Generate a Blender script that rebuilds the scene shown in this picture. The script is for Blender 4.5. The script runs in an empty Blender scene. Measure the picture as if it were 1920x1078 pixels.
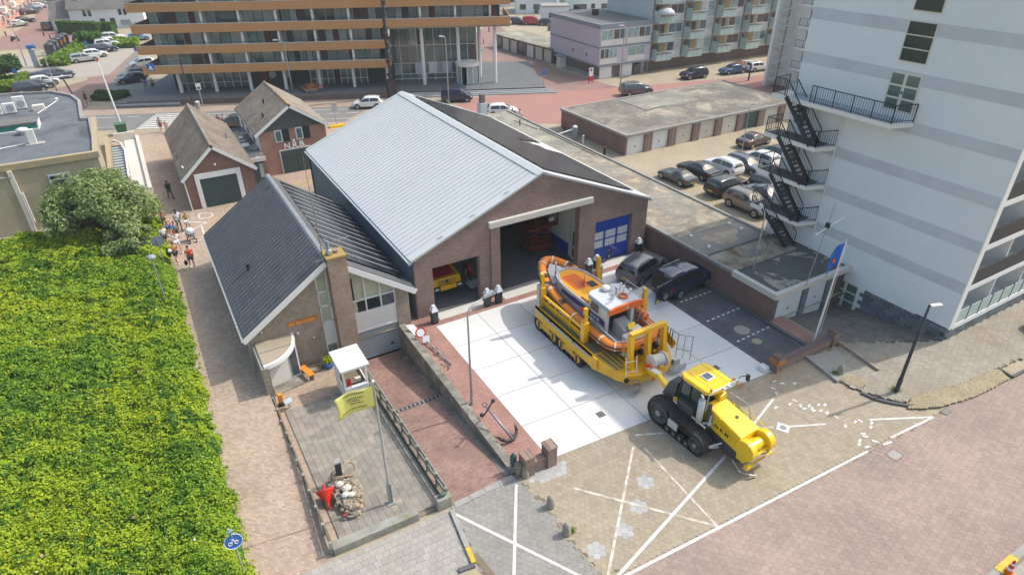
import bpy, bmesh, math, random
import numpy as np
from mathutils import Vector, Matrix, Euler
R = math.radians
random.seed(7)
rng = np.random.default_rng(11)
SC = bpy.context.scene
COL = SC.collection
# camera
cam_d = bpy.data.cameras.new('camera')
cam = bpy.data.objects.new('camera', cam_d); COL.objects.link(cam)
cam_d.sensor_fit = 'HORIZONTAL'; cam_d.sensor_width = 36.0
cam_d.lens = 22.511; cam_d.clip_start = 0.2; cam_d.clip_end = 3000.0
_r = Vector((0.86414627, -0.50319569, -0.00673232)); _u = Vector((0.2630964, 0.44033487, 0.85842034)); _f = Vector((0.42898894, 0.74357199, -0.51290271))
cam.matrix_world = Matrix(((_r.x, _u.x, -_f.x, 0.0), (_r.y, _u.y, -_f.y, 0.0), (_r.z, _u.z, -_f.z, 23.0), (0, 0, 0, 1)))
SC.camera = cam
# sky, sun, exposure
SUN_EL = R(49.5); SUN_AZ = R(-8.0)          # direction towards the sun in the xy plane, from +x
sun_dir = Vector((math.cos(SUN_EL)*math.cos(SUN_AZ), math.cos(SUN_EL)*math.sin(SUN_AZ), math.sin(SUN_EL)))
W = bpy.data.worlds.new('World'); SC.world = W; W.use_nodes = True
wn = W.node_tree.nodes; wl = W.node_tree.links
sky = wn.new('ShaderNodeTexSky'); sky.sky_type = 'NISHITA'; sky.sun_disc = False
sky.sun_elevation = SUN_EL; sky.sun_rotation = math.atan2(sun_dir.x, sun_dir.y)
sky.air_density = 2.0; sky.dust_density = 4.4; sky.ozone_density = 2.4
wl.new(sky.outputs[0], wn['Background'].inputs[0]); wn['Background'].inputs[1].default_value = 0.15
sl = bpy.data.lights.new('sun', 'SUN'); sl.energy = 2.25; sl.angle = R(0.55); sl.color = (1.0, 0.965, 0.91)
so = bpy.data.objects.new('sun', sl); COL.objects.link(so)
so.rotation_euler = sun_dir.to_track_quat('Z', 'Y').to_euler(); so.location = (30, -10, 60)
vs = SC.view_settings; vs.view_transform = 'Standard'; vs.look = 'None'; vs.gamma = 1.0; vs.use_curve_mapping = False
vs.exposure = 0.52
try:
    SC.cycles.use_denoising = True; SC.cycles.max_bounces = 8; SC.cycles.transparent_max_bounces = 8
except Exception: pass
# mesh builder
class MB:
    def __init__(s): s.v = []; s.f = []
    def add(s, vs, fs):
        o = len(s.v); s.v += [tuple(p) for p in vs]; s.f += [tuple(i+o for i in f) for f in fs]; return s
    def quad(s, *p): return s.add(p, [tuple(range(len(p)))])
    def box(s, x0, x1, y0, y1, z0, z1):
        return s.add([(x0,y0,z0),(x1,y0,z0),(x1,y1,z0),(x0,y1,z0),(x0,y0,z1),(x1,y0,z1),(x1,y1,z1),(x0,y1,z1)],
                     [(3,2,1,0),(4,5,6,7),(0,1,5,4),(1,2,6,5),(2,3,7,6),(3,0,4,7)])
    def boxm(s, M, sx, sy, sz):      # centred box through a matrix
        c = [(-sx/2,-sy/2,-sz/2),(sx/2,-sy/2,-sz/2),(sx/2,sy/2,-sz/2),(-sx/2,sy/2,-sz/2),(-sx/2,-sy/2,sz/2),(sx/2,-sy/2,sz/2),(sx/2,sy/2,sz/2),(-sx/2,sy/2,sz/2)]
        return s.add([M @ Vector(p) for p in c], [(3,2,1,0),(4,5,6,7),(0,1,5,4),(1,2,6,5),(2,3,7,6),(3,0,4,7)])
    def bar(s, a, b, w, h=None, up=(0,0,1)):   # rectangular bar from a to b
        a = Vector(a); b = Vector(b); d = b-a; L = d.length
        if L < 1e-6: return s
        d.normalize(); up = Vector(up)
        if abs(d.dot(up)) > .98: up = Vector((0,1,0))
        x = d.cross(up).normalized(); z = x.cross(d).normalized()
        M = Matrix(((x.x,d.x,z.x,(a.x+b.x)/2),(x.y,d.y,z.y,(a.y+b.y)/2),(x.z,d.z,z.z,(a.z+b.z)/2),(0,0,0,1)))
        return s.boxm(M, w, L, h or w)
    def cyl(s, a, b, r, n=10, r2=None, cap=True):
        a = Vector(a); b = Vector(b); d = b-a
        if d.length < 1e-7: return s
        d.normalize(); t = Vector((0,0,1)) if abs(d.z) < .9 else Vector((1,0,0))
        x = d.cross(t).normalized(); y = d.cross(x).normalized(); r2 = r if r2 is None else r2
        vs = []
        for c, rr in ((a, r), (b, r2)):
            for k in range(n):
                q = 2*math.pi*k/n; vs.append(c + x*(rr*math.cos(q)) + y*(rr*math.sin(q)))
        fs = [(k+n, (k+1) % n+n, (k+1) % n, k) for k in range(n)]
        if cap: fs += [tuple(range(n)), tuple(range(2*n-1, n-1, -1))]
        return s.add(vs, fs)
    def tube(s, pts, r, n=8, closed=False):
        pts = [Vector(p) for p in pts]; m = len(pts); rs = r if isinstance(r, (list, tuple)) else [r]*m
        vs = []; ref = None
        for i, p in enumerate(pts):
            if closed: d = pts[(i+1) % m]-pts[i-1]
            else: d = pts[min(i+1, m-1)]-pts[max(i-1, 0)]
            if d.length < 1e-9: d = Vector((0,0,1))
            d.normalize()
            if ref is None:
                ref = Vector((0,0,1)) if abs(d.z) < .9 else Vector((1,0,0))
            x = d.cross(ref)
            if x.length < 1e-6: x = d.orthogonal()
            x.normalize(); y = x.cross(d).normalized(); ref = y
            for k in range(n):
                q = 2*math.pi*k/n; vs.append(p + x*(rs[i]*math.cos(q)) + y*(rs[i]*math.sin(q)))
        fs = []
        for i in range(m if closed else m-1):
            j = (i+1) % m
            for k in range(n):
                fs.append((i*n+k, i*n+(k+1) % n, j*n+(k+1) % n, j*n+k))
        if not closed: fs += [tuple(range(n-1, -1, -1)), tuple((m-1)*n+k for k in range(n))]
        return s.add(vs, fs)
    def prism(s, poly, z0, z1):       # poly [(x,y)], extruded in z (ccw)
        n = len(poly)
        if sum(poly[i][0]*poly[(i+1) % n][1]-poly[(i+1) % n][0]*poly[i][1] for i in range(n)) < 0: poly = poly[::-1]
        return s.add([(x,y,z0) for x,y in poly]+[(x,y,z1) for x,y in poly],
                     [tuple(range(n-1,-1,-1)), tuple(range(n, 2*n))]+[(i,(i+1) % n,(i+1) % n+n,i+n) for i in range(n)])
    def prismy(s, poly, y0, y1):      # poly [(x,z)], extruded in y
        n = len(poly)
        if sum(poly[i][0]*poly[(i+1) % n][1]-poly[(i+1) % n][0]*poly[i][1] for i in range(n)) < 0: poly = poly[::-1]
        return s.add([(x,y0,z) for x,z in poly]+[(x,y1,z) for x,z in poly],
                     [tuple(range(n)), tuple(range(2*n-1, n-1, -1))]+[(i+n,(i+1) % n+n,(i+1) % n,i) for i in range(n)])
    def prismx(s, poly, x0, x1):      # poly [(y,z)], extruded in x
        n = len(poly)
        if sum(poly[i][0]*poly[(i+1) % n][1]-poly[(i+1) % n][0]*poly[i][1] for i in range(n)) < 0: poly = poly[::-1]
        return s.add([(x0,y,z) for y,z in poly]+[(x1,y,z) for y,z in poly],
                     [tuple(range(n-1,-1,-1)), tuple(range(n, 2*n))]+[(i,(i+1) % n,(i+1) % n+n,i+n) for i in range(n)])
    def lathe(s, prof, c=(0,0,0), n=16):   # prof [(r,z)]
        vs = []; m = len(prof)
        for r, z in prof:
            for k in range(n):
                q = 2*math.pi*k/n; vs.append((c[0]+r*math.cos(q), c[1]+r*math.sin(q), c[2]+z))
        fs = [(i*n+k, i*n+(k+1) % n, (i+1)*n+(k+1) % n, (i+1)*n+k) for i in range(m-1) for k in range(n)]
        if prof[0][0] > 1e-6: fs.append(tuple(range(n-1,-1,-1)))
        if prof[-1][0] > 1e-6: fs.append(tuple((m-1)*n+k for k in range(n)))
        return s.add(vs, fs)
    def ball(s, c, r, n=10, m=6, sc=(1,1,1)):
        prof = [(max(1e-5, math.cos(a)), math.sin(a)) for a in [(-.5+i/m)*math.pi for i in range(m+1)]]
        o = len(s.v); s.lathe(prof, (0,0,0), n)
        for i in range(o, len(s.v)):
            x,y,z = s.v[i]; s.v[i] = (c[0]+x*r*sc[0], c[1]+y*r*sc[1], c[2]+z*r*sc[2])
        return s
    def xf(s, M):
        s.v = [tuple(M @ Vector(p)) for p in s.v]; return s
    def build(s, name, mat, parent=None, smooth=False, off=None, bevel=0):
        return mk(name, s.v, s.f, mat, parent, smooth, off, bevel)
def mk(name, v, f, mat, parent=None, smooth=False, off=None, bevel=0):
    me = bpy.data.meshes.new(name)
    if off is not None: v = [(p[0]-off[0], p[1]-off[1], p[2]-off[2]) for p in v]
    me.from_pydata(v, [], f)
    if smooth: me.polygons.foreach_set('use_smooth', [True]*len(me.polygons))
    me.materials.append(M_[mat] if isinstance(mat, str) else mat)
    o = bpy.data.objects.new(name, me); COL.objects.link(o)
    if parent is not None: o.parent = parent
    if bevel:
        b = o.modifiers.new('bevel', 'BEVEL'); b.width = bevel; b.segments = 2; b.limit_method = 'ANGLE'; b.angle_limit = R(40)
    return o
def tag(o, label=None, cat=None, group=None, kind=None):
    if label: o['label'] = label
    if cat: o['category'] = cat
    if group: o['group'] = group
    if kind: o['kind'] = kind
    return o
def thing(name, label, cat, loc=(0,0,0), rz=0.0, group=None):
    o = bpy.data.objects.new(name, None); COL.objects.link(o); o.empty_display_size = .3
    o.location = loc; o.rotation_euler = (0,0,rz)
    return tag(o, label, cat, group)
KIDS = {}
def copy_tree(o, loc=None, rz=None, label=None, parent=None, mats=None, skip=()):
    c = o.copy(); COL.objects.link(c); c.parent = parent
    if loc is not None: c.location = loc
    if rz is not None: c.rotation_euler = (0,0,rz)
    if label: c['label'] = label
    if mats and c.type == 'MESH':
        for sl_ in c.material_slots:
            if sl_.material and sl_.material.name in mats:
                nm_ = mats[sl_.material.name]; sl_.link = 'OBJECT'; sl_.material = M_[nm_]
    for ch in o.children: copy_tree(ch, parent=c, mats=mats)
    return c
class T:
    """a thing whose parts are written in world coordinates"""
    def __init__(s, name, label, cat, loc, group=None, kind=None):
        s.o = thing(name, label, cat, loc, 0.0, group); s.off = loc
        if kind: s.o['kind'] = kind
    def p(s, name, mb, mat, parent=None, smooth=False, bevel=0):
        return mb.build(name, mat, parent or s.o, smooth, s.off, bevel)
def one(name, mb, mat, label, cat, loc, group=None, smooth=False, bevel=0):
    o = mb.build(name, mat, None, smooth, loc, bevel); o.location = loc
    return tag(o, label, cat, group)
def struct(name, mb, mat, smooth=False):
    o = mb.build(name, mat, None, smooth); o['kind'] = 'structure'; return o
# materials
M_ = {}
def _nt(name):
    m = bpy.data.materials.new(name); m.use_nodes = True; M_[name] = m
    nt = m.node_tree; return m, nt, nt.nodes, nt.links, nt.nodes['Principled BSDF']
def c4(c): return (c[0], c[1], c[2], 1.0)
def _pos(n): return n.new('ShaderNodeNewGeometry').outputs['Position']
def noise(nt, scale, detail=4, rough=.6, vec=None, dist=0):
    n = nt.nodes.new('ShaderNodeTexNoise'); n.inputs['Scale'].default_value = scale; n.inputs['Detail'].default_value = detail
    n.inputs['Roughness'].default_value = rough; n.inputs['Distortion'].default_value = dist
    nt.links.new(vec if vec is not None else _pos(nt.nodes), n.inputs['Vector']); return n.outputs['Fac']
def ramp(nt, fac, a, b, lo=0.0, hi=1.0):
    m = nt.nodes.new('ShaderNodeMapRange'); m.inputs['From Min'].default_value = lo; m.inputs['From Max'].default_value = hi
    m.inputs['To Min'].default_value = a; m.inputs['To Max'].default_value = b; nt.links.new(fac, m.inputs['Value']); return m.outputs[0]
def mixc(nt, fac, a, b, blend='MIX'):
    m = nt.nodes.new('ShaderNodeMix'); m.data_type = 'RGBA'; m.blend_type = blend
    if isinstance(fac, (int, float)): m.inputs[0].default_value = fac
    else: nt.links.new(fac, m.inputs[0])
    for v, i in ((a, 6), (b, 7)):
        if isinstance(v, (tuple, list)): m.inputs[i].default_value = c4(v)
        else: nt.links.new(v, m.inputs[i])
    return m.outputs[2]
def bumpn(nt, h, strength, dist=.01):
    b = nt.nodes.new('ShaderNodeBump'); b.inputs['Strength'].default_value = strength; b.inputs['Distance'].default_value = dist
    nt.links.new(h, b.inputs['Height']); return b.outputs[0]
def rnd(nt):
    """a random value per piece, the same for a shared mesh as for an island of a joined one"""
    g = nt.nodes.new('ShaderNodeNewGeometry'); o = nt.nodes.new('ShaderNodeObjectInfo')
    a = nt.nodes.new('ShaderNodeMath'); a.operation = 'ADD'; nt.links.new(g.outputs['Random Per Island'], a.inputs[0]); nt.links.new(o.outputs['Random'], a.inputs[1])
    f = nt.nodes.new('ShaderNodeMath'); f.operation = 'FRACT'; nt.links.new(a.outputs[0], f.inputs[0]); return f.outputs[0]
def mat(name, col, rough=.7, metal=0.0, col2=None, var=0.0, vs=1.0, var2=0.0, vs2=8.0, piece=0.0, bump=0.0, bs=60.0, spec=.5, coat=0.0, alpha=1.0, trans=0.0, emit=None, rvar=0.0, col3=None, vs3=.15, lo3=.5, hi3=.65, dist=0):
    m, nt, n, l, b = _nt(name)
    c = None
    base = tuple(col)
    if col2 is None: col2 = tuple(max(0, x*.6) for x in col)
    cur = base
    if var > 0:
        cur = mixc(nt, ramp(nt, noise(nt, vs, 5, .65, dist=dist), 0, var*1.6, .35, .7), base, col2)
    if col3 is not None:
        cur = mixc(nt, ramp(nt, noise(nt, vs3, 5, .7, dist=.6), 0, 1, lo3, hi3), cur, col3)
    if var2 > 0:
        v = ramp(nt, noise(nt, vs2, 3, .6), 1-var2, 1+var2, .25, .75)
        mm = nt.nodes.new('ShaderNodeMix'); mm.data_type = 'RGBA'; mm.blend_type = 'MULTIPLY'; mm.inputs[0].default_value = 1
        if isinstance(cur, tuple): mm.inputs[6].default_value = c4(cur)
        else: l.new(cur, mm.inputs[6])
        cb = nt.nodes.new('ShaderNodeCombineColor'); [l.new(v, cb.inputs[i]) for i in range(3)]
        l.new(cb.outputs[0], mm.inputs[7]); cur = mm.outputs[2]
    if piece > 0:
        v = ramp(nt, rnd(nt), 1-piece, 1+piece)
        mm = nt.nodes.new('ShaderNodeMix'); mm.data_type = 'RGBA'; mm.blend_type = 'MULTIPLY'; mm.inputs[0].default_value = 1
        if isinstance(cur, tuple): mm.inputs[6].default_value = c4(cur)
        else: l.new(cur, mm.inputs[6])
        cb = nt.nodes.new('ShaderNodeCombineColor'); [l.new(v, cb.inputs[i]) for i in range(3)]
        l.new(cb.outputs[0], mm.inputs[7]); cur = mm.outputs[2]
    if isinstance(cur, tuple): b.inputs['Base Color'].default_value = c4(cur)
    else: l.new(cur, b.inputs['Base Color'])
    b.inputs['Metallic'].default_value = metal; b.inputs['Specular IOR Level'].default_value = spec
    if rvar > 0: l.new(ramp(nt, noise(nt, vs*2, 4), max(0,rough-rvar), min(1,rough+rvar), .3, .7), b.inputs['Roughness'])
    else: b.inputs['Roughness'].default_value = rough
    if coat: b.inputs['Coat Weight'].default_value = coat; b.inputs['Coat Roughness'].default_value = .05
    if trans: b.inputs['Transmission Weight'].default_value = trans; b.inputs['IOR'].default_value = 1.1
    if alpha < 1: b.inputs['Alpha'].default_value = alpha
    if emit: b.inputs['Emission Color'].default_value = c4(emit[:3]); b.inputs['Emission Strength'].default_value = emit[3]
    if bump > 0: l.new(bumpn(nt, noise(nt, bs, 3), bump), b.inputs['Normal'])
    return m
def brickmat(name, c1, c2, mortar, bw=.215, bh=.065, ms=.012, wall=True, rot=0.0, rough=.85, var=.35, vs=.5, stain=None, offset=.5, bump=.4, sv=.12, slo=.5, shi=.7):
    m, nt, n, l, b = _nt(name)
    if wall:
        tc = n.new('ShaderNodeTexCoord'); sp = n.new('ShaderNodeSeparateXYZ'); l.new(tc.outputs['Object'], sp.inputs[0])
        ns = n.new('ShaderNodeSeparateXYZ'); l.new(tc.outputs['Normal'], ns.inputs[0])
        ab = n.new('ShaderNodeMath'); ab.operation = 'ABSOLUTE'; l.new(ns.outputs['X'], ab.inputs[0])
        gt = n.new('ShaderNodeMath'); gt.operation = 'GREATER_THAN'; l.new(ab.outputs[0], gt.inputs[0]); gt.inputs[1].default_value = .7
        mx = n.new('ShaderNodeMix'); mx.data_type = 'FLOAT'; l.new(gt.outputs[0], mx.inputs[0]); l.new(sp.outputs['X'], mx.inputs[2]); l.new(sp.outputs['Y'], mx.inputs[3])
        cb = n.new('ShaderNodeCombineXYZ'); l.new(mx.outputs[0], cb.inputs[0]); l.new(sp.outputs['Z'], cb.inputs[1]); vec = cb.outputs[0]
    else:
        mp = n.new('ShaderNodeMapping'); mp.inputs['Rotation'].default_value = (0,0,rot); l.new(_pos(n), mp.inputs[0]); vec = mp.outputs[0]
    br = n.new('ShaderNodeTexBrick'); l.new(vec, br.inputs['Vector'])
    br.inputs['Color1'].default_value = c4(c1); br.inputs['Color2'].default_value = c4(c2); br.inputs['Mortar'].default_value = c4(mortar)
    br.inputs['Scale'].default_value = 1.0; br.inputs['Mortar Size'].default_value = ms; br.inputs['Brick Width'].default_value = bw; br.inputs['Row Height'].default_value = bh
    br.inputs['Mortar Smooth'].default_value = .2; br.offset = offset; br.inputs['Bias'].default_value = 0.0
    cur = br.outputs['Color']
    v = ramp(nt, noise(nt, vs, 5, .65), 1-var, 1+var, .25, .75)
    cbb = n.new('ShaderNodeCombineColor'); [l.new(v, cbb.inputs[i]) for i in range(3)]
    cur = mixc(nt, 1.0, cur, cbb.outputs[0], 'MULTIPLY')
    if stain is not None: cur = mixc(nt, ramp(nt, noise(nt, sv, 5, .7, dist=.5), 0, .85, slo, shi), cur, stain)
    l.new(cur, b.inputs['Base Color']); b.inputs['Roughness'].default_value = rough
    l.new(bumpn(nt, br.outputs['Fac'], -bump, .008), b.inputs['Normal'])
    return m
TMP = bpy.data.scenes.new('workbench')      # small scene in which single objects are turned into meshes
def to_mesh(o):
    TMP.collection.objects.link(o)
    with bpy.context.temp_override(scene=TMP, view_layer=TMP.view_layers[0]):
        dg = bpy.context.evaluated_depsgraph_get(); me = bpy.data.meshes.new_from_object(o.evaluated_get(dg))
    bpy.data.objects.remove(o); return me
def text_mesh(name, s, size, M, mat_, parent, depth=.008, bold=0.0, sx=1.0):
    """flat letters turned into a mesh; M places them (x along the writing, y up the letters)"""
    c = bpy.data.curves.new(name, 'FONT'); c.body = s; c.size = size; c.extrude = depth; c.align_x = 'CENTER'; c.align_y = 'CENTER'; c.offset = bold; c.resolution_u = 2
    me = to_mesh(bpy.data.objects.new(name+'_tmp', c))
    me.transform(M @ Matrix.Diagonal((sx,1,1,1))); me.materials.clear(); me.materials.append(M_[mat_])
    ob = bpy.data.objects.new(name, me); COL.objects.link(ob); ob.parent = parent; return ob
def frame(o, x, y):   # matrix from origin and two axes
    o = Vector(o); x = Vector(x).normalized(); y = Vector(y).normalized(); z = x.cross(y)
    return Matrix(((x.x,y.x,z.x,o.x),(x.y,y.y,z.y,o.y),(x.z,y.z,z.z,o.z),(0,0,0,1)))
# ground materials
brickmat('beige_brick', (.42,.35,.25), (.34,.28,.195), (.26,.22,.16), .2, .1, .008, wall=False, rot=.02, var=.16, vs=.3, bump=.15)
brickmat('path_brick', (.47,.36,.27), (.33,.24,.185), (.28,.215,.16), .2, .1, .009, wall=False, rot=R(45), var=.16, vs=.35, stain=(.37,.235,.195), sv=.07, slo=.55, shi=.75, bump=.15)
brickmat('red_brick_floor', (.36,.17,.135), (.27,.115,.095), (.36,.27,.21), .2, .1, .012, wall=False, rot=R(45), var=.25, vs=.5, bump=.2)
brickmat('ramp_brick', (.34,.2,.16), (.22,.12,.10), (.27,.2,.16), .2, .1, .012, wall=False, rot=0, var=.3, vs=.6, stain=(.24,.16,.12), sv=.35, bump=.25)
brickmat('bay_brick', (.085,.092,.105), (.055,.06,.07), (.15,.15,.15), .2, .1, .011, wall=False, rot=R(45), var=.35, vs=.7, bump=.25)
brickmat('court_brick', (.22,.19,.165), (.16,.14,.125), (.12,.11,.1), .3, .3, .012, wall=False, rot=.1, var=.3, vs=.5, bump=.25, stain=(.13,.115,.1), sv=.3)
mat('asphalt', (.215,.21,.205), .9, var=.35, vs=.6, var2=.12, vs2=25)
mat('red_asphalt', (.36,.185,.15), .9, var=.35, vs=.25, col2=(.30,.17,.145), var2=.08, vs2=12)
brickmat('brown_brick', (.30,.185,.155), (.25,.15,.13), (.2,.14,.12), .2, .1, .008, wall=False, rot=R(-24), var=.16, vs=.25, bump=.1)
mat('pavement', (.37,.325,.28), .9, var=.35, vs=.4, col2=(.30,.255,.21), var2=.12, vs2=10)
mat('line_paint', (.74,.73,.71), .75, var=.55, vs=2.5, col2=(.45,.42,.37), var2=.12, vs2=14)
mat('worn_paint', (.72,.68,.6), .8, var=.9, vs=2.2, col2=(.42,.36,.28))
mat('yellow_line', (.62,.45,.06), .8, var=.5, vs=3)
mat('concrete_slab', (.69,.685,.67), .85, var=.35, vs=.35, col2=(.62,.61,.59), piece=.05, var2=.06, vs2=7, col3=(.58,.565,.54), vs3=.6, lo3=.56, hi3=.75)
mat('joint', (.26,.25,.235), .95)
mat('hex_tan', (.36,.30,.22), .9, piece=.09, var=.5, vs=.25, col2=(.31,.255,.185), var2=.1, vs2=6)
mat('hex_red', (.365,.27,.225), .9, piece=.08, var=.9, vs=.16, col2=(.295,.225,.19), var2=.08, vs2=5)
mat('hex_grey', (.285,.27,.245), .9, piece=.08, var=.5, vs=.5, var2=.1, vs2=6, col2=(.235,.22,.2))
mat('hex_pale', (.40,.39,.38), .9, piece=.12)
mat('plaza_joint', (.215,.17,.12), .95, var=.4, vs=.8)
mat('road_joint', (.25,.165,.135), .95)
mat('yard_tile', (.285,.255,.215), .9, piece=.13, var=.6, vs=.5, col2=(.2,.175,.145), var2=.12, vs2=9, col3=(.33,.29,.235), vs3=.5)
mat('yard_joint', (.22,.19,.14), .95)
mat('grey_paver', (.365,.34,.305), .9, piece=.09, var=.5, vs=.6, col2=(.3,.275,.24), var2=.1, vs2=8)
mat('walk_paver', (.335,.30,.24), .9, piece=.08, var=.6, vs=.35, col2=(.27,.23,.175), var2=.1, vs2=7)
mat('yellow_paver', (.37,.305,.195), .9, piece=.13, var=.3, vs=1.5)
mat('kerb', (.36,.35,.33), .9, var=.5, vs=1.2)
mat('kerb_dark', (.12,.12,.12), .9, var=.4, vs=2)
mat('soil', (.09,.075,.05), 1.0)
mat('old_concrete', (.27,.245,.205), .9, var=.8, vs=1.4, col2=(.15,.135,.11), var2=.15, vs2=8, col3=(.36,.335,.29), vs3=.8)
mat('mossy_concrete', (.33,.32,.29), .95, var=.6, vs=1.5, col2=(.2,.19,.16), col3=(.19,.22,.05), vs3=.9, lo3=.55, hi3=.64)
mat('tank', (.05,.1,.09), .5)
# ground sheet with the two sunken places left open
def rect_holes(x0, x1, y0, y1, holes, z):
    xs = sorted({x0, x1, *[h[0] for h in holes], *[h[1] for h in holes]}); ys = sorted({y0, y1, *[h[2] for h in holes], *[h[3] for h in holes]})
    m = MB()
    for a, b in zip(xs, xs[1:]):
        for c, d in zip(ys, ys[1:]):
            mx, my = (a+b)/2, (c+d)/2
            if any(h[0] < mx < h[1] and h[2] < my < h[3] for h in holes): continue
            m.quad((a,c,z), (b,c,z), (b,d,z), (a,d,z))
    return m
YARD = (2.05, 10.75, 18.45, 32.8); COURT = (32.6, 38.4, 14.4, 21.1)
struct('ground', rect_holes(-160, 360, -40, 460, [YARD, COURT], -.012), 'beige_brick')
def sheet(name, poly, z, m): return struct(name, MB().quad(*[(p[0], p[1], z) for p in poly]), m)
sheet('path', [(-1.7,4),(2.05,4),(2.05,47.6),(11.9,47.6),(12.0,57.3),(32,57.3),(41,62),(36,71),(21,78.6),(-4,88.8),(-3.2,70)], -.006, 'path_brick')
OU = Vector((.914,-.405,0)); OV = Vector((.405,.914,0)); OO = Vector((5.79,102.33,0))
def uv(u, v, z=0.0): return OO + OU*u + OV*v + Vector((0,0,z))
def uvsheet(name, pts, z, m): return struct(name, MB().quad(*[tuple(uv(u, v, z)) for u, v in pts]), m)
uvsheet('street', [(-80,-15.2),(24,-15.2),(27,-8.1),(-80,-8.1)], -.002, 'asphalt')
uvsheet('pavement_by_office', [(-12,-8.1),(50,-8.1),(52,-3.0),(-12,-3.9)], -.004, 'path_brick')
sheet('red_road', [(36.91,78.66),(39.82,80.43),(49.38,78.31),(58.91,75.29),(65.41,73.52),(73.03,71.52),(86.43,68.56),(140,52),(140,43),(76.56,60.08),(55.18,64.65),(43.91,64.05),(37.23,68.14)], 0.0, 'red_asphalt')
sheet('side_road', [(75.70,138.85),(59.99,89.54),(61.40,72.29),(55.08,72.69),(48.74,78.00),(52.11,85.75),(49.30,97.16),(61.58,123.25)], -.003, 'brown_brick')
sheet('parking_road', [(-6.90,100.19),(-3.04,116.03),(2.26,144.36),(3.89,160.02),(-9.49,154.88),(-5.79,121.78),(-10.96,117.13),(-10.28,104.65)], -.001, 'brown_brick')
sheet('parking_apron', [(-3.04,116.03),(2.26,144.36),(1.89,121.30),(5.11,105.36),(-1.23,102.18),(-4.33,106.04)], -.003, 'asphalt')
sheet('far_road', [(-19.93,158.38),(-13.44,156.13),(-5.70,131.57),(-1.84,129.16),(-2.81,171.98),(-9.29,227.41),(-11.26,275.70),(-15.09,278.28),(-16.66,198.50),(-19.54,177.97),(-21.27,176.05)], -.002, 'brown_brick')
sheet('far_pavement', [(-17.40,124.94),(-13.18,122.33),(-2.78,124.21),(2.88,147.06),(-6.83,153.20),(-10.71,133.75),(-14.40,149.03),(-19.33,150.45)], .001, 'pavement')
zs = bpy.data.objects.new('zebra_crossing', None); COL.objects.link(zs); tag(zs, 'white striped zebra crossing over the grey back street', 'road marking'); zs.location = uv(1.3,-11.6)
for k in range(8):
    c = -15.0 + k*.86
    MB().quad(*[tuple(uv(a, c+v, .006)) for a, v in ((-.8,0),(3.4,0),(3.4,.46),(-.8,.46))]).build('stripe', 'line_paint', zs, off=zs.location)
st = bpy.data.objects['street']
for k in range(10): MB().quad(*[tuple(uv(7+k*2.4+a, v, .005)) for a, v in ((0,-11.4),(1.5,-11.4),(1.5,-11.25),(0,-11.25))]).build('lane_dash', 'line_paint', st)
for a, b in ((-30,-2.4),(5.2,26)):
    for v in (-9.5,-13.9): MB().quad(*[tuple(uv(*q, .005)) for q in ((a,v),(b,v),(b,v+.14),(a,v+.14))]).build('edge_line', 'line_paint', st)
# paved pieces: the 300 nearest are parts, the rest one part
def tile_mesh(poly, h=.03):
    m = MB(); m.prism(poly, -h, 0.0); me = bpy.data.meshes.new('paver'); me.from_pydata(m.v, [], m.f[1:]); return me
def pave(parent, cells, poly, material, name='paver', zf=None, h=.03, jit=.003, lim=300):
    """cells: centres; poly: the piece around its centre"""
    cells = sorted(cells, key=lambda c: (c[0]**2+c[1]**2))
    me = tile_mesh(poly, h); me.materials.append(M_[material]); zf = zf or (lambda x, y: 0.0)
    for i, (x, y) in enumerate(cells[:lim]):
        o = bpy.data.objects.new(name, me); COL.objects.link(o); o.parent = parent
        o.location = (x-parent.location.x, y-parent.location.y, zf(x,y)+random.uniform(0,jit)-parent.location.z)
    if len(cells) > lim:
        v = np.array([q.co[:] for q in me.vertices]); nf = [tuple(p.vertices) for p in me.polygons]; V = []; F = []
        for i, (x, y) in enumerate(cells[lim:]):
            b = len(V); z = zf(x,y)+random.uniform(0,jit); V += [(p[0]+x-parent.location.x, p[1]+y-parent.location.y, p[2]+z-parent.location.z) for p in v]; F += [tuple(k+b for k in f) for f in nf]
        o = mk(name+'_field', V, F, material, parent); o['kind'] = 'stuff'
def inside(p, poly):
    x, y = p; r = False; n = len(poly)
    for i in range(n):
        x0, y0 = poly[i]; x1, y1 = poly[(i+1) % n]
        if (y0 > y) != (y1 > y) and x < (x1-x0)*(y-y0)/(y1-y0)+x0: r = not r
    return r
def hexcells(poly, a, rot=0.0):        # a: flat-to-flat size
    xs = [p[0] for p in poly]; ys = [p[1] for p in poly]; cx, cy = sum(xs)/len(xs), sum(ys)/len(ys); Rr = max(math.hypot(x-cx, y-cy) for x, y in poly)+1
    out = []; dy = a*math.sqrt(3)/2; n = int(Rr/dy)+2; m = int(Rr/a)+2; c, s = math.cos(rot), math.sin(rot)
    for j in range(-n, n+1):
        for i in range(-m, m+1):
            x = a*(i+(j % 2)*.5); y = dy*j; q = (cx+c*x-s*y, cy+s*x+c*y)
            if inside(q, poly): out.append(q)
    return out
def hexpoly(a, rot=0.0, gap=.006):
    r = (a-gap)/math.sqrt(3); return [(r*math.cos(rot+R(30+60*k)), r*math.sin(rot+R(30+60*k))) for k in range(6)]
def gridcells(poly, a, b, rot=0.0, stagger=0.0):
    xs = [p[0] for p in poly]; ys = [p[1] for p in poly]; cx, cy = sum(xs)/len(xs), sum(ys)/len(ys); Rr = max(math.hypot(x-cx, y-cy) for x, y in poly)+1
    out = []; c, s = math.cos(rot), math.sin(rot)
    for j in range(-int(Rr/b)-1, int(Rr/b)+2):
        for i in range(-int(Rr/a)-1, int(Rr/a)+2):
            x = a*(i+(j % 2)*stagger); y = b*j; q = (cx+c*x-s*y, cy+s*x+c*y)
            if inside(q, poly): out.append(q)
    return out
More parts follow.
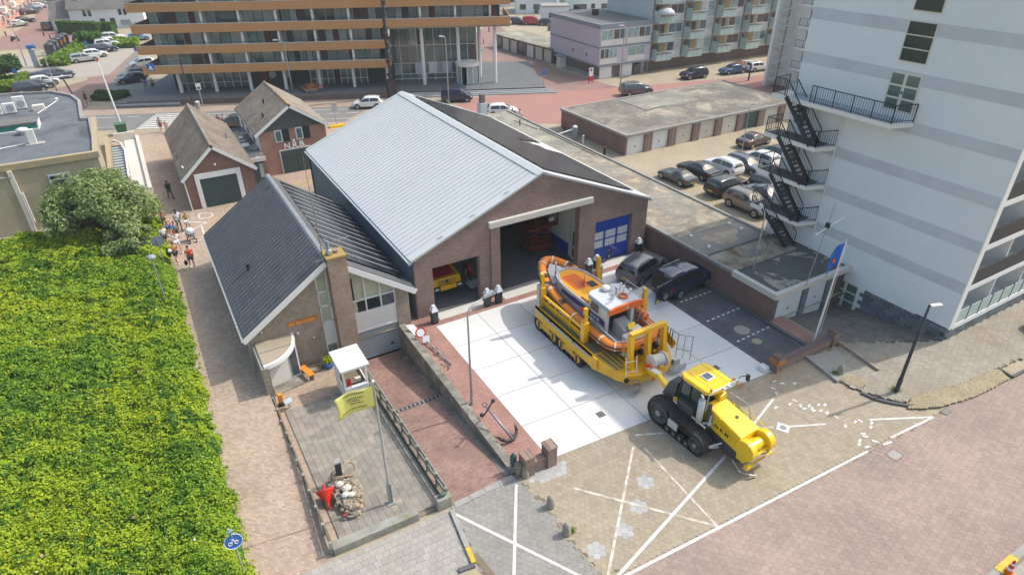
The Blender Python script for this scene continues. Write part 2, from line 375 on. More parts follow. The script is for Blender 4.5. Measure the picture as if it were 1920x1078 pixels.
def rectpoly(a, b, rot=0.0, gap=.008):
    c, s = math.cos(rot), math.sin(rot); return [(c*x-s*y, s*x+c*y) for x, y in ((-(a-gap)/2,-(b-gap)/2),((a-gap)/2,-(b-gap)/2),((a-gap)/2,(b-gap)/2),(-(a-gap)/2,(b-gap)/2))]
ROAD = [(7,9.5),(11.75,11.75),(26.2,10.95),(31.5,10.75),(34.4,10.95),(39.8,10.3),(60,8.4),(60,-8),(33,3),(23,3),(21,5.4),(11,7)]
TAN = [(12.0,11.85),(26.2,11.05),(31.4,10.85),(31.3,11.75),(30.0,13.9),(29.6,15.0),(30.0,17.4),(27.2,17.5),(12.3,18.35),(10.7,18.2),(11.1,16.0),(10.9,14.2),(11.1,12.2)]
GREY = [(7.35,18.2),(10.65,18.3),(11.05,16.0),(10.85,14.2),(11.0,12.2),(9.9,11.0),(7.5,12.5),(6.9,14.2)]
road = sheet('road', ROAD+[], .0, 'road_joint'); plaza = sheet('forecourt_paving', TAN, .001, 'plaza_joint'); greyp = sheet('grey_paving', GREY, .001, 'plaza_joint')
pave(road, [c for c in hexcells(ROAD, .30, .2) if c[0] < 42 and c[1] > 2.0], hexpoly(.30, .2), 'hex_red', zf=lambda x,y: .012)
pale = [(12.20,17.76),(15.67,14.95),(14.50,14.12),(13.14,13.43),(11.56,13.14)]
hc = hexcells(TAN, .29, -.05)
pp = [c for c in hc if math.hypot((c[0]-pale[0][0])/1.0, (c[1]-pale[0][1])/.45) < 1 or min(math.hypot(c[0]-q[0], c[1]-q[1]) for q in pale[1:]) < .42]
ps = set(pp)
pave(plaza, [c for c in hc if c not in ps], hexpoly(.29, -.05), 'hex_tan', zf=lambda x,y: .012)
pave(plaza, pp, hexpoly(.29, -.05), 'hex_pale', name='pale_paver', zf=lambda x,y: .0125)
pave(greyp, hexcells(GREY, .29, .1), hexpoly(.29, .1), 'hex_grey', zf=lambda x,y: .012)
def line(a, b, w, name, parent, m='line_paint', z=.022):
    a = Vector((*a, 0)); b = Vector((*b, 0)); d = (b-a).normalized(); s = Vector((-d.y, d.x, 0))*w/2
    L = parent.location
    return MB().quad(*[tuple(p+Vector((0,0,z))-L) for p in (a-s, b-s, b+s, a+s)]).build(name, m, parent)
P = plaza
line((10.48,17.91), (7.64,13.31), .13, 'painted_line', greyp); line((7.26,17.91), (10.42,12.31), .13, 'painted_line', greyp, z=.0228)
line((12.62,16.39), (16.74,11.51), .12, 'worn_line', P, 'worn_paint'); line((16.65,17.02), (11.26,12.03), .12, 'worn_line', P, 'worn_paint', .0225)
line((17.07,16.69), (16.74,11.51), .11, 'worn_line', P, 'worn_paint', .023); line((20.10,14.28), (11.56,11.80), .14, 'painted_line', P, z=.0235)
line((11.51,11.67), (26.30,10.98), .13, 'painted_line', P, z=.0240); line((28.40,12.32), (31.43,10.76), .12, 'painted_line', P); line((31.43,10.76), (28.11,10.97), .12, 'painted_line', P, z=.0225)
line((25.45,15.96), (23.02,15.14), .13, 'painted_line', P); line((24.38,14.10), (26.19,13.26), .12, 'painted_line', P); line((22.44,15.07), (23.70,14.46), .12, 'worn_line', P, 'worn_paint')
for a, b in (((1656,834),(1670,830)),): line((27.35,10.86), (27.91,10.78), .12, 'painted_line', P)
line((17.24,17.62), (18.99,16.80), .12, 'worn_line', P, 'worn_paint')
bits = [(26.69,16.95),(26.93,16.60),(26.16,16.57),(27.51,16.25),(25.95,16.17),(26.33,15.29),(25.86,15.22),(26.24,14.84),(26.23,14.60),(26.63,14.61),(26.60,14.39),(26.53,14.23),(27.14,14.41),(27.43,14.24),(26.84,14.05),(26.99,13.77),(27.11,13.32),(26.92,12.65),(27.64,12.59),(27.93,12.51),(27.96,11.94),(28.28,12.12),(27.20,11.86),(27.12,11.68),(26.62,11.63),(27.22,11.23),(26.54,11.17),(26.37,11.48),(25.02,15.42)]
for i, (x, y) in enumerate(bits):
    a = random.uniform(0, 3.1) if i % 3 else .3; d = Vector((math.cos(a), math.sin(a)))*.13
    line((x-d.x, y-d.y), (x+d.x, y+d.y), .12, 'white_paver', P, z=.021)
def cover(name, label, x, y, r, square, rz=0.0, z=.02, col='iron'):
    t = thing(name, label, 'manhole cover', (x, y, z), rz)
    if square:
        MB().box(-r, r, -r, r, 0, .008).build('frame', 'concrete_slab', t); MB().lathe([(r*.55,0),(r*.55,.006),(0.001,.006)], (0,0,.008), 18).build('lid', 'hex_grey', t)
    else:
        MB().lathe([(r,0),(r,.006),(.001,.006)], (0,0,0), 24).build('lid', col, t)
        MB().lathe([(r*1.18,0),(r*1.18,.004),(r*1.02,.004)], (0,0,0), 24).build('frame', 'hex_tan', t)
mat('iron', (.33,.32,.31), .6, metal=.3, var=.4, vs=6)
mat('iron_dark', (.06,.06,.06), .6, metal=.3)
cover('manhole_cover', 'pale square manhole frame with a round lid in front of the yellow tractor', *(24.09,14.19), .30, True, .55)
cover('manhole_cover', 'pale square manhole frame set in the yellow paver strip', *(37.44,10.79), .34, True, .2, .03)
cover('manhole_cover', 'large pale round manhole cover in the dark parking bays', *(28.99,21.44), .42, False, z=.016, col='kerb')
cover('manhole_cover', 'small tan round manhole cover in the last dark parking bay', *(28.85,20.12), .26, False, z=.016, col='hex_tan')
t = thing('drain_grate', 'small dark street gully grate beside the red road by the yellow paver kerb', 'drain', (*(32.38,10.67), .02), .1)
MB().box(-.28,.28,-.18,.18,0,.01).build('frame', 'iron_dark', t)
for k in range(5): MB().box(-.24,.24,-.15+k*.065,-.12+k*.065,.01,.016).build('slot_bar', 'iron', t)
t = thing('access_cover', 'grey rectangular metal access plate in the red road', 'manhole cover', (*(27.18,10.17), .016), .1)
MB().box(-.34,.34,-.3,.3,0,.006).build('frame', 'road_joint', t); MB().box(-.28,.28,-.24,.24,.006,.012).build('lid', 'iron', t)
# apron: concrete slabs
AX0, AX1, AY0, AY1 = 12.65, 27.35, 18.42, 31.65
apron = struct('concrete_apron', MB().quad((AX0,AY0,.004),(AX1-.15,17.62,.004),(AX1,AY1,.004),(AX0,AY1,.004)), 'joint')
nx_, ny_ = 5, 5
xs_ = [AX0, 15.6, 18.55, 21.5, 24.45, AX1];
for i in range(5):
    for j in range(5):
        g = .02
        def yy(x, k): lo = AY0-(x-AX0)*.055; return lo+(AY1-lo)*k/5
        a, b = xs_[i]+g, xs_[i+1]-g
        m = MB().add([(a,yy(a,j)+g,-.1),(b,yy(b,j)+g,-.1),(b,yy(b,j+1)-g,-.1),(a,yy(a,j+1)-g,-.1),(a,yy(a,j)+g,.014),(b,yy(b,j)+g,.014),(b,yy(b,j+1)-g,.014),(a,yy(a,j+1)-g,.014)],
                     [(4,5,6,7),(0,1,5,4),(1,2,6,5),(2,3,7,6),(3,0,4,7)])
        m.build('concrete_slab', 'concrete_slab', apron)
for x, y in ((16.69,19.73), (24.77,19.50)):
    t = thing('drain_grate', 'small black square floor drain in the %s of the white concrete apron' % ('middle' if x < 20 else 'right half'), 'drain', (x, y, .015))
    MB().box(-.2,.2,-.2,.2,0,.008).build('frame', 'iron_dark', t)
    for k in range(4): MB().box(-.17,.17,-.15+k*.09,-.12+k*.09,.008,.012).build('slot_bar', 'iron', t)
sheet('brick_strip', [(10.95,18.3),(AX0,18.42),(AX0,AY1),(30.9,AY1),(30.9,33.0),(10.95,33.0)], .004, 'red_brick_floor')
sheet('brick_strip', [(27.35,27.8),(31.15,27.8),(31.15,33.0),(30.9,33.0),(30.9,AY1),(27.35,AY1)], .0045, 'red_brick_floor')
bays = sheet('parking_bays', [(27.2,17.75),(30.75,17.9),(31.1,31.2),(27.35,31.2)], .008, 'bay_brick')
for a, b in (((27.97,25.85), (31.37,25.84)), ((27.80,23.26), (31.51,23.35)), ((27.78,20.70), (31.40,20.83)), ((29.05,18.25), (31.38,18.30))):
    a = Vector(a); b = Vector(b); n = 8
    for k in range(n):
        p = a.lerp(b, k/n); q = a.lerp(b, (k+.52)/n); line(p, q, .11, 'bay_dash', bays, z=.015)
kb = struct('bay_kerb', MB().box(30.85,31.12,17.9,28.2,-.1,.13), 'kerb_dark')
kb = struct('brick_border', MB().box(31.12,32.3,17.7,26.5,-.1,.09), 'red_brick_floor')
# yard in front of the house, ramp to the garage
def zyard(x, y): return 0.05 - .80*max(0, min(1, (y-18.8)/(31.5-18.8)))
def zramp(x, y): return -.02 - 1.73*max(0, min(1, (y-18.6)/(32.0-18.6)))
def strip(x0, x1, y0, y1, zf, n=14, dz=0.0):
    m = MB()
    for k in range(n):
        a, b = y0+(y1-y0)*k/n, y0+(y1-y0)*(k+1)/n
        m.quad((x0,a,zf(x0,a)+dz),(x1,a,zf(x1,a)+dz),(x1,b,zf(x1,b)+dz),(x0,b,zf(x0,b)+dz))
    return m
yard = struct('yard', strip(2.05, 7.3, 18.45, 32.8, zyard, dz=-.03), 'yard_joint')
YP = [(2.45,18.95),(7.05,18.75),(7.05,29.0),(5.2,29.4),(2.45,29.2)]
pave(yard, gridcells(YP, .31, .31, 0.0), rectpoly(.31, .31, 0, .01), 'yard_tile', name='tile', zf=lambda x,y: zyard(x,y)+.004, jit=.006)
struct('entrance_paving', strip(2.1, 7.2, 29.2, 32.8, zyard, 4, -.004), 'path_brick')
struct('edging', strip(2.2, 2.44, 18.95, 29.2, zyard, 10, .012), 'path_brick')
struct('ramp', strip(7.3, 10.75, 18.45, 32.8, zramp, dz=0), 'ramp_brick')
t = thing('channel_drain', 'dark slot drain across the brick garage ramp', 'drain', (8.9, 26.55, zramp(0,26.5)+.004))
MB().box(-1.25,1.75,-.12,.12,0,.02).build('channel', 'iron_dark', t)
for k in range(12): MB().box(-1.2+k*.25,-1.1+k*.25,-.1,.1,.02,.028).build('grate_bar', 'iron', t)
rw = T('retaining_wall', 'weathered concrete retaining wall between the garage ramp and the brick strip', 'wall', (10.75, 25, 0))
m = MB()
for k in range(16):
    a, b = 18.55+(32.8-18.55)*k/16, 18.55+(32.8-18.55)*(k+1)/16
    m.add([(10.62,a,zramp(0,a)-.3),(10.95,a,zramp(0,a)-.3),(10.95,b,zramp(0,b)-.3),(10.62,b,zramp(0,b)-.3),(10.62,a,.10),(10.95,a,.10),(10.95,b,.10),(10.62,b,.10)],[(4,5,6,7),(3,0,4,7),(1,2,6,5)]+([(0,1,5,4)] if k == 0 else []))
rw.p('wall', m, 'old_concrete'); rw.p('coping', MB().box(10.58,11.0,18.5,32.78,.10,.17), 'old_concrete')
struct('ramp_gully', strip(10.3, 10.62, 18.6, 32.7, zramp, 8, .02), 'old_concrete')
FP = [(1.2,18.75),(2.0,18.3),(7.15,18.15),(6.75,14.2),(7.6,11.6),(6,10),(-2.5,14.8),(-1.1,19.6)]
FP = [(.6,18.35),(2.05,18.2),(7.2,18.1),(6.7,14.2),(7.4,11.6),(5.5,10),(-4,14.5)]
fpv = sheet('front_pavement', FP, .003, 'yard_joint')
pave(fpv, gridcells(FP, .31, .31, -.02, .5), rectpoly(.31, .31, -.02, .009), 'grey_paver', zf=lambda x,y: .014, jit=.004)
kerbs = [((7.25,18.1),(6.85,15.1)),((10.75,18.35),(7.4,18.3))]
t = T('kerb', 'pale concrete kerb with a yellow painted end beside the grey paving', 'kerb', (7.05,16.6,0))
t.p('kerb_stone', MB().bar((7.25,18.05,.05),(6.98,16.0,.05),.2,.16), 'kerb'); t.p('yellow_stone', MB().bar((6.98,15.98,.052),(6.88,15.2,.052),.2,.16), 'yellow_line')
t.p('kerb_end', MB().bar((6.88,15.1,.04),(6.2,15.2,.04),.2,.14), 'kerb_dark')
yl = [(6.2,15.0),(6.85,15.0),(7.6,11.6),(6.9,10.9),(5.9,12.9)]
struct('yellow_paving', MB().quad(*[(x,y,.020) for x,y in yl]), 'yellow_paver')
line((7.1,15.6),(7.5,12.2),.3,'sand', greyp, 'plaza_joint', .021)
t = T('threshold_kerb', 'flush grey concrete threshold at the top of the ramp', 'kerb', (9.0,18.4,0))
for k in range(4): t.p('kerb_stone', MB().box(7.5+k*.78,8.26+k*.78,18.12+.03*k,18.42+.03*k,-.05,.035), 'kerb')
# right-hand pavement and tower forecourt
RP = [(30.05,17.2),(29.75,15.1),(30.0,14.0),(31.0,12.25),(34.4,11.5),(38.4,11.15),(40,11.1),(60,9.2),(60,14.2),(38.6,14.3),(36.6,15.2),(33.0,17.3)]
rpv = struct('right_pavement', MB().prism(RP, -.1, .1), 'yard_joint')
pave(rpv, gridcells(RP, .31, .31, .35, .5), rectpoly(.31, .31, .35, .01), 'walk_paver', zf=lambda x,y: .112, jit=.004)
yp = [(30.79,11.81),(32.32,11.00),(34.93,10.49),(38.08,10.36),(38.35,11.20),(35.24,11.51),(32.81,12.01),(32.07,12.24)]
yps = struct('yellow_strip', MB().prism(yp, -.05, .118), 'plaza_joint')
cc = gridcells(yp, .21, .105, .25, .5)
pave(yps, cc, rectpoly(.21, .105, .25, .01), 'yellow_paver', zf=lambda x,y: .128)
yp2 = [(29.83,15.15),(30.23,13.95),(30.99,14.24),(30.55,15.27)]
yps2 = struct('yellow_strip', MB().prism(yp2, -.05, .117), 'plaza_joint'); pave(yps2, gridcells(yp2, .21, .105, 1.2, .5), rectpoly(.21, .105, 1.2, .01), 'yellow_paver', zf=lambda x,y: .127)
t = T('kerb', 'dark curved kerb stones round the pavement corner below the black lamp post', 'kerb', (30.6,12.6,0))
cv = [(29.89,13.84),(30.05,13.13),(30.50,12.51),(31.03,11.95),(31.42,11.73)]
for a, b in zip(cv, cv[1:]): t.p('kerb_stone', MB().bar((*a,.05),(*b,.05),.16,.16), 'kerb_dark')
t = T('kerb', 'dark kerb stones where the yellow paver strip meets the red road', 'kerb', (38,10.6,0))
cv = [(38.51,11.22),(38.33,10.37),(39.83,10.32)]
for a, b in zip(cv, cv[1:]): t.p('kerb_stone', MB().bar((*a,.07),(*b,.07),.14,.16), 'kerb_dark')
t = T('ramp_edge', 'long grey kerb edge of the worn paved slab by the low brick wall', 'kerb', (29.9,16.3,0))
t.p('kerb_stone', MB().bar((30.05,17.6,.08),(29.62,15.05,.08),.22,.2), 'kerb')
sl_ = struct('side_slab', MB().quad((30.1,17.5,.125),(29.8,15.2,.125),(30.6,15.0,.125),(32.2,16.9,.125)), 'grey_paver')
t = T('edge_beam', 'rusty brown edging board in the pavement near the tower', 'kerb', (32.5,16,0)); t.p('board', MB().bar((32.75,17.4,.2),(32.35,14.5,.16),.12,.22), 'path_brick')
m = MB(); n = 10
def zcourt(s, q): # bilinear
    A, B, C, D = (32.6,17.4,.10), (38.4,14.4,.10), (38.4,22.4,-1.2), (31.2,21.3,-.12)
    return tuple(A[i]*(1-s)*(1-q)+B[i]*s*(1-q)+C[i]*s*q+D[i]*(1-s)*q for i in range(3))
for i in range(n):
    for j in range(n): m.quad(zcourt(i/n,j/n),zcourt((i+1)/n,j/n),zcourt((i+1)/n,(j+1)/n),zcourt(i/n,(j+1)/n))
struct('tower_forecourt', m, 'court_brick')
struct('tower_forecourt_base', MB().quad((32.3,14.3,-1.3),(38.5,14.3,-1.3),(38.5,22.6,-1.3),(32.3,22.6,-1.3)).quad((32.5,14.35,.097),(38.45,14.35,.097),(38.45,14.5,.097),(32.5,17.5,.097)), 'soil')
t = T('kerb', 'grey kerb with a bright yellow stone at the bottom right corner', 'kerb', (24.8,4.6,0))
t.p('kerb_stone', MB().bar((23.0,4.25,.06),(24.65,4.25,.06),.3,.16), 'kerb'); t.p('yellow_stone', MB().bar((24.68,4.25,.065),(25.95,4.25,.065),.32,.18), 'yellow_line'); t.p('kerb_stone', MB().bar((25.98,4.25,.06),(31,4.25,.06),.3,.16), 'kerb')
CP = [(23,4.1),(33,4.1),(33,-2),(23,-2)]
crp = struct('corner_pavement', MB().prism(CP, -.1, .09), 'yard_joint'); pave(crp, [c for c in gridcells(CP, .31, .31, 0, .5) if c[1] > 2.2], rectpoly(.31,.31,0,.01), 'grey_paver', zf=lambda x,y: .10)
# building materials
brickmat('gable_brick', (.265,.165,.145), (.165,.10,.09), (.30,.235,.205), var=.18, vs=.8, bump=.3)
brickmat('house_brick', (.33,.255,.205), (.17,.13,.11), (.38,.335,.28), var=.2, vs=1.0, bump=.3, stain=(.36,.31,.25), sv=.5, slo=.55, shi=.75)
brickmat('chimney_brick', (.34,.225,.165), (.20,.125,.10), (.38,.32,.26), var=.2, vs=1.0, bump=.3)
brickmat('shed_brick', (.235,.105,.085), (.175,.078,.065), (.24,.17,.14), var=.2, vs=.7, bump=.3)
brickmat('nrb_brick', (.33,.165,.12), (.265,.13,.095), (.32,.24,.19), var=.2, vs=.7, bump=.3)
brickmat('yellow_brick', (.44,.38,.27), (.38,.325,.23), (.33,.29,.22), var=.12, vs=.6, bump=.3)
brickmat('garage_brick', (.235,.125,.11), (.17,.088,.08), (.24,.18,.16), var=.2, vs=.7, bump=.3)
brickmat('plum_brick', (.155,.105,.10), (.125,.085,.082), (.15,.12,.115), var=.12, vs=.5, bump=.2)
mat('white_metal', (.575,.585,.59), .5, var=.5, vs=.3, col2=(.52,.53,.535), var2=.02, vs2=2, metal=.0, spec=.4)
mat('seam', (.44,.46,.47), .5)
mat('ridge_metal', (.45,.50,.52), .45)
mat('clad_blue', (.24,.31,.36), .45, var=.3, vs=1)
mat('trim_dark', (.07,.075,.08), .6)
mat('stone_white', (.62,.59,.54), .8, var=.3, vs=2, col2=(.52,.49,.44))
mat('white_paint', (.74,.75,.76), .55, var=.2, vs=1.5, col2=(.66,.67,.68))
mat('white_panel', (.70,.70,.69), .5, var=.2, vs=.8, col2=(.62,.62,.61))
mat('inner_white', (.68,.68,.67), .7)
mat('blue_paint', (.012,.07,.42), .45, var=.2, vs=2, col2=(.01,.055,.36))
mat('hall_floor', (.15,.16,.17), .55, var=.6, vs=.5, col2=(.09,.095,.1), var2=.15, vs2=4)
mat('grey_metal', (.36,.40,.44), .45, var=.15, vs=1)
mat('dark_green', (.035,.075,.075), .5, var=.3, vs=1.2)
mat('tile_dark', (.085,.09,.105), .55, piece=.10, var=.4, vs=.6, col2=(.115,.12,.135))
mat('tile_ridge', (.27,.285,.31), .6, var=.3, vs=2)
mat('tile_brown', (.215,.175,.145), .85, piece=.13, var=.7, vs=.5, col2=(.30,.255,.21), col3=(.15,.12,.10), vs3=.7, lo3=.55, hi3=.7)
mat('tile_gap', (.07,.06,.055), .9)
mat('moss_tile', (.42,.28,.12), .9, var=.5, vs=2)
mat('moss_cap', (.42,.27,.03), .95, var=.8, vs=3, col2=(.3,.22,.1))
mat('curtain', (.52,.52,.40), .8, var=.5, vs=6, col2=(.38,.38,.28))
mat('panel_frame', (.62,.63,.65), .35, metal=.6)
mat('orange_board', (.55,.20,.03), .6, var=.4, vs=4)
mat('orange_letter', (.75,.42,.12), .6)
mat('chrome', (.6,.6,.6), .25, metal=.9)
mat('black', (.02,.02,.022), .55); mat('rubber', (.03,.03,.032), .8, var=.3, vs=6, col2=(.05,.05,.05))
mat('galv', (.45,.46,.47), .4, metal=.6, var=.3, vs=4)
mat('wood_old', (.22,.185,.12), .9, var=.7, vs=3, col2=(.12,.105,.07), piece=.15)
mat('wood_grey', (.30,.285,.25), .9, var=.6, vs=3, col2=(.2,.185,.15), piece=.12)
def glass(name, col=(.02,.03,.035), rough=.06, spec=.9):
    m = mat(name, col, rough, spec=spec, coat=.3); return m
glass('glass'); glass('glass_green', (.022,.05,.048), .12, .3); glass('glass_pale', (.30,.37,.39), .1); glass('glass_teal', (.09,.15,.16), .08); glass('glass_blue', (.05,.07,.10), .08)
def pv_mat():
    m, nt, n, l, b = _nt('solar_cells')
    tc = n.new('ShaderNodeTexCoord'); br = n.new('ShaderNodeTexBrick'); l.new(tc.outputs['Object'], br.inputs['Vector']); br.offset = 0
    br.inputs['Color1'].default_value = c4((.008,.009,.013)); br.inputs['Color2'].default_value = c4((.012,.013,.018)); br.inputs['Mortar'].default_value = c4((.05,.053,.062))
    br.inputs['Scale'].default_value = 1; br.inputs['Mortar Size'].default_value = .009; br.inputs['Brick Width'].default_value = .165; br.inputs['Row Height'].default_value = .165
    l.new(br.outputs['Color'], b.inputs['Base Color']); b.inputs['Roughness'].default_value = .2; b.inputs['Specular IOR Level'].default_value = .3
pv_mat()
mat('solar_black', (.035,.033,.038), .25, piece=.3, spec=.5)
# BOATHOUSE
BX0, BX1, BY0, BY1, BE, BR, BXR = 12.05, 30.75, 33.0, 57.1, 4.25, 8.05, 21.35
bh = T('boathouse', 'large brick lifeboat house with a pale standing-seam metal roof and open doors', 'building', (21.4, 45, 0))
def zr(x): return BE+(BR-BE)*(x-BX0)/(BXR-BX0) if x <= BXR else BE+(BR-BE)*(BX1-x)/(BX1-BXR)
m = MB(); t0, t1 = BY0, BY0+.42
for a, b, z0 in ((BX0,13.25,-.2),(13.25,16.6,3.4),(16.6,18.1,-.2),(18.1,24.45,5.2),(24.45,26.0,-.2),(26.0,29.36,3.45),(29.36,BX1,-.2)):
    poly = [(a,z0),(b,z0),(b,zr(b))]+([(BXR,BR)] if a < BXR < b else [])+[(a,zr(a))]
    m.prismy(poly, t0, t1)
bh.p('front_wall', m, 'gable_brick')
for a, b in ((17.42,18.1),(24.45,25.15)): bh.p('pilaster', MB().box(a, b, BY0-.13, BY0+.05, -.1, 5.2), 'gable_brick')
bh.p('lintel', MB().box(17.3,25.5,BY0-.24,BY0+.1,5.2,5.62), 'stone_white', bevel=.02)
bh.p('side_wall', MB().box(BX0,BX0+.2,BY0+.42,BY1,-.2,BE), 'clad_blue'); bh.p('side_wall', MB().box(BX1-.2,BX1,BY0+.42,BY1,-.2,BE), 'gable_brick')
bh.p('rear_wall', MB().prismy([(BX0,-.2),(BX1,-.2),(BX1,BE),(BXR,BR),(BX0,BE)], BY1-.2, BY1+.002), 'gable_brick')
for k in range(80):     # ribs of the blue cladding
    y = BY0+.6+k*.3; bh.p('cladding_rib', MB().box(BX0-.035,BX0+.01,y,y+.06,.02 if y > 47 else .02,BE-.02), 'clad_blue')
bh.p('downpipe', MB().cyl((BX0-.07,33.02,.0),(BX0-.07,33.02,BE),.06), 'trim_dark'); bh.p('downpipe', MB().cyl((BX0-.07,BY1-.1,0),(BX0-.07,BY1-.1,BE),.06), 'trim_dark')
def slab(x0, z0, x1, z1, y0, y1, th):
    d = Vector((x1-x0,0,z1-z0)).normalized(); n = Vector((-d.z,0,d.x))
    if n.z < 0: n = -n
    n *= th
    return MB().add([(x0,y0,z0),(x1,y0,z1),(x1,y1,z1),(x0,y1,z0),(x0+n.x,y0,z0+n.z),(x1+n.x,y0,z1+n.z),(x1+n.x,y1,z1+n.z),(x0+n.x,y1,z0+n.z)],
                    [(3,2,1,0),(4,5,6,7),(0,1,5,4),(1,2,6,5),(2,3,7,6),(3,0,4,7)])
ov = .18; sl1 = (BR-BE)/(BXR-BX0); sl2 = (BR-BE)/(BX1-BXR)
rl = bh.p('roof', slab(BX0-ov, BE-ov*sl1+.03, BXR, BR+.03, BY0-.12, BY1+.12, .12), 'white_metal')
rr_ = bh.p('roof', slab(BXR, BR+.03, BX1+ov, BE-ov*sl2+.03, BY0-.12, BY1+.12, .12), 'white_metal')
n1 = Vector((-sl1,0,1)).normalized()
for k in range(48):
    y = BY0+.72+k*.49
    a = Vector((BX0-ov+.02,y,BE-ov*sl1+.03))+n1*.135; b = Vector((BXR-.34,y,BR+.03-.34*sl1))+n1*.135
    bh.p('standing_seam', MB().bar(a, b, .035, .04, n1), 'seam', parent=rl)
for dx, ss in ((-1,sl1),(1,sl2)):     # ridge capping and verge flashing
    bh.p('ridge_cap', slab(*( (BXR-.42, BR+.19-.42*ss, BXR, BR+.19) if dx < 0 else (BXR, BR+.19, BXR+.42, BR+.19-.42*ss)), BY0-.16, BY1+.16, .03), 'ridge_metal' if dx > 0 else 'white_metal')
for y in (BY0-.14, BY1-.12):
    bh.p('verge_flashing', slab(BX0-ov-.02, BE-ov*sl1+.155, BXR, BR+.155, y, y+.34, .03), 'ridge_metal' if y > 50 else 'white_metal'); bh.p('verge_flashing', slab(BXR, BR+.155, BX1+ov+.02, BE-ov*sl2+.155, y, y+.34, .03), 'ridge_metal' if y > 50 else 'white_metal')
for x, ss in ((14.0,0),(16.3,0),(18.8,0)):
    z = zr(x)+.3; bh.p('safety_hook', MB().bar((x-.22,BY0+.2,z-.1),(x+.12,BY0+.05,z+.04),.035,.03), 'trim_dark')
bh.p('gutter', MB().box(BX0-ov-.2,BX0-ov+.02,BY0-.1,BY1+.1,BE-.16,BE-.02), 'ridge_metal'); bh.p('gutter', MB().box(BX1+ov-.02,BX1+ov+.2,BY0-.1,BY1+.1,BE-.16,BE-.02), 'white_metal')
n2 = Vector((sl2,0,1)).normalized(); d2 = Vector((1,0,-sl2)).normalized(); SL = (Vector((BX1,0,BE))-Vector((BXR,0,BR))).length
pm_ = MB().boxm(Matrix.Identity(4), 1.68, 1.02, .04); pme = bpy.data.meshes.new('solar_panel'); pme.from_pydata(pm_.v, [], pm_.f); pme.materials.append(M_['solar_black'])
for i in range(5):
    for j in range(21):
        if i >= 3 and 9 <= j <= 11 and not (i == 3 and j != 10): continue
        s = .75+i*1.71+.85; y = BY0+1.35+j*1.06
        p = Vector((BXR, y, BR+.24))+d2*s+n2*.02
        o = bpy.data.objects.new('solar_panel', pme); COL.objects.link(o); o.parent = rr_
        o.matrix_local = Matrix.Translation(p-Vector(bh.off)) @ frame((0,0,0), d2, (0,1,0))
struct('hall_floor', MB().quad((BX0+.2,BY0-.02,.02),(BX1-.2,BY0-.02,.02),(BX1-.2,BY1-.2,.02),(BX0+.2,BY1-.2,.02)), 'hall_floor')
for a, b in ((13.25,16.6),(18.1,24.45),(26.0,29.36)): bh.p('threshold', MB().box(a-.05,b+.05,BY0-.85,BY0-.02,-.1,.028), 'stone_white')
bd = bh.p('sectional_door', MB().box(26.0,29.36,BY0+.3,BY0+.36,0,3.45), 'blue_paint')
for z in (.86,1.72,2.58): bh.p('panel_joint', MB().box(26.02,29.34,BY0+.292,BY0+.3,z-.012,z+.012), 'trim_dark', parent=bd)
for k in range(3):
    for z in (1.18,1.88):
        x = 26.06+k*1.12; bh.p('door_pane', MB().box(x,x+.9,BY0+.27,BY0+.3,z,z+.56), 'white_panel', parent=bd)
        for q in range(1,8): bh.p('pane_bar', MB().box(x+q*.1125-.008,x+q*.1125+.008,BY0+.262,BY0+.27,z,z+.56), 'grey_metal', parent=bd) if q % 2 else None
        bh.p('pane_bar', MB().box(x,x+.9,BY0+.261,BY0+.27,z+.27,z+.285), 'grey_metal', parent=bd)
bh.p('inner_wall', MB().box(25.3,25.42,BY0+.43,52,.02,5.3), 'inner_white'); bh.p('wall_stripe', MB().box(25.27,25.3,BY0+2.3,52,.02,1.0), 'blue_paint')
bh.p('inner_wall', MB().box(12.3,25.3,52,52.2,.02,4.2), 'inner_white'); bh.p('wall_stripe', MB().box(12.3,25.26,51.96,52,.02,1.0), 'blue_paint')
idoor = bh.p('inner_door', MB().box(25.2,25.26,BY0+.7,BY0+1.75,.03,2.5), 'white_paint')
for z0, z1 in ((.25,1.0),(1.15,2.35)): bh.p('door_pane', MB().box(25.185,25.2,BY0+.85,BY0+1.6,z0,z1), 'glass', parent=idoor)
bh.p('wall_pipe', MB().cyl((25.25,BY0+2.0,1.5),(25.25,BY0+2.0,3.0),.03), 'galv')
# HOUSE OF THE ANGLING CLUB
HX0, HX1, HXR, HY0, HY1, HE, HR = 1.95, 11.62, 6.8, 32.8, 47.3, 2.72, 6.05
hs = T('club_house', 'low brick house with dark tiled roof, solar panels and a tall chimney', 'house', (6.8, 40, 0))
def zh(x): return HE+(HR-HE)*(x-HX0)/(HXR-HX0) if x <= HXR else HE+(HR-HE)*(HX1-x)/(HX1-HXR)
m = MB()
for a, b, z0, z1 in ((HX0,6.0,-1.1,None),(6.7,7.8,-1.1,None),(10.62,11.45,-2,None),(6.0,6.7,-1.1,-.62)):
    if z1 is None: m.prismy([(a,z0),(b,z0),(b,zh(b)-.05)]+([(HXR,HR-.05)] if a < HXR < b else [])+[(a,zh(a)-.05)], HY0, HY0+.3)
    else: m.box(a, b, HY0, HY0+.3, z0, z1)
hs.p('front_wall', m, 'house_brick')
hs.p('side_wall', MB().box(HX0,HX0+.25,HY0+.3,HY1,-1,HE), 'house_brick'); hs.p('side_wall', MB().box(11.2,11.45,HY0+.3,HY1,-2,HE), 'house_brick')
hs.p('rear_wall', MB().prismy([(HX0,-.5),(HX1-.17,-.5),(HX1-.17,HE),(HXR,HR-.05),(HX0,HE)], HY1-.25, HY1+.001), 'house_brick')
hs.p('inner_wall', MB().box(HX0+.25,11.2,HY0+1.4,HY0+1.5,-1.9,2.4), 'inner_white')
def pane_col(xs, zs, y, frame_m, panes, parent_name, slope=None): ...
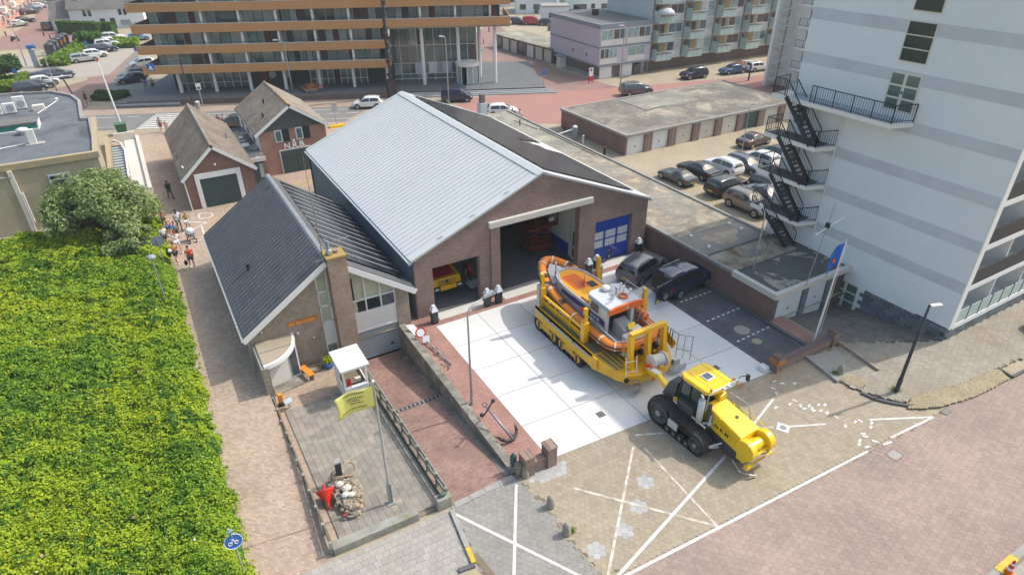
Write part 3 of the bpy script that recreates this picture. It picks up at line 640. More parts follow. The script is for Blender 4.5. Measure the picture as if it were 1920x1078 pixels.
wl_ = hs.p('window', MB().prismy([(6.0,.34),(6.7,.34),(6.7,zh(6.7)-.12),(6.0,zh(6.0)-.12)], HY0+.18, HY0+.22), 'curtain')
for z in (1.84,2.95,3.9): hs.p('frame_bar', MB().box(6.0,6.7,HY0+.06,HY0+.17,z-.05,z+.05), 'white_paint', parent=wl_)
for x in (6.0,6.62): hs.p('frame_bar', MB().box(x,x+.08,HY0+.06,HY0+.171,-.6,zh(x)-.15), 'white_paint', parent=wl_)
for z0, z1 in ((1.89,2.9),(3.0,3.85),(3.95,4.7)): hs.p('glass_pane', MB().box(6.08,6.62,HY0+.13,HY0+.14,z0,z1), 'glass_curtain' if False else 'curtain', parent=wl_)
hs.p('panel', MB().box(6.08,6.62,HY0+.10,HY0+.16,.36,1.79), 'white_panel', parent=wl_)
wl2 = hs.p('window', MB().box(6.08,6.62,HY0+.10,HY0+.16,-.58,.28), 'glass_teal'); hs.p('frame_bar', MB().box(6.0,6.7,HY0+.05,HY0+.172,.26,.36), 'white_paint', parent=wl2); hs.p('frame_bar', MB().box(6.0,6.7,HY0+.05,HY0+.172,-.64,-.55), 'white_paint', parent=wl2)
wr = hs.p('window', MB().prismy([(7.8,1.75),(10.62,1.75),(10.62,zh(10.62)-.2),(7.8,zh(7.8)-.2)], HY0+.2, HY0+.24), 'curtain')
for x in (7.8,8.72,9.66,10.54): hs.p('frame_bar', MB().box(x,x+.08,HY0+.06,HY0+.19,1.7,zh(x+.08)-.22), 'white_paint', parent=wr)
for z in (1.72,2.62): hs.p('frame_bar', MB().box(7.8,10.62,HY0+.055,HY0+.185,z,z+.08), 'white_paint', parent=wr)
for x0, x1, g in ((7.88,8.22,'curtain'),(8.22,8.72,'glass'),(8.8,9.66,'glass'),(9.74,10.54,'glass_blue')): hs.p('glass_pane', MB().box(x0,x1,HY0+.15,HY0+.16,1.8,2.62), g, parent=wr)
hs.p('glass_pane', MB().box(8.0,8.12,HY0+.16,HY0+.17,2.7,4.2), 'glass', parent=wr)
hs.p('panel', MB().box(7.8,10.62,HY0+.09,HY0+.2,.5,1.72), 'white_panel'); hs.p('frame_bar', MB().box(7.78,10.64,HY0+.04,HY0+.19,.42,.5), 'white_paint')
gd = hs.p('garage_door', MB().box(7.8,10.62,HY0+.18,HY0+.24,-1.78,.42), 'grey_metal')
for k in range(9): hs.p('door_rib', MB().box(7.82,10.6,HY0+.165,HY0+.18,-1.7+k*.235,-1.68+k*.235), 'clad_blue', parent=gd)
hs.p('door_handle', MB().box(10.0,10.22,HY0+.15,HY0+.18,-1.2,-1.08), 'black', parent=gd)
hs.p('wall_lamp', MB().ball((5.35,HY0-.06,1.15),.06), 'white_paint'); hs.p('wall_lamp', MB().ball((4.5,HY0-.1,1.75),.08), 'white_paint'); hs.p('wall_lamp', MB().ball((2.6,HY0-.06,2.45),.06), 'white_paint')
ch = hs.p('chimney', MB().box(6.72,7.8,32.1,33.2,-1.2,6.15), 'chimney_brick'); hs.p('cap', MB().box(6.68,7.84,32.06,33.24,6.15,6.3), 'moss_cap', parent=ch, bevel=.03)
hs.p('flue', MB().lathe([(.17,0),(.2,.12),(.14,.24),(.13,.3),(.09,.34)], (7.0,32.55,6.3), 12), 'galv', parent=ch, smooth=True); hs.p('flue', MB().cyl((7.0,32.55,6.6),(6.98,32.55,7.15),.09), 'clad_blue', parent=ch)
hs.p('flue_pot', MB().lathe([(.16,0),(.16,.16),(.1,.17)], (7.4,32.65,6.3), 12), 'tile_brown', parent=ch)
hs.p('bracket', MB().bar((7.3,32.0,4.0),(7.3,32.1,4.0),.05).bar((7.3,31.95,3.98),(7.3,31.95,4.3),.04), 'galv', parent=ch)
ovh = .38; hl = (HR-HE)/(HXR-HX0); hr2 = (HR-HE)/(HX1-HXR)
RF = hs.p('roof', slab(HX0-.3, HE-.3*hl-.02, HXR, HR-.02, HY0-ovh, HY1+.25, .1), 'tile_gap'); RF2 = hs.p('roof', slab(HXR, HR-.02, HX1+.1, HE-.1*hr2-.02, HY0-ovh, HY1+.25, .1), 'tile_gap')
def tiles(parent, off, x0, z0, xr, zr_, y0, y1, w, rows, material, name='roof_tile', side=-1, skip=None):
    """interlocking tiles laid up a slope from the eave (x0,z0) to the ridge (xr,zr_)"""
    d = Vector((xr-x0,0,zr_-z0)); L = d.length; d.normalize(); n = Vector((-d.z,0,d.x)); n = n if n.z > 0 else -n
    rl_ = L/rows; ex = rl_*1.12; g = .012
    prof = [(-w/2+g,0),(-w/2+g,.05),(-w/2+.06,.08),(-w/2+.12,.03),(0,.018),(w/2-.05,.026),(w/2-g,.03),(w/2-g,0)]
    vs = [];
    for a, lift in ((0,.018),(ex,.0)):
        for b, c in prof: vs.append((a, b, c+lift))
    k = len(prof); fs = [tuple(range(k))[::-1]]+[(i, i+1, k+i+1, k+i) for i in range(k-1)]
    me = bpy.data.meshes.new(name); A = frame((0,0,0), d, (0,1,0)) if n.dot(Vector(d).cross(Vector((0,1,0)))) > 0 else None
    if A is None:
        A = Matrix(((d.x,0,n.x,0),(d.y,1,n.y,0),(d.z,0,n.z,0),(0,0,0,1)))
    me.from_pydata([tuple(A @ Vector(v)) for v in vs], [], fs); me.materials.append(M_[material])
    cells = []
    nc = int((y1-y0)/w)
    for j in range(nc):
        for i in range(rows):
            p = Vector((x0,y0+w*(j+.5),z0))+d*(i*rl_)+n*.0
            if skip and skip(i, j, p): continue
            cells.append(p)
    cells.sort(key=lambda p: (p-Vector((0,0,23))).length)
    V0 = np.array([v.co[:] for v in me.vertices]); F0 = [tuple(p.vertices) for p in me.polygons]; V = []; F = []
    for q, p in enumerate(cells):
        if q < 300:
            o = bpy.data.objects.new(name, me); COL.objects.link(o); o.parent = parent; o.location = p-Vector(off)
        else:
            b = len(V); V += [tuple(v+np.array(p-Vector(off))) for v in V0]; F += [tuple(i+b for i in f) for f in F0]
    if V: o = mk(name+'_field', V, F, material, parent); o['kind'] = 'stuff'
tiles(RF, hs.off, HX0-.3, HE-.3*hl+.1, HXR-.12, HR-.12*hl+.1, HY0-ovh+.02, HY1+.2, .42, 19, 'tile_dark')
tiles(RF2, hs.off, HX1+.1, HE-.1*hr2+.1, HXR+.12, HR-.12*hr2+.1, HY0-ovh+.02, HY1+.2, .42, 19, 'tile_dark', skip=lambda i,j,p: 2 <= i <= 16 and 1 < j < 34)
for k in range(38):
    y = HY0-ovh+.02+k*.40; hs.p('ridge_tile', MB().add([(HXR-.2,y,HR+.02),(HXR-.08,y,HR+.14),(HXR+.08,y,HR+.14),(HXR+.2,y,HR+.02),(HXR-.2,y+.41,HR+.01),(HXR-.08,y+.41,HR+.12),(HXR+.08,y+.41,HR+.12),(HXR+.2,y+.41,HR+.01)],[(0,1,5,4),(1,2,6,5),(2,3,7,6),(0,3,2,1)]), 'tile_ridge', parent=RF)
for dx in (-1,1):
    if dx < 0: hs.p('bargeboard', slab(HX0-.32, HE-.32*hl-.32, HXR, HR-.32, HY0-ovh-.04, HY0-ovh, .34), 'white_paint')
    else: hs.p('bargeboard', slab(HXR, HR-.32, HX1+.12, HE-.12*hr2-.32, HY0-ovh-.04, HY0-ovh, .34), 'white_paint')
hs.p('gutter', MB().box(HX0-.48,HX0-.3,HY0-ovh,HY1+.2,HE-.36,HE-.22), 'stone_white'); hs.p('downpipe', MB().cyl((HX0-.15,HY0-.1,-.7),(HX0-.15,HY0-.1,HE-.3),.05), 'galv')
hs.p('roof_vent', MB().cyl((3.2,38.2,3.5),(3.2,38.2,4.05),.09).box(3.08,3.32,38.1,38.3,4.0,4.1), 'black')
hs.p('roof_vent', MB().box(6.3,6.5,45.4,45.7,5.75,5.95), 'black')
nH = Vector((hr2,0,1)).normalized(); dH = Vector((1,0,-hr2)).normalized(); SH = (Vector((HX1,0,HE))-Vector((HXR,0,HR))).length
pm2 = MB().boxm(Matrix.Identity(4), 1.6, .98, .035); pme2 = bpy.data.meshes.new('solar_panel'); pme2.from_pydata(pm2.v, [], pm2.f); pme2.materials.append(M_['solar_cells'])
for i in range(3):
    for j in range(13):
        p = Vector((HXR, HY0+.55+j*1.03+.5, HR+.12))+dH*(.72+i*1.63+.8)+nH*.08
        o = bpy.data.objects.new('solar_panel', pme2); COL.objects.link(o); o.parent = RF2; o.matrix_local = Matrix.Translation(p-Vector(hs.off)) @ frame((0,0,0), dH, (0,1,0))
for j in range(13):
    y = HY0+.55+j*1.03+(1.01 if j else 1.01); a = Vector((HXR,y,HR+.12))+dH*.7+nH*.095; b = Vector((HXR,y,HR+.12))+dH*5.6+nH*.095; hs.p('mounting_rail', MB().bar(a,b,.035,.035,nH), 'white_panel', parent=RF2)
sg = hs.p('name_board', MB().box(4.05,5.75,HY0-.05,HY0-.002,2.26,2.56), 'orange_board')
text_mesh('lettering', 'De Sportvisser', .3, frame(Vector((4.9,HY0-.055,2.41))-Vector(hs.off), (1,0,0), (0,0,1)), 'orange_letter', sg, sx=.85, bold=.004)
hs.p('porch_wall', MB().box(HX0,2.27,30.25,HY0,-1,1.75), 'house_brick')
can = [(2.1,HY0-.02)]+[(2.1+2.15*math.sin(a), HY0-.02-2.5*math.cos(a)) for a in [k*math.pi/2/12 for k in range(13)]]
cn = hs.p('canopy', MB().prism(can, 1.62, 1.86), 'white_paint'); can2 = [(2.1+(x-2.1)*.93, HY0-.02+(y-HY0+.02)*.93) for x, y in can]
hs.p('canopy_deck', MB().prism(can2, 1.86, 1.872), 'hex_tan', parent=cn)
hs.p('deck_seam', MB().box(2.12,3.9,31.6,31.64,1.872,1.885), 'kerb_dark', parent=cn)
a, b = Vector((2.45,31.7,0)), Vector((4.05,32.05,0))
hs.p('porch_front', MB().bar((2.4,31.75,.45),(3.55,32.0,.45),.1,2.3), 'white_panel'); dr = hs.p('door', MB().bar((3.57,32.0,.45),(4.15,32.15,.45),.08,2.3), 'white_paint'); hs.p('door_pane', MB().bar((3.66,31.96,.45),(4.07,32.07,.45),.06,1.9), 'glass_blue', parent=dr)
hs.p('step', MB().prism([(2.4,30.9),(4.3,31.2),(4.2,32.0),(2.4,31.7)], -.9, -.66), 'old_concrete')
am = T('antenna_mast', 'thin tall yellowish antenna mast beside the mossy chimney', 'antenna', (6.62, 32.5, 5.5))
am.p('mast', MB().tube([(6.62,32.5,5.3),(6.6,32.5,8.5),(6.52,32.5,12.2)],[.035,.025,.012],6), 'wood_old'); am.p('lower_mast', MB().cyl((6.62,32.42,3.4),(6.62,32.42,6.2),.035), 'galv')
for z, l in ((6.1,.45),(7.3,.35)):
    am.p('dipole', MB().bar((6.62-l,32.5,z),(6.62+l,32.45,z+.05),.02), 'galv')
for k in range(6): am.p('element', MB().bar((6.2+k*.09,32.3,6.12),(6.2+k*.09,32.75,6.12),.012), 'galv')
am2 = T('antenna', 'small comb shaped aerial above the solar panels near the chimney', 'antenna', (7.7,33.4,6.1))
am2.p('mast', MB().cyl((7.7,33.2,5.9),(7.7,33.2,6.8),.02,6), 'galv'); am2.p('boom', MB().bar((7.5,33.2,6.75),(8.4,33.2,6.8),.02), 'galv')
for k in range(6): am2.p('element', MB().bar((7.55+k*.15,33.0,6.77),(7.55+k*.15,33.4,6.77),.012), 'galv')
# YARD: fences, beams
t = T('yard_beam', 'mossy concrete beam closing the front of the tiled yard', 'wall', (3.9,18.6,0))
t.p('beam', MB().prism([(2.1,18.42),(5.85,18.32),(5.85,18.75),(2.1,18.88)], -.1, .42), 'mossy_concrete', bevel=.03)
t = T('gate_block', 'mossy concrete gate block with a green float on it at the ramp corner', 'wall', (7.1,18.6,0)); t.p('block', MB().box(6.72,7.42,18.3,18.7,-.1,.62), 'mossy_concrete', bevel=.03)
t = T('float', 'small dark green float lying on the concrete gate block', 'float', (7.05,18.55,.62)); t.p('body', MB().ball((7.05,18.52,.72),.1,10,6,(2.2,1,1)), 'tank', smooth=True)
def rail_fence(name, label, pts, h, n_rails, mrail, mpost, zf, thick=.07):
    a, b = pts; t = T(name, label, 'fence', ((a[0]+b[0])/2,(a[1]+b[1])/2,0)); L = math.dist(a, b); n = max(2, int(L/1.05))
    for k in range(n+1):
        s = k/n; x, y = a[0]+(b[0]-a[0])*s, a[1]+(b[1]-a[1])*s; z = zf(x,y); t.p('post', MB().box(x-.06,x+.06,y-.07,y+.07,z-.3,z+h+.05), mpost)
    for r in range(n_rails):
        for k in range(n):
            s0, s1 = k/n, (k+1)/n; p = [a[0]+(b[0]-a[0])*s0, a[1]+(b[1]-a[1])*s0]; q = [a[0]+(b[0]-a[0])*s1, a[1]+(b[1]-a[1])*s1]
            zz = h-.07-r*(h/n_rails); t.p('rail', MB().bar((p[0]+.03,p[1]+.02,zf(*p)+zz),(q[0]+.03,q[1]-.02,zf(*q)+zz),thick,h/n_rails*.62), mrail)
    return t
rail_fence('yard_fence', 'weathered mossy board fence between the brick path and the tiled yard', ((2.12,29.9),(2.06,18.6)), .62, 2, 'wood_old', 'mossy_concrete', zyard)
rail_fence('ramp_fence', 'grey board railing between the tiled yard and the garage ramp', ((7.32,29.4),(7.32,18.7)), .75, 2, 'wood_grey', 'wood_grey', zyard, .06)
struct('ramp_side', MB().prismx([(18.45,.05),(32.8,-.75),(32.8,-2),(18.45,-.2)], 7.2, 7.3), 'old_concrete')
struct('planting_strip', strip(7.08, 7.2, 19, 29, zyard, 6, .03), 'soil')
# more materials
mat('tower_wall', (.76,.81,.86), .8, var=.5, vs=.18, col2=(.70,.75,.80), var2=.02, vs2=3)
mat('tower_band', (.59,.635,.70), .8, var=.2, vs=.5)
mat('tower_fin', (.78,.79,.79), .7)
mat('stone_block', (.115,.14,.165), .75, piece=.3, var=.5, vs=1.5, col2=(.17,.195,.22), var2=.2, vs2=6)
mat('stone_joint', (.07,.08,.09), .9)
mat('stair_steel', (.03,.037,.05), .5, metal=.3)
mat('cream_frame', (.66,.65,.58), .6)
mat('roof_tan', (.46,.385,.27), .95, var=1.0, vs=.55, col2=(.22,.19,.15), var2=.25, vs2=2.5, col3=(.25,.235,.205), vs3=.30, lo3=.46, hi3=.64, dist=.5)
mat('roof_brown', (.25,.225,.185), .95, var=1.0, vs=.4, col2=(.15,.135,.115), var2=.22, vs2=2.5, col3=(.40,.345,.26), vs3=.25, lo3=.52, hi3=.68, dist=.6)
mat('roof_grey', (.255,.235,.21), .95, var=.5, vs=.5, col2=(.19,.175,.16), var2=.15, vs2=5)
mat('roof_centre', (.40,.34,.25), .95, var=.8, vs=.8, col2=(.27,.22,.16), var2=.15, vs2=5)
mat('roof_wet', (.30,.245,.17), .9, var=.8, vs=.6, col2=(.37,.33,.26), col3=(.16,.115,.065), vs3=.35, lo3=.45, hi3=.6, var2=.12, vs2=5)
mat('puddle', (.20,.19,.175), .12, spec=.6)
mat('roof_bitumen', (.085,.085,.09), .8, var=.4, vs=.8, col2=(.12,.12,.12), col3=(.36,.325,.26), vs3=.34, lo3=.52, hi3=.56)
mat('roof_green', (.31,.29,.235), .95, var=.9, vs=.4, col2=(.20,.195,.165), var2=.2, vs2=3, col3=(.38,.34,.26), vs3=.2, lo3=.52, hi3=.62)
mat('roof_edge', (.32,.31,.29), .85, var=.4, vs=1.5)
mat('bitumen', (.10,.115,.135), .7, var=.6, vs=.5, col2=(.16,.165,.175), var2=.15, vs2=3, col3=(.075,.075,.08), vs3=.3)
mat('ochre_edge', (.44,.33,.17), .9, var=.6, vs=2, col2=(.3,.28,.24))
mat('door_cream', (.60,.575,.51), .6, piece=.06, var=.2, vs=2); mat('door_white', (.70,.72,.75), .55, var=.15, vs=1)
mat('orange_fascia', (.50,.26,.105), .6, var=.25, vs=.15, col2=(.45,.235,.1), var2=.03, vs2=4)
mat('office_dark', (.05,.042,.045), .7, var=.4, vs=.5); mat('office_red', (.16,.05,.045), .7)
mat('podium', (.14,.145,.155), .8, var=.3, vs=.6); mat('podium_light', (.40,.41,.42), .8, var=.2, vs=1)
mat('lilac', (.55,.50,.60), .8, var=.2, vs=.4, col2=(.51,.465,.565)); mat('slate_band', (.23,.27,.32), .7)
mat('curtain_teal', (.36,.47,.46), .6, var=.6, vs=2.5, col2=(.16,.24,.24)); mat('curtain_white', (.62,.65,.66), .7, var=.5, vs=2.5, col2=(.36,.38,.38)); mat('room_dark', (.06,.055,.055), .4); mat('room_brown', (.11,.075,.07), .4)  # white curtain colour also carries sky reflection in the office panes
mat('frost', (.44,.56,.56), .35, var=.2, vs=2); mat('ochre_panel', (.40,.30,.16), .7); mat('render_blue', (.52,.59,.62), .8, var=.15, vs=.3)
mat('pink_facade', (.62,.33,.25), .8, var=.3, vs=.4); mat('ochre_facade', (.62,.45,.24), .8)
mat('roof_dark', (.17,.165,.16), .9, var=.4, vs=.5, var2=.2, vs2=3); mat('house_white', (.72,.75,.78), .8)
mat('teal', (.03,.17,.15), .6); mat('bin_green', (.05,.16,.08), .6); mat('terracotta', (.42,.13,.08), .8, var=.7, vs=8, col2=(.2,.12,.05))
mat('blue_cloth', (.02,.12,.55), .7); mat('awning', (.55,.28,.07), .7); mat('road_sign_blue', (.03,.13,.42), .5); mat('road_sign_white', (.8,.8,.8), .5); mat('sign_red', (.55,.03,.03), .5)
# TOWER
TX, TY0, TY1 = 38.4, 14.3, 28.25
tw = T('apartment_tower', 'tall pale blue-grey apartment tower with grey floor bands on the right', 'building', (45, 20, 0))
m = MB().box(TX, 62, TY0+2.0, TY1, -1.6, 25.3)      # core behind the loggias
m.box(TX, TX+.35, TY0, TY0+2.0, 1.0, 25.3)           # end wall in front of it
tw.p('wall', m, 'tower_wall')
for k in range(8):
    z = 3.42+2.65*k; tw.p('floor_band', MB().box(TX-.012, TX+.2, TY0+.012, TY1-.02, z, z+.68), 'tower_band')
tw.p('corner_fin', MB().box(TX-.02, TX+.5, TY0-.06, TY0+.0, .95, 25.3), 'tower_fin')
tw.p('plinth', MB().box(TX+.06, 62, TY0+.06, TY1-.1, -1.7, .93), 'stone_joint')
for r in range(7):                                   # big stone blocks of the plinth, each its own
    z = -1.1+r*.29
    for k in range(26):
        y = TY0+.02+k*.54+(r % 2)*.27; y1 = min(y+.52, 20.0)
        if y > 19.7: break
        zg = -1.05*(y-TY0)/5.7
        if z+.28 < zg: continue
        tw.p('stone_block', MB().box(TX-.02-random.uniform(0,.015), TX+.08, y, y1, z, z+.275), 'stone_block')
for r in range(4):
    z = -.2+r*.29
    for k in range(42):
        x = TX+.0+k*.56+(r % 2)*.27; tw.p('stone_block', MB().box(x, x+.54, TY0-.0-random.uniform(0,.015), TY0+.1, z, z+.275), 'stone_block') if x < 54 else None
for k in range(9):
    zf_ = .75 if k == 0 else 3.45+2.65*(k-1)         # slab level
    tw.p('balcony_slab', MB().box(TX+.5, 62, TY0-.02, TY0+2.05, zf_, zf_+.34), 'tower_fin')
    if k == 0:
        for q in range(12):
            x = TX+.62+q*1.25; tw.p('parapet_pane', MB().box(x, x+1.18, TY0+.02, TY0+.06, zf_+.42, zf_+1.3), 'frost')
            tw.p('parapet_post', MB().box(x+1.19, x+1.24, TY0, TY0+.08, zf_+.34, zf_+1.36), 'stair_steel')
    else: tw.p('parapet', MB().box(TX+.52, 60, TY0+.0, TY0+.05, zf_+.36, zf_+1.32), 'stair_steel')
    for q in range(6):
        x = TX+.9+q*3.6
        w = tw.p('window', MB().box(x, x+1.5, TY0+1.93, TY0+1.99, zf_+.5, zf_+2.35), 'glass_blue')
        tw.p('frame_bar', MB().box(x+.7, x+.78, TY0+1.88, TY0+1.93, zf_+.5, zf_+2.35), 'white_paint', parent=w)
        tw.p('balcony_door', MB().box(x+1.75, x+2.6, TY0+1.93, TY0+1.99, zf_+.36, zf_+2.35), 'white_paint')
        if q: tw.p('partition', MB().box(x-.55, x-.43, TY0+.1, TY0+2.0, zf_+.34, zf_+2.65), 'tower_fin')
for k in range(4):
    z0 = 15.15+2.65*k
    w = tw.p('window', MB().box(TX-.03, TX+.02, 20.28, 21.95, z0, z0+2.2), 'cream_frame')
    for q in range(3): tw.p('glass_pane', MB().box(TX-.045, TX-.03, 20.36, 21.87, z0+.08+q*.71, z0+.72+q*.71), 'glass_green', parent=w)
def double_door(z0, y0, y1, h):
    d = tw.p('double_door', MB().box(TX-.04, TX+.02, y0, y1, z0, z0+h), 'cream_frame'); ym = (y0+y1)/2
    for a, b in ((y0+.1,ym-.1),(ym+.1,y1-.1)):
        for q in range(3): tw.p('door_pane', MB().box(TX-.055, TX-.04, a, b, z0+.1+q*(h-.1)/3, z0+(q+1)*(h-.1)/3-.02), 'glass_teal', parent=d)
    tw.p('door_handle', MB().box(TX-.1,TX-.05,ym-.05,ym+.02,z0+1.0,z0+1.15), 'black', parent=d)
double_door(12.42, 20.25, 22.1, 2.2); double_door(-1.08, 20.1, 21.95, 2.05)
for z in (2.3,4.95,7.6,10.25):
    d = tw.p('stair_door', MB().box(TX-.04, TX+.02, 26.9, 27.9, z-.2, z+1.9), 'cream_frame')
    for q in range(3): tw.p('door_pane', MB().box(TX-.055, TX-.04, 27.0, 27.8, z-.1+q*.66, z+.5+q*.66), 'glass_teal', parent=d)
tw.p('downpipe', MB().cyl((TX-.08,24.3,2.0),(TX-.08,24.3,11.6),.06,8), 'white_paint')
levels = [12.05, 9.4, 6.75, 4.1, 2.0]; SX0, SX1 = 36.95, TX
def railing(pts, h=1.05, gap=.16, name='railing'):
    m = MB()
    for a, b in zip(pts, pts[1:]):
        a = Vector(a); b = Vector(b); L = (b-a).length; up = Vector((0,0,h))
        m.bar(a+up, b+up, .05, .05); m.bar(a+Vector((0,0,.12)), b+Vector((0,0,.12)), .03)
        n = max(1, int(L/gap))
        for k in range(n+1):
            p = a.lerp(b, k/n); post = k % 8 == 0 or k == n; m.bar(p, p+up, .05 if post else .018, None)
    return m
for k, z in enumerate(levels[:4]):
    y0 = 20.0 if k == 0 else 24.35
    tw.p('landing', MB().add([(SX0+.02,y0+.5,z-.28),(SX0+.02,28.9,z-.28),(TX,28.9,z-.28),(TX,y0,z-.28),(SX0,y0+.45,z),(SX0,28.9,z),(TX,28.9,z),(TX,y0-.05,z)],[(0,1,2,3),(7,6,5,4),(0,4,5,1),(1,5,6,2),(2,6,7,3),(3,7,4,0)]), 'tower_fin')
    tw.p('landing_floor', MB().box(SX0+.1,TX-.02,y0+.55,28.8,z+.002,z+.012), 'kerb_dark' if k else 'grey_metal')
    tw.p('railing', railing([(TX-.05,y0+.03,z),(SX0+.05,y0+.5,z)] + ([(SX0+.05,26.0,z)] if k == 0 else [(SX0+.05,25.1,z)])), 'stair_steel')
    tw.p('railing', railing([(SX0+.05,27.95,z),(SX0+.05,28.85,z),(TX,28.85,z)]), 'stair_steel')
    zb = levels[k+1]; ya, yb = 27.75, 25.25
    m = MB()
    for x in (SX0-.02,SX0+.86): m.bar((x,ya,z-.02),(x,yb,zb+.02),.07,.28)
    fl = tw.p('stair_flight', m, 'stair_steel')
    for q in range(11):
        s = (q+.5)/11; tw.p('tread', MB().box(SX0+.02,SX0+.82,ya+(yb-ya)*s-.13,ya+(yb-ya)*s+.13,z+(zb-z)*s-.02,z+(zb-z)*s+.02), 'kerb_dark', parent=fl)
    for x in (SX0-.02,SX0+.86):
        rm = MB(); rm.bar((x,ya,z+1.0),(x,yb,zb+1.0),.05,.05)
        for q in range(15): s = q/14; rm.bar((x,ya+(yb-ya)*s,z+(zb-z)*s),(x,ya+(yb-ya)*s,z+(zb-z)*s+1.0),.045 if q in (0,14,7) else .018)
        tw.p('handrail', rm, 'stair_steel', parent=fl)
GXF = 80.6
gw = T('gallery_flats', 'white galleried flats with dark railings beyond the garages, half hidden by the tower', 'building', (84, 56, 0))
gw.p('wall', MB().box(GXF+1.3, 100, 40, 64.2, -.1, 17), 'tower_fin'); gw.p('end_fin', MB().box(GXF-1.0, GXF+1.3, 63.9, 64.3, -.1, 17), 'tower_fin')
for k in range(6):
    z = .3+2.75*k
    gw.p('gallery_slab', MB().box(GXF, GXF+1.3, 42, 61.0, z-.28, z), 'tower_fin'); gw.p('railing', railing([(GXF+.05,50.0,z),(GXF+.05,60.9,z)], 1.0, .3), 'stair_steel')
    for y, w_, g in ((59.2,1.2,'w'),(57.6,1.2,'w'),(56.1,1.1,'d'),(54.2,1.3,'w'),(52.6,1.1,'d'),(50.8,1.3,'w')):
        if g == 'd': d = gw.p('door', MB().box(GXF+1.22,GXF+1.3,y,y+w_,z,z+2.15), 'white_paint'); gw.p('door_pane', MB().box(GXF+1.2,GXF+1.22,y+.2,y+w_-.2,z+.95,z+1.95), 'glass_blue', parent=d)
        else: w = gw.p('window', MB().box(GXF+1.22,GXF+1.3,y,y+w_,z+.8,z+2.15), 'white_paint'); gw.p('glass_pane', MB().box(GXF+1.2,GXF+1.22,y+.08,y+w_-.08,z+.88,z+2.07), 'glass' if (k+int(y)) % 3 else 'room_brown', parent=w)
sp = T('spiral_stair', 'pale yellow spiral escape stair at the end of the galleried flats', 'staircase', (GXF, 62.6, 0))
sx_, sy_ = GXF-.2, 62.7
sp.p('pole', MB().cyl((sx_,sy_,0),(sx_,sy_,17),.1), 'wood_grey')
for q in range(80):
    a = q*.55; z = .2+q*.2; c0, s0, c1, s1 = 1.1*math.cos(a), 1.1*math.sin(a), 1.1*math.cos(a+.5), 1.1*math.sin(a+.5)
    sp.p('tread', MB().add([(sx_,sy_,z),(sx_+c0,sy_+s0,z),(sx_+c1,sy_+s1,z),(sx_,sy_,z+.06),(sx_+c0,sy_+s0,z+.06),(sx_+c1,sy_+s1,z+.06)],[(2,1,0),(3,4,5),(0,1,4,3),(1,2,5,4),(2,0,3,5)]), 'cream_frame')
sp.p('handrail', MB().tube([(sx_+1.1*math.cos(q*.3),sy_+1.1*math.sin(q*.3),1.2+q*.109) for q in range(146)], .035, 5), 'cream_frame')
# GARAGES BESIDE THE BOATHOUSE
ga = T('garage_row', 'long flat-roofed garage row with stained roof beside the boathouse', 'garage', (34, 40, 0))
GX0, GX1, GY0, GY1, GZ = 31.15, 37.6, 21.15, 66.0, 1.9
ga.p('wall', MB().box(GX0, GX0+.25, GY0, GY1, -.5, GZ), 'garage_brick'); ga.p('wall', MB().box(GX1-.25, GX1, 27.2, GY1, -.2, GZ), 'garage_brick'); ga.p('wall', MB().box(GX0+.25, GX1-.25, GY1-.25, GY1, -.2, GZ), 'garage_brick')
ga.p('wall', MB().box(GX0+.25, TX-.0, GY0+.18, GY0+.4, -1.3, GZ-.05), 'plum_brick')
ga.p('core', MB().box(GX0+.3, GX1-.3, GY0+1, GY1-.4, -.3, GZ-.1), 'garage_brick'); ga.p('core', MB().box(GX1-.3, TX-.02, GY0+1, 27.0, -1.3, GZ-.1), 'garage_brick')
for x in (31.2,33.95,36.35): ga.p('pier', MB().box(x, x+(.32 if x < 32 else .5), GY0-.02, GY0+.2, -1.2, GZ-.02), 'stone_block')
for x0, x1 in ((31.6,33.9),(34.5,36.3)):
    d = ga.p('garage_door', MB().box(x0, x1, GY0+.08, GY0+.14, -1.0, GZ-.12), 'door_white'); ga.p('door_handle', MB().box((x0+x1)/2-.04,(x0+x1)/2+.04,GY0+.04,GY0+.08,.5,.62), 'black', parent=d)
def roofpart(name, x0, x1, y0, y1, z, m_): return ga.p(name, MB().box(x0, x1, y0, y1, z-.12, z), m_)
roofpart('roof_section', GX0-.05, TX-.02, GY0-.05, 24.6, GZ+.1, 'roof_bitumen'); roofpart('roof_section', GX0-.05, GX1, 24.6, 27.2, GZ+.102, 'roof_wet'); roofpart('roof_section', GX1, TX-.02, 24.6, 27.2, GZ+.099, 'roof_bitumen')
roofpart('roof_section', GX0-.05, GX1, 27.2, 30.3, GZ+.101, 'roof_grey'); roofpart('roof_section', GX0-.05, GX1, 30.3, 50, GZ+.103, 'roof_tan'); roofpart('roof_section', GX0-.05, GX1, 50, GY1, GZ+.1, 'roof_green')
cen = []
for k in range(18):
    a = k/18*2*math.pi; r = 1+.22*math.sin(3*a+.5)+.12*math.sin(5*a); cen.append((34.4+1.5*r*math.cos(a), 28.75+.95*r*math.sin(a)))
ga.p('worn_patch', MB().prism(cen, GZ+.1, GZ+.106), 'roof_centre')
pud = [(34.6+.85*(1+.25*math.sin(2*a+1)+.1*math.sin(5*a))*math.cos(a), 26.0+.55*(1+.2*math.sin(3*a))*math.sin(a)) for a in [k/20*2*math.pi for k in range(20)]]
pd = ga.p('puddle', MB().prism(pud, GZ+.1, GZ+.108), 'puddle')
ga.p('roof_curb', MB().box(GX1-.12,GX1+.1,27.2,GY1,GZ-.05,GZ+.22), 'roof_edge'); ga.p('roof_curb', MB().box(GX0-.12,GX0+.12,24.6,33.3,GZ-.02,GZ+.2), 'roof_edge'); ga.p('roof_curb', MB().box(GX0-.1,GX0+.1,33.3,GY1,GZ-.02,GZ+.18), 'roof_edge')
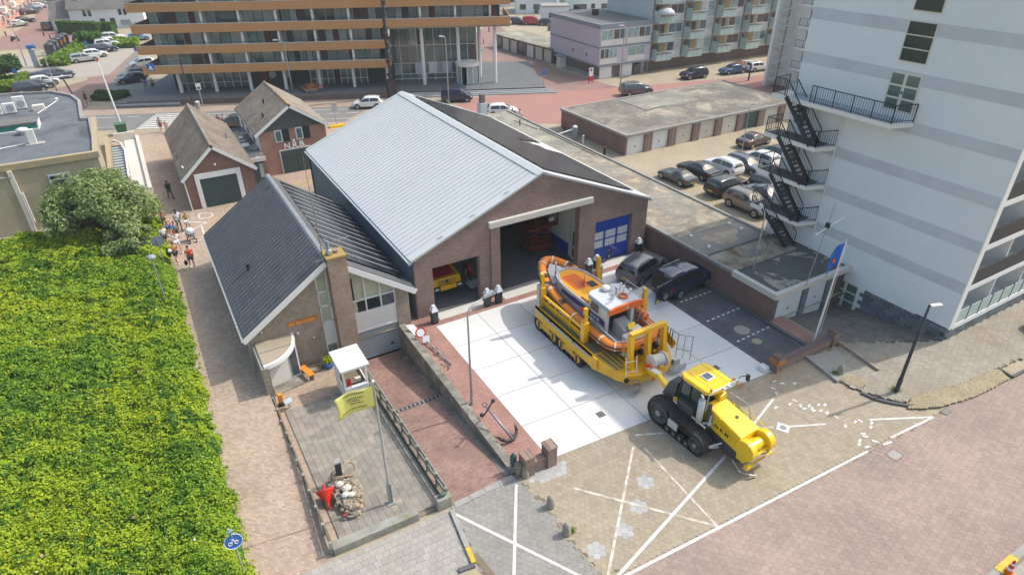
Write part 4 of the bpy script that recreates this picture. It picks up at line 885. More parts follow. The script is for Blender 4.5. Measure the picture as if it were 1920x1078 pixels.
ga.p('roof_trim', MB().box(GX0-.16,GX0+.16,GY0-.18,24.6,GZ-.12,GZ+.26), 'stone_white'); ga.p('roof_trim', MB().box(GX0+.16,TX-.02,GY0-.18,GY0+.14,GZ-.12,GZ+.255), 'stone_white')
for y in (24.6,27.2): ga.p('roof_seam', MB().box(GX0,GX1,y-.07,y+.07,GZ+.09,GZ+.15), 'kerb_dark')
ga.p('roof_seam', MB().box(GX0+.1,GX1-.2,30.22,30.34,GZ+.1,GZ+.135), 'roof_edge')
for x, y in ((32.3,28.0),(32.4,29.9),(36.5,28.9),(36.4,30.0)):
    ga.p('roof_vent', MB().lathe([(.1,0),(.09,.1),(.13,.12),(.12,.18),(.01,.2)], (x,y,GZ+.1), 8), 'white_paint')
for a, b in (((37.1,48),(37.1,58)),((36.8,58),(36.2,62))): ga.p('roof_cable', MB().bar((*a,GZ+.13),(*b,GZ+.13),.07,.04), 'black')
ga.p('roof_vent', MB().cyl((35.9,60.2,GZ),(35.9,60.2,GZ+.75),.07), 'black')
cm = T('brick_chimney', 'grey rendered chimney with cowl behind the boathouse roof', 'chimney', (32.2, 62, 2)); cm.p('stack', MB().box(31.8,32.6,61.6,62.4,1.8,4.6), 'render_blue'); cm.p('cowl', MB().box(31.95,32.45,61.75,62.25,4.6,5.5), 'roof_dark')
gb = T('garage_block', 'flat-roofed brick garage block with a row of pale doors across the car park', 'garage', (56, 56, 0))
BX, BY, BXE, BYE, BZ = 43.2, 50.75, 70.0, 62.8, 2.05
gb.p('wall', MB().box(BX, BX+.25, BY, BYE, -.1, BZ), 'garage_brick'); gb.p('wall', MB().box(BX+.25, BXE, BYE-.25, BYE, -.1, BZ), 'garage_brick'); gb.p('core', MB().box(BX+.25, BXE, BY+.35, BYE-.25, -.1, BZ), 'garage_brick')
gb.p('roof', MB().box(BX-.08, BXE, BY-.1, BYE+.1, BZ, BZ+.14), 'roof_brown'); gb.p('roof_curb', MB().box(BX-.14,BX+.2,BY-.16,BYE+.14,BZ-.02,BZ+.22), 'roof_edge'); gb.p('roof_curb', MB().box(BX+.2,BXE,BYE-.1,BYE+.16,BZ-.02,BZ+.2), 'roof_edge')
gb.p('roof_curb', MB().box(BX+.2,BXE,BY-.18,BY+.12,BZ-.03,BZ+.2), 'roof_edge'); gb.p('roof_section', MB().box(51,52.0+8,57.2,62.3,BZ+.14,BZ+.155), 'roof_green'); gb.p('roof_seam', MB().bar((51.2,62.2,BZ+.17),(51.2,57.0,BZ+.17),.12,.05).bar((51.2,57.0,BZ+.17),(54.5,57.4,BZ+.17),.12,.05), 'kerb_dark')
for i in range(8):
    x0 = 43.42+i*3.5-(.1 if i else 0); x1 = x0+2.35
    d = gb.p('garage_door', MB().box(x0, x1, BY+.1, BY+.18, 0, BZ-.1), 'dark_green' if i == 5 else 'door_cream' if i > 1 else 'door_white'); gb.p('door_handle', MB().box((x0+x1)/2-.05,(x0+x1)/2+.05,BY+.06,BY+.1,.7,.85), 'black', parent=d)
    gb.p('pier', MB().box(x1, x0+3.4, BY-.12, BY+.34, -.05, BZ-.03), 'garage_brick'); gb.p('pier_gap', MB().box((x1+x0+3.4)/2-.05,(x1+x0+3.4)/2+.05,BY-.14,BY-.12,0,BZ-.03), 'roof_edge')
# SHED and N.R.B. building
sd = T('brick_shed', 'brick shed with brown tiled gable roof and a white framed dark green door', 'building', (4.6, 67, 0))
def gable_house(t, x0, x1, y0, y1, ze, xr, zr_, wallm, ov=.25, tilem='tile_brown', w=.33, rows=11, roll=True):
    def zz(x): return ze+(zr_-ze)*(x-x0)/(xr-x0) if x <= xr else ze+(zr_-ze)*(x1-x)/(x1-xr)
    t.p('wall', MB().prismy([(x0,-.1),(x1,-.1),(x1,ze),(xr,zr_-.04),(x0,ze)], y0, y1), wallm)
    sa = (zr_-ze)/(xr-x0); sb = (zr_-ze)/(x1-xr)
    r1 = t.p('roof', slab(x0-ov, ze-ov*sa, xr, zr_, y0-.2, y1+.2, .08), 'tile_gap'); r2 = t.p('roof', slab(xr, zr_, x1+ov, ze-ov*sb, y0-.2, y1+.2, .08), 'tile_gap')
    tiles(r1, t.off, x0-ov, ze-ov*sa+.09, xr-.08, zr_-.08*sa+.09, y0-.18, y1+.2, w, rows, tilem); tiles(r2, t.off, x1+ov, ze-ov*sb+.09, xr+.08, zr_-.08*sb+.09, y0-.18, y1+.2, w, rows, tilem)
    n = int((y1-y0+.4)/.4)
    for k in range(n): y = y0-.2+k*.4; t.p('ridge_tile', MB().prismy([(xr-.17,zr_+.06),(xr-.07,zr_+.2),(xr+.07,zr_+.2),(xr+.17,zr_+.06)], y, y+.385), 'moss_tile' if k < 8 and wallm == 'nrb_brick' else tilem, parent=r1)
    t.p('bargeboard', slab(x0-ov-.02, ze-ov*sa-.2, xr, zr_-.2, y0-.25, y0-.2, .26), 'white_paint'); t.p('bargeboard', slab(xr, zr_-.2, x1+ov+.02, ze-ov*sb-.2, y0-.25, y0-.2, .26), 'white_paint')
    for x in (x0-ov, x1+ov): t.p('gutter', MB().box(x-.08,x+.08,y0-.2,y1+.2,ze-ov*sa-.12,ze-ov*sa+.0), 'stone_white')
gable_house(sd, 1.75, 7.4, 59.3, 74.5, 3.0, 4.4, 5.35, 'shed_brick', .2, rows=10)
sd.p('door_surround', MB().box(2.5,2.86,59.2,59.32,0,3.14).box(5.92,6.3,59.2,59.32,0,3.14).box(2.86,5.92,59.2,59.32,2.66,3.14), 'white_paint')
dd = sd.p('roller_door', MB().box(2.86,5.92,59.24,59.295,0,2.66), 'dark_green')
for k in range(9): sd.p('slat_joint', MB().box(2.88,5.9,59.228,59.24,.28+k*.28,.295+k*.28), 'black', parent=dd)
sd.p('wall_lamp', MB().box(4.3,4.45,59.1,59.28,3.7,3.85), 'white_paint'); sd.p('downpipe', MB().cyl((1.68,59.25,0),(1.62,59.25,2.85),.05), 'white_paint')
sd.p('roof_hatch', MB().box(1.85,2.4,61.0,61.6,3.2,3.35), 'white_paint'); sd.p('roof_vent', MB().cyl((6.5,66,3.5),(6.5,66,4.4),.08), 'galv')
cnx = T('link_shed', 'low flat-roofed link with mossy roof between the two brick buildings', 'building', (8.2, 68, 0)); cnx.p('wall', MB().box(7.45,9.1,62.5,73.5,-.1,2.5), 'shed_brick'); cnx.p('roof', MB().box(7.5,9.1,62.4,73.6,2.5,2.62), 'roof_bitumen'); cnx.p('roof_trim', MB().box(7.5,9.1,62.3,62.42,2.3,2.68), 'stone_white'); cnx.p('door', MB().box(7.75,8.75,62.42,62.5,0,2.2), 'dark_green')
cnx.p('window', MB().box(8.35,8.72,62.4,62.42,.7,2.1), 'glass_pale'); cnx.p('roof_sheet', MB().box(7.8,8.5,66.5,67.6,2.62,2.66), 'white_panel'); cnx.p('roof_sheet', MB().box(8.0,8.4,69.5,70.2,2.62,2.66), 'white_panel')
nr = T('lifeguard_house', 'two-storey brick house with white N.R.B. letters and dark green double doors', 'building', (12.4, 70, 0))
gable_house(nr, 9.15, 15.6, 64.3, 75.0, 4.4, 12.4, 6.6, 'nrb_brick', .28, rows=11)
nr.p('gable_boarding', MB().prismy([(9.6,4.42),(15.15,4.42),(12.4,6.3)], 64.22, 64.3), 'trim_dark')
for k in range(9):
    z = 4.46+k*.2; hw = 2.75*(1-(z-4.42)/1.9)
    if hw > .15: nr.p('board', MB().box(12.4-hw, 12.4+hw, 64.19, 64.22, z, z+.17), 'trim_dark')
nr.p('side_render', MB().box(9.08,9.15,64.35,75,-.1,4.3), 'house_white')
for y in (66.5,69.5,72.5): w = nr.p('window', MB().box(9.03,9.08,y,y+1.0,2.9,3.9), 'glass'); nr.p('frame_bar', MB().box(9.0,9.03,y+.46,y+.54,2.9,3.9), 'white_paint', parent=w)
for x0 in (10.62,12.62):
    w = nr.p('window', MB().box(x0,x0+1.42,64.24,64.3,3.2,4.4), 'white_paint'); nr.p('glass_pane', MB().box(x0+.1,x0+.58,64.22,64.24,3.3,4.28), 'glass_teal', parent=w); nr.p('glass_pane', MB().box(x0+.7,x0+1.4,64.20,64.24,3.2,4.4), 'glass', parent=w)
nr.p('wall_lamp', MB().box(12.2,12.4,64.12,64.3,3.12,3.24), 'white_paint')
text_mesh('lettering', 'N.R.B.', .82, frame(Vector((12.35,64.26,2.70))-Vector(nr.off), (1,0,0), (0,0,1)), 'white_paint', nr.o, .03, .022)
nr.p('door_surround', MB().box(10.75,13.9,64.24,64.3,2.3,2.4).box(10.75,10.86,64.24,64.3,0,2.3), 'white_paint')
for a, b in ((10.86,12.35),(12.38,13.9)): d = nr.p('barn_door', MB().box(a,b,64.2,64.26,0,2.3), 'dark_green'); nr.p('hinge', MB().box(a+.1,a+.8,64.17,64.2,1.6,1.66), 'black', parent=d)
nr.p('roof_vent', MB().cyl((11.0,69.2,5.4),(11.0,69.2,6.3),.08), 'black'); nr.p('roof_vent', MB().cyl((10.2,66.2,4.9),(10.2,66.2,5.7),.09), 'black')
# FLAT-ROOFED BUILDING ON THE LEFT
nl = T('corner_building', 'yellow brick building with dark bitumen flat roof and roof units', 'building', (-12, 75, 0))
NP = [(-34,65.2),(-4.35,65.2),(-4.7,77.2),(-5.35,77.2),(-5.6,85.2),(-6.3,88.3),(-8.2,91.3),(-12,92.6),(-34,93.4)]
nl.p('wall', MB().prism(NP, -1.6, 4.3), 'yellow_brick'); nl.p('roof', MB().prism([(x, y+(.0)) for x, y in NP], 4.3, 4.42), 'bitumen')
m = MB()
for a, b in zip(NP[1:], NP[2:]): m.bar((*a,4.5),(*b,4.5),.3,.3)
nl.p('parapet', m, 'roof_edge'); nl.p('front_parapet', MB().box(-34,-4.2,65.05,65.5,4.2,4.7), 'ochre_edge'); nl.p('corner_strip', MB().box(-10.65,-10.35,64.82,65.2,-1.4,4.2), 'stone_white'); nl.p('side_trim', MB().box(-4.62,-4.2,65.5,77.1,4.25,4.68), 'ochre_edge')
nl.p('wall', MB().box(-34,-10.4,64.9,65.2,-1.6,3.7), 'yellow_brick'); nl.p('low_roof', MB().box(-34,-10.5,64.8,65.6,3.7,3.8), 'roof_edge'); nl.p('downpipe', MB().cyl((-10.2,64.85,-.2),(-10.2,64.85,2.4),.06), 'white_paint')
w = nl.p('window', MB().box(-8.2,-6.75,65.1,65.22,1.9,3.35), 'render_blue'); nl.p('glass_pane', MB().box(-8.08,-6.87,65.06,65.1,2.0,2.85), 'glass_green', parent=w); nl.p('glass_pane', MB().box(-8.08,-6.87,65.06,65.1,3.0,3.25), 'glass', parent=w); nl.p('sill', MB().box(-8.3,-6.65,64.98,65.12,1.8,1.9), 'stone_white', parent=w)
nl.p('wall_lamp', MB().box(-13.2,-12.9,64.7,64.9,1.9,2.0), 'white_paint')
for i, (x, y) in enumerate(((-12.6,83.6),(-11.5,83.8),(-10.7,85.2),(-13.0,85.0))):
    u_ = T('air_conditioner', ['white air-conditioning unit at the left end of the roof row','white air-conditioning unit second in the roof row with round fan grille','tallest white air-conditioning unit at the right of the roof row','white air-conditioning unit behind the others at the roof edge'][i], 'air conditioner', (x,y,4.42), 'roof air conditioners')
    u_.p('casing', MB().box(x-.5,x+.5,y-.22,y+.22,4.5,5.45+(.25 if i == 2 else 0)), 'white_panel', bevel=.02); u_.p('fan_grille', MB().cyl((x+.1,y-.23,5.0),(x+.1,y-.245,5.0),.33,16), 'grey_metal')
    for q in (-.4,.4): u_.p('foot', MB().box(x+q-.05,x+q+.05,y-.2,y+.2,4.42,4.5), 'black')
u_ = T('rooflight_box', 'teal fronted box rooflight with dark top on the bitumen roof', 'rooflight', (-10.6,77.2,4.42)); u_.p('box', MB().box(-13.0,-8.9,76.2,78.4,4.42,5.0), 'teal'); u_.p('top', MB().box(-13.1,-8.8,76.15,78.45,5.0,5.12), 'roof_dark'); u_.p('trim', MB().box(-13.1,-8.8,76.1,76.2,4.42,4.52).box(-8.9,-8.78,76.2,78.4,4.42,5.0), 'white_paint')
u_ = T('vent_cowl', 'round white mushroom vent on the bitumen roof', 'vent', (-9.9,75.0,4.42)); u_.p('cowl', MB().lathe([(.3,0),(.3,.3),(.5,.35),(.48,.5),(.15,.62),(.01,.64)], (-10.0,75.0,4.42), 14), 'white_panel', smooth=True)
u_ = T('flue_box', 'tall narrow white flue casing on the bitumen roof', 'vent', (-8.9,71.2,4.42)); u_.p('casing', MB().box(-9.3,-8.75,71.0,71.4,4.42,5.7), 'white_panel'); u_.p('base', MB().box(-9.6,-8.2,70.7,71.5,4.42,4.5), 'kerb')
u_ = T('roof_unit', 'small cream box unit at the right end of the air conditioners', 'vent', (-8.9,84,4.42)); u_.p('casing', MB().box(-9.6,-8.6,83.4,84.2,4.42,4.95), 'stone_white')
u_ = T('roof_cable', 'white cable run with a small camera on the bitumen roof', 'cable', (-8,86,4.42)); u_.p('cable', MB().tube([(-9.2,82,4.5),(-8.2,85,4.5),(-7.6,86.4,4.6)], .05, 5), 'white_panel'); u_.p('camera', MB().lathe([(.12,0),(.2,.2),(.01,.3)], (-7.6,86.4,4.6), 8), 'white_panel')
u_ = T('roof_cable', 'white cable crossing the near left of the bitumen roof', 'cable', (-11,71,4.42)); u_.p('cable', MB().tube([(-13,69.6,4.48),(-11.4,71,4.48),(-9.6,71.3,4.5)], .06, 5), 'white_panel')
for o in COL.objects:      # the building stands a little nearer and higher than first measured
    if o.parent is None and o.name.split('.')[0] in ('corner_building','air_conditioner','rooflight_box','vent_cowl','flue_box','roof_unit','roof_cable'): o.location += Vector((.28,-3.4,1.0))
te = T('stairwell_railing', 'white framed stairwell guard beside the flat-roofed building', 'railing', (-3,72,0))
te.p('wall', MB().box(-4.3,-3.9,66.5,84,-.1,1.0), 'ochre_edge'); te.p('well_floor', MB().box(-3.85,-2.7,70.5,83.0,.0,.03), 'iron_dark');
for k in range(12): te.p('step', MB().box(-3.85,-2.75,71.2+k*.95,71.75+k*.95,.03,.10), 'grey_metal')
te.p('rim', MB().tube([(-2.7,70.5,.3),(-2.6,80,.35),(-2.9,82.6,.4),(-3.5,83.6,.5)], .1, 6), 'white_paint')
struct('terrace', MB().prism([(-2.55,66),(-.9,66),(-1.3,84.5),(-2.55,84.5)], -.05, .06), 'stone_white')
te2 = T('low_wall', 'cream low wall beside the green wheeled bin', 'wall', (-1.8,85,0)); te2.p('wall', MB().box(-3.4,-1.3,84.6,84.9,0,.9).box(-1.3,-.95,66.2,84.9,0,.35), 'stone_white')
# OFFICE BLOCK with orange fascias (rotated frame)
of = thing('office_block', 'long office block with orange balcony fascias and white columns', 'building', uv(20, 4), math.atan2(OU.y, OU.x))
OA = 20.0; OB = 4.0
def ob(name, u0, u1, v0, v1, z0, z1, m_, parent=None): return MB().box(u0-OA, u1-OA, v0-OB, v1-OB, z0, z1).build(name, m_, parent or of)
ob('podium', -6, 51.0, -3.9, 14, -.1, .62, 'podium')
for k in range(4):
    if k < 3: ob('step', -7.5-.0, 1.0, -4.2-.36*k, -3.85-.36*k, -.05, .47-.15*k, 'podium_light' if k % 2 else 'podium')
    if k < 3: ob('step', 29.6, 51.5+.5*k, -4.25-.36*k, -3.88-.36*k, -.05, .47-.15*k, 'podium_light')
ob('podium_wall', 1.0, 29.5, -4.3, -3.9, -.05, .72, 'plum_brick'); ob('podium_step', 29.6, 51, -3.9, -3.86, .5, .625, 'podium')
ob('ground_floor_wall', -1.5, 29.5, 2.2, 14, .62, 3.6, 'office_dark')
for k in range(7):
    u = -.0+k*4.78;
    if u < 30: ob('column', u-.2, u+.2, -.2, .2, .6, 3.6, 'white_paint')
for u in (-1.5,-3): pass
for u, v in ((33.9,0),(39.0,1.1),(44.2,0),(42.2,3.8)): MB().cyl((u-OA,v-OB,.6),(u-OA,v-OB,8.8),.26,10).build('column', 'white_paint', of)
for a, b in ((-1.0,3.6),(4.2,8.8),(17.5,20.8),(21.8,25.6)):
    w = ob('window', a, b, 2.1, 2.2, .75, 3.4, 'glass_teal'); n = 4
    for q in range(n+1): ob('frame_bar', a+(b-a)*q/n-.05, a+(b-a)*q/n+.05, 2.02, 2.1, .7, 3.4, 'white_paint', w)
    ob('frame_bar', a, b, 2.01, 2.1, 1.4, 1.48, 'white_paint', w)
for u in (12.2,14.2): MB().cyl((u-OA,2.18-OB,2.2),(u-OA,2.05-OB,2.2),.5,18).build('round_window', 'glass_pale', of)
ob('door', 10.3, 11.4, 2.1, 2.2, .62, 2.9, 'office_red')
fl_z = [3.5, 6.05, 8.7, 11.3, 13.95]
cols_ = ['glass_teal','curtain_white','glass_pale','curtain_teal','curtain_white','glass_blue','glass_pale','curtain_teal','room_brown','glass_pale']  # pale panes hold sky reflection in their colour, mixed with curtain tones
random.seed(21)
for k, z in enumerate(fl_z):
    ue = 29.3 if k < 2 else 46.2
    ob('balcony_slab', -3.6, ue, -1.5, 2.2, z-.02, z+.2, 'roof_edge')
    ob('fascia', -3.65, ue, -1.6, -1.5, z, z+1.06, 'orange_fascia'); ob('side_fascia', -3.75, -3.65, -1.6, 8, z, z+1.06, 'orange_fascia'); ob('side_fascia', ue, ue+.1, -1.6, 8, z, z+1.06, 'orange_fascia')
    ob('coping', -3.7, ue, -1.62, -1.42, z+1.06, z+1.12, 'stone_white');
    m = MB(); m.box(-3.6-OA, ue-OA, -1.45-OB, -1.41-OB, z+1.32, z+1.37)
    for q in range(int((ue+3.6)/1.6)): m.box(-3.6+q*1.6-OA, -3.56+q*1.6-OA, -1.45-OB, -1.41-OB, z+1.12, z+1.34)
    m.build('balcony_rail', 'trim_dark', of)
    ob('rear_wall', -2.2, ue-1.2, .5, 14, z+.2, z+2.62, 'office_dark')
    u = -2.0; q = 0
    while u < ue-1.8:
        w = random.choice((.75,1.1,1.3,1.5,.9)); c = random.choice(cols_)
        if q % 9 == 4: ob('wall_panel', u, u+.8, .42, .5, z+.2, z+2.55, 'office_red'); u += .85
        else:
            p_ = ob('window', u, u+w, .43, .5, z+.35, z+2.5, c); ob('frame_bar', u+w, u+w+.07, .38, .49, z+.3, z+2.5, 'trim_dark' if q % 3 else 'white_paint', p_); u += w+.07
        q += 1
    for j in range(1, 10):
        u = j*4.78+.5
        if u < ue: ob('fin', u-.14, u+.14, -1.3, .45, z+.2, z+2.56, 'white_panel')
    if k == 1: ob('ceiling', 29.3, 46.2, -1.5, 14, 8.5, 8.66, 'roof_edge')
ob('roof_mass', -3.6, 46.2, -1.5, 14, 16.2, 16.4, 'roof_edge')
hall = ob('glass_hall', 29.4, 41.6, 2.6, 12, .62, 8.5, 'glass_teal')
for q in range(11): ob('mullion', 29.4+q*1.22-.04, 29.4+q*1.22+.04, 2.48, 2.6, .62, 8.5, 'white_panel' if q % 2 else 'grey_metal', hall)
for z in (.9,1.6,3.1,5.6): ob('transom', 29.4, 41.6, 2.5, 2.6, z, z+.09, 'white_panel', hall)
for q in range(7): ob('mullion', 41.6, 41.72, 2.6+q*1.3-.04, 2.6+q*1.3+.04, .62, 8.5, 'grey_metal', hall)
for q, (u, c) in enumerate(((32.6,'lilac'),(34.6,'white_panel'),(36.6,'lilac'))): ob('poster', u, u+1.2, 2.42, 2.47, 1.7, 3.3, c, hall)
random.seed(5)
for q in range(16):
    u = 29.6+random.randint(0,9)*1.22; z = random.choice((.95,1.7,3.2,5.7)); ob('glass_pane', u, u+1.1, 2.55, 2.58, z, z+(2.2 if z > 3 else .65 if z < 1 else 1.3), random.choice(('glass','glass_pale','room_brown','glass_blue')), hall)
rd = thing('revolving_door', 'round white-topped revolving door drum under the office block', 'door', uv(40.2, .4, .62))
MB().lathe([(1.75,2.5),(1.75,2.95),(.01,2.95)], n=24).build('canopy', 'white_panel', rd); MB().lathe([(1.55,2.5),(.01,2.49)], n=24).build('soffit', 'white_panel', rd)
for q in range(12):
    a = q/12*2*math.pi;
    if q % 3 != 1: MB().bar((1.6*math.cos(a),1.6*math.sin(a),1.25),(1.6*math.cos(a+.5),1.6*math.sin(a+.5),1.25),.04,2.4).build('curved_pane', 'glass_pale', rd)
    MB().cyl((1.62*math.cos(a),1.62*math.sin(a),0),(1.62*math.cos(a),1.62*math.sin(a),2.5),.05,6).build('post', 'white_paint', rd)
for q in range(3): a = q*math.pi/3+.4; MB().bar((-1.4*math.cos(a),-1.4*math.sin(a),1.2),(1.4*math.cos(a),1.4*math.sin(a),1.2),.05,2.2).build('leaf', 'glass', rd)
sc_ = thing('sculpture_mast', 'tall dark rough sculpture column in front of the office block', 'sculpture', uv(29.3, -4.0))
MB().box(-.55,.55,-.5,.5,0,2.4).build('plinth', 'office_dark', sc_)
m = MB(); random.seed(3)
for k in range(70):
    z = 2.4+k*.21; m.boxm(Matrix.Translation((random.uniform(-.14,.14),random.uniform(-.12,.12),z)) @ Euler((random.uniform(-.5,.5),random.uniform(-.5,.5),random.uniform(0,3))).to_matrix().to_4x4(), random.uniform(.2,.5), random.uniform(.2,.45), .42)
MB().cyl((0,0,2.4),(0,0,17.5),.16,8).build('core', 'office_dark', sc_); o = m.build('rough_blocks', 'office_dark', sc_); o['kind'] = 'stuff'
mat('petal', (.45,.09,.06), .8, var=.8, vs=6, col2=(.22,.16,.05))
# LILAC CORNER BUILDING and BALCONY FLATS
def rot_thing(name, label, cat, x, y, rz): return thing(name, label, cat, (x, y, 0), rz)
lc = rot_thing('lilac_building', 'three-storey lilac and white corner building with a dark flat roof', 'building', 61.5, 80.0, R(-3))
def lb(name, x0, x1, y0, y1, z0, z1, m_, parent=None): return MB().box(x0,x1,y0,y1,z0,z1).build(name, m_, parent or lc)
lb('upper_wall', 0, 9.5, 0, 14.5, 1.95, 7.2, 'lilac'); lb('ground_floor_wall', .25, 8.2, .25, 14.3, -.1, 1.95, 'plum_brick'); lb('plinth', .2, 3.0, .2, 14.35, -.1, .45, 'slate_band')
lb('roof', .2, 9.3, .2, 14.3, 7.2, 7.72, 'roof_dark'); lb('roof_band', -.08, 9.55, -.08, .2, 7.2, 7.82, 'slate_band'); lb('roof_band', -.08, .2, .2, 14.5, 7.2, 7.82, 'slate_band'); lb('roof_band', -.08, 9.55, 14.3, 14.6, 7.2, 7.82, 'slate_band'); lb('roof_band', 9.3, 9.56, .2, 14.3, 7.2, 7.82, 'slate_band')
lb('floor_band', -.03, 9.53, -.03, 14.53, 4.42, 4.68, 'slate_band'); lb('floor_band', -.04, 9.54, -.04, 14.54, 1.8, 2.05, 'slate_band')
lb('roof_vent', 4.6, 5.4, 8.6, 9.4, 7.72, 8.6, 'office_dark')
for z, rows in ((2.05, ((.2,3.3,4),(5.2,8.5,2))), (4.68, ((.2,4.6,4),(4.9,9.2,4)))):
    for a, b, n in rows:
        f_ = lb('window', a, b, -.06, 0, z+.9, z+2.35, 'white_paint'); lb('panel', a, b, -.07, 0, z+.1, z+.88, 'white_panel')
        for q in range(n): w = (b-a)/n; lb('glass_pane', a+q*w+.07, a+(q+1)*w-.07, -.09, -.06, z+.98, z+2.28, ['curtain_teal','curtain_teal','room_brown','glass_teal'][(q+n+int(z)) % 4], f_)
for y in (3.0,6.8): w = lb('window', -.05, 0, y, y+.65, 2.75, 3.55, 'white_paint'); lb('glass_pane', -.07, -.05, y+.1, y+.55, 2.85, 3.45, 'room_brown', w)
for a, b in ((.4,2.6),(4.2,6.4)): lb('garage_door', a, b, .15, .25, 0, 1.8, 'door_white')
lb('entrance', 6.8, 7.6, .1, .25, 0, 1.75, 'glass'); lb('side_wall', 8.2, 9.5, 1.2, 10, -.1, 1.95, 'lilac'); lb('porch', -.9, .2, 9.6, 10.8, 0, 1.8, 'white_panel'); lb('porch_roof', -1.3, .3, 9.3, 11.1, 1.8, 1.95, 'slate_band'); lb('side_door', .2, .28, 12.6, 13.6, 0, 1.9, 'office_dark')
fl = rot_thing('balcony_flats', 'row of flats with frosted glass balconies above a dark brick plinth', 'building', 71.6, 80.0, R(-1.5))
def fb(name, x0, x1, y0, y1, z0, z1, m_, parent=None): return MB().box(x0,x1,y0,y1,z0,z1).build(name, m_, parent or fl)
fb('wall', 0, 48, .3, 12, 1.9, 16, 'render_blue'); fb('plinth', .1, 48, .35, 11.9, -.1, 1.9, 'plum_brick'); fb('end_wall', -.1, .0, .25, 12, -.1, 16, 'render_blue'); fb('downpipe', -.05, .12, .15, .3, -.1, 16, 'wood_old')
random.seed(9)
for b in range(7):
    x = .2+b*6.4
    fb('party_strip', x-.25, x-.1, .1, .3, 1.5, 16, 'wood_grey')
    for k in range(5):
        z = 1.75+2.75*k
        fb('balcony_back', x+.1, x+2.9, .25, .3, z+.2, z+2.5, 'ochre_panel')
        for q, c in enumerate(('room_dark','glass_teal','room_dark')):
            if q < 2 or k % 2: fb('balcony_window', x+.2+q*.72, x+.85+q*.72, .22, .25, z+.3, z+2.3, c)
        f_ = fb('window', x+3.1, x+5.9, .2, .3, z+1.0, z+2.45, 'white_paint')
        for q in range(2): fb('glass_pane', x+3.2+q*1.35, x+4.45+q*1.35, .17, .2, z+1.08, z+2.36, random.choice(('curtain_teal','room_brown','glass_teal','glass_blue','curtain_white')), f_)
        fb('sill_panel', x+3.1, x+5.95, .16, .3, z+.2, z+.95, 'frost' if (b+k) % 2 else 'white_panel'); fb('floor_edge', x-.1, x+6.2, .18, .3, z-.12, z+.16, 'white_panel')
        bl = fb('balcony', x-.1, x+2.9, -1.35, .25, z+.0, z+.16, 'white_panel')
        for q in range(3): fb('balcony_glass', x-.08+q*1.0, x+.88+q*1.0, -1.38, -1.34, z+.02, z+1.0, 'frost', bl)
        fb('side_glass', x-.12, x-.08, -1.3, .2, z+.1, z+1.75, 'frost', bl); fb('side_glass', x+2.9, x+2.94, -1.3, .2, z+.1, z+1.0, 'frost', bl)
        fb('hand_rail', x-.1, x+2.95, -1.42, -1.34, z+1.12, z+1.2, 'wood_grey', bl); fb('hand_rail', x-.1, x+2.95, -1.4, -1.36, z+1.3, z+1.35, 'white_paint', bl)
ps = thing('balcony_parasol', 'large pale grey parasol tilted over a balcony of the flats', 'parasol', (73.0,79.0,8.5)); MB().lathe([(1.45,0),(1.2,.5),(.7,.85),(.01,1.0)], n=14).build('canopy', 'curtain_white', ps, True); MB().cyl((0,0,-1.3),(0,0,.9),.04).build('pole', 'galv', ps)
aw = thing('awning', 'orange awning at the top of the balcony flats', 'awning', (85.6,78.6,12.2)); MB().add([(0,0,0),(3.2,0,0),(3.2,1.5,.9),(0,1.5,.9),(0,0,-.25),(3.2,0,-.25)],[(0,1,2,3),(4,5,1,0),(0,3,4),(1,5,2)]).build('cloth', 'awning', aw); MB().bar((0,0,0),(0,1.5,.2),.05).bar((3.2,0,0),(3.2,1.5,.2),.05).build('arm', 'galv', aw)
fg = T('far_garages', 'row of low garages with cream and dark blue doors beside the side road', 'garage', (63.5,102,0))
p0, p1 = Vector((60.9,111.5,0)), Vector((61.9,93.5,0)); d = (p1-p0).normalized(); nrm = Vector((-d.y,d.x,0)); nrm = nrm if nrm.x > 0 else -nrm
M4 = frame(p0, d, nrm); L = (p1-p0).length
fg.p('wall', MB().box(0,L,.12,6,-.1,2.2).xf(M4), 'plum_brick'); fg.p('roof', MB().box(-.1,L+.1,-.15,6.1,2.2,2.36).xf(M4), 'roof_green')
for k in range(7):
    a = .3+k*2.6; fg.p('garage_door', MB().box(a,a+2.1,.04,.12,0,2.0).xf(M4), ['dark_blue_door','door_cream','door_cream','dark_blue_door','door_white','door_cream','door_cream'][k] if False else ('glass_blue' if k in (0,3) else 'door_cream' if k != 4 else 'door_white')); fg.p('pier', MB().box(a+2.15,a+2.5,-.06,.12,0,2.18).xf(M4), 'plum_brick')
def simple_house(name, label, x, y, rz, w, dp, h, wallm, roofm=None, wins=2, floors=2, rh=2.2, doors=True):
    t = thing(name, label, 'house', (x,y,0), rz); MB().box(0,w,0,dp,-.1,h).build('wall', wallm, t)
    if roofm: MB().prismx([(-.4,h-.1),(dp+.4,h-.1),(dp/2,h+rh)], -.2, w+.2).build('roof', roofm, t)
    else: MB().box(-.15,w+.15,-.15,dp+.15,h,h+.25).build('roof', 'roof_edge', t)
    for f in range(floors):
        for k in range(wins):
            a = (k+.25)*w/wins; z = .8+f*2.7
            fr = MB().box(a,a+w/wins*.5,-.06,0,z,z+1.35).build('window', 'white_paint', t); MB().box(a+.08,a+w/wins*.5-.08,-.08,-.06,z+.08,z+1.27).build('glass_pane', 'glass', fr)
    if doors: MB().box(w*.45,w*.45+.95,-.05,0,0,2.1).build('door', 'office_dark', t)
    return t
simple_house('white_house', 'white house with dark windows at the top centre by the parked cars', 86, 146, R(-28), 10, 9, 5.4, 'house_white', None, 3, 2)
simple_house('white_house', 'plain white house wall behind the lilac building with a no-entry sign', 96, 139, R(-20), 14, 8, 6.5, 'house_white', None, 2, 2)
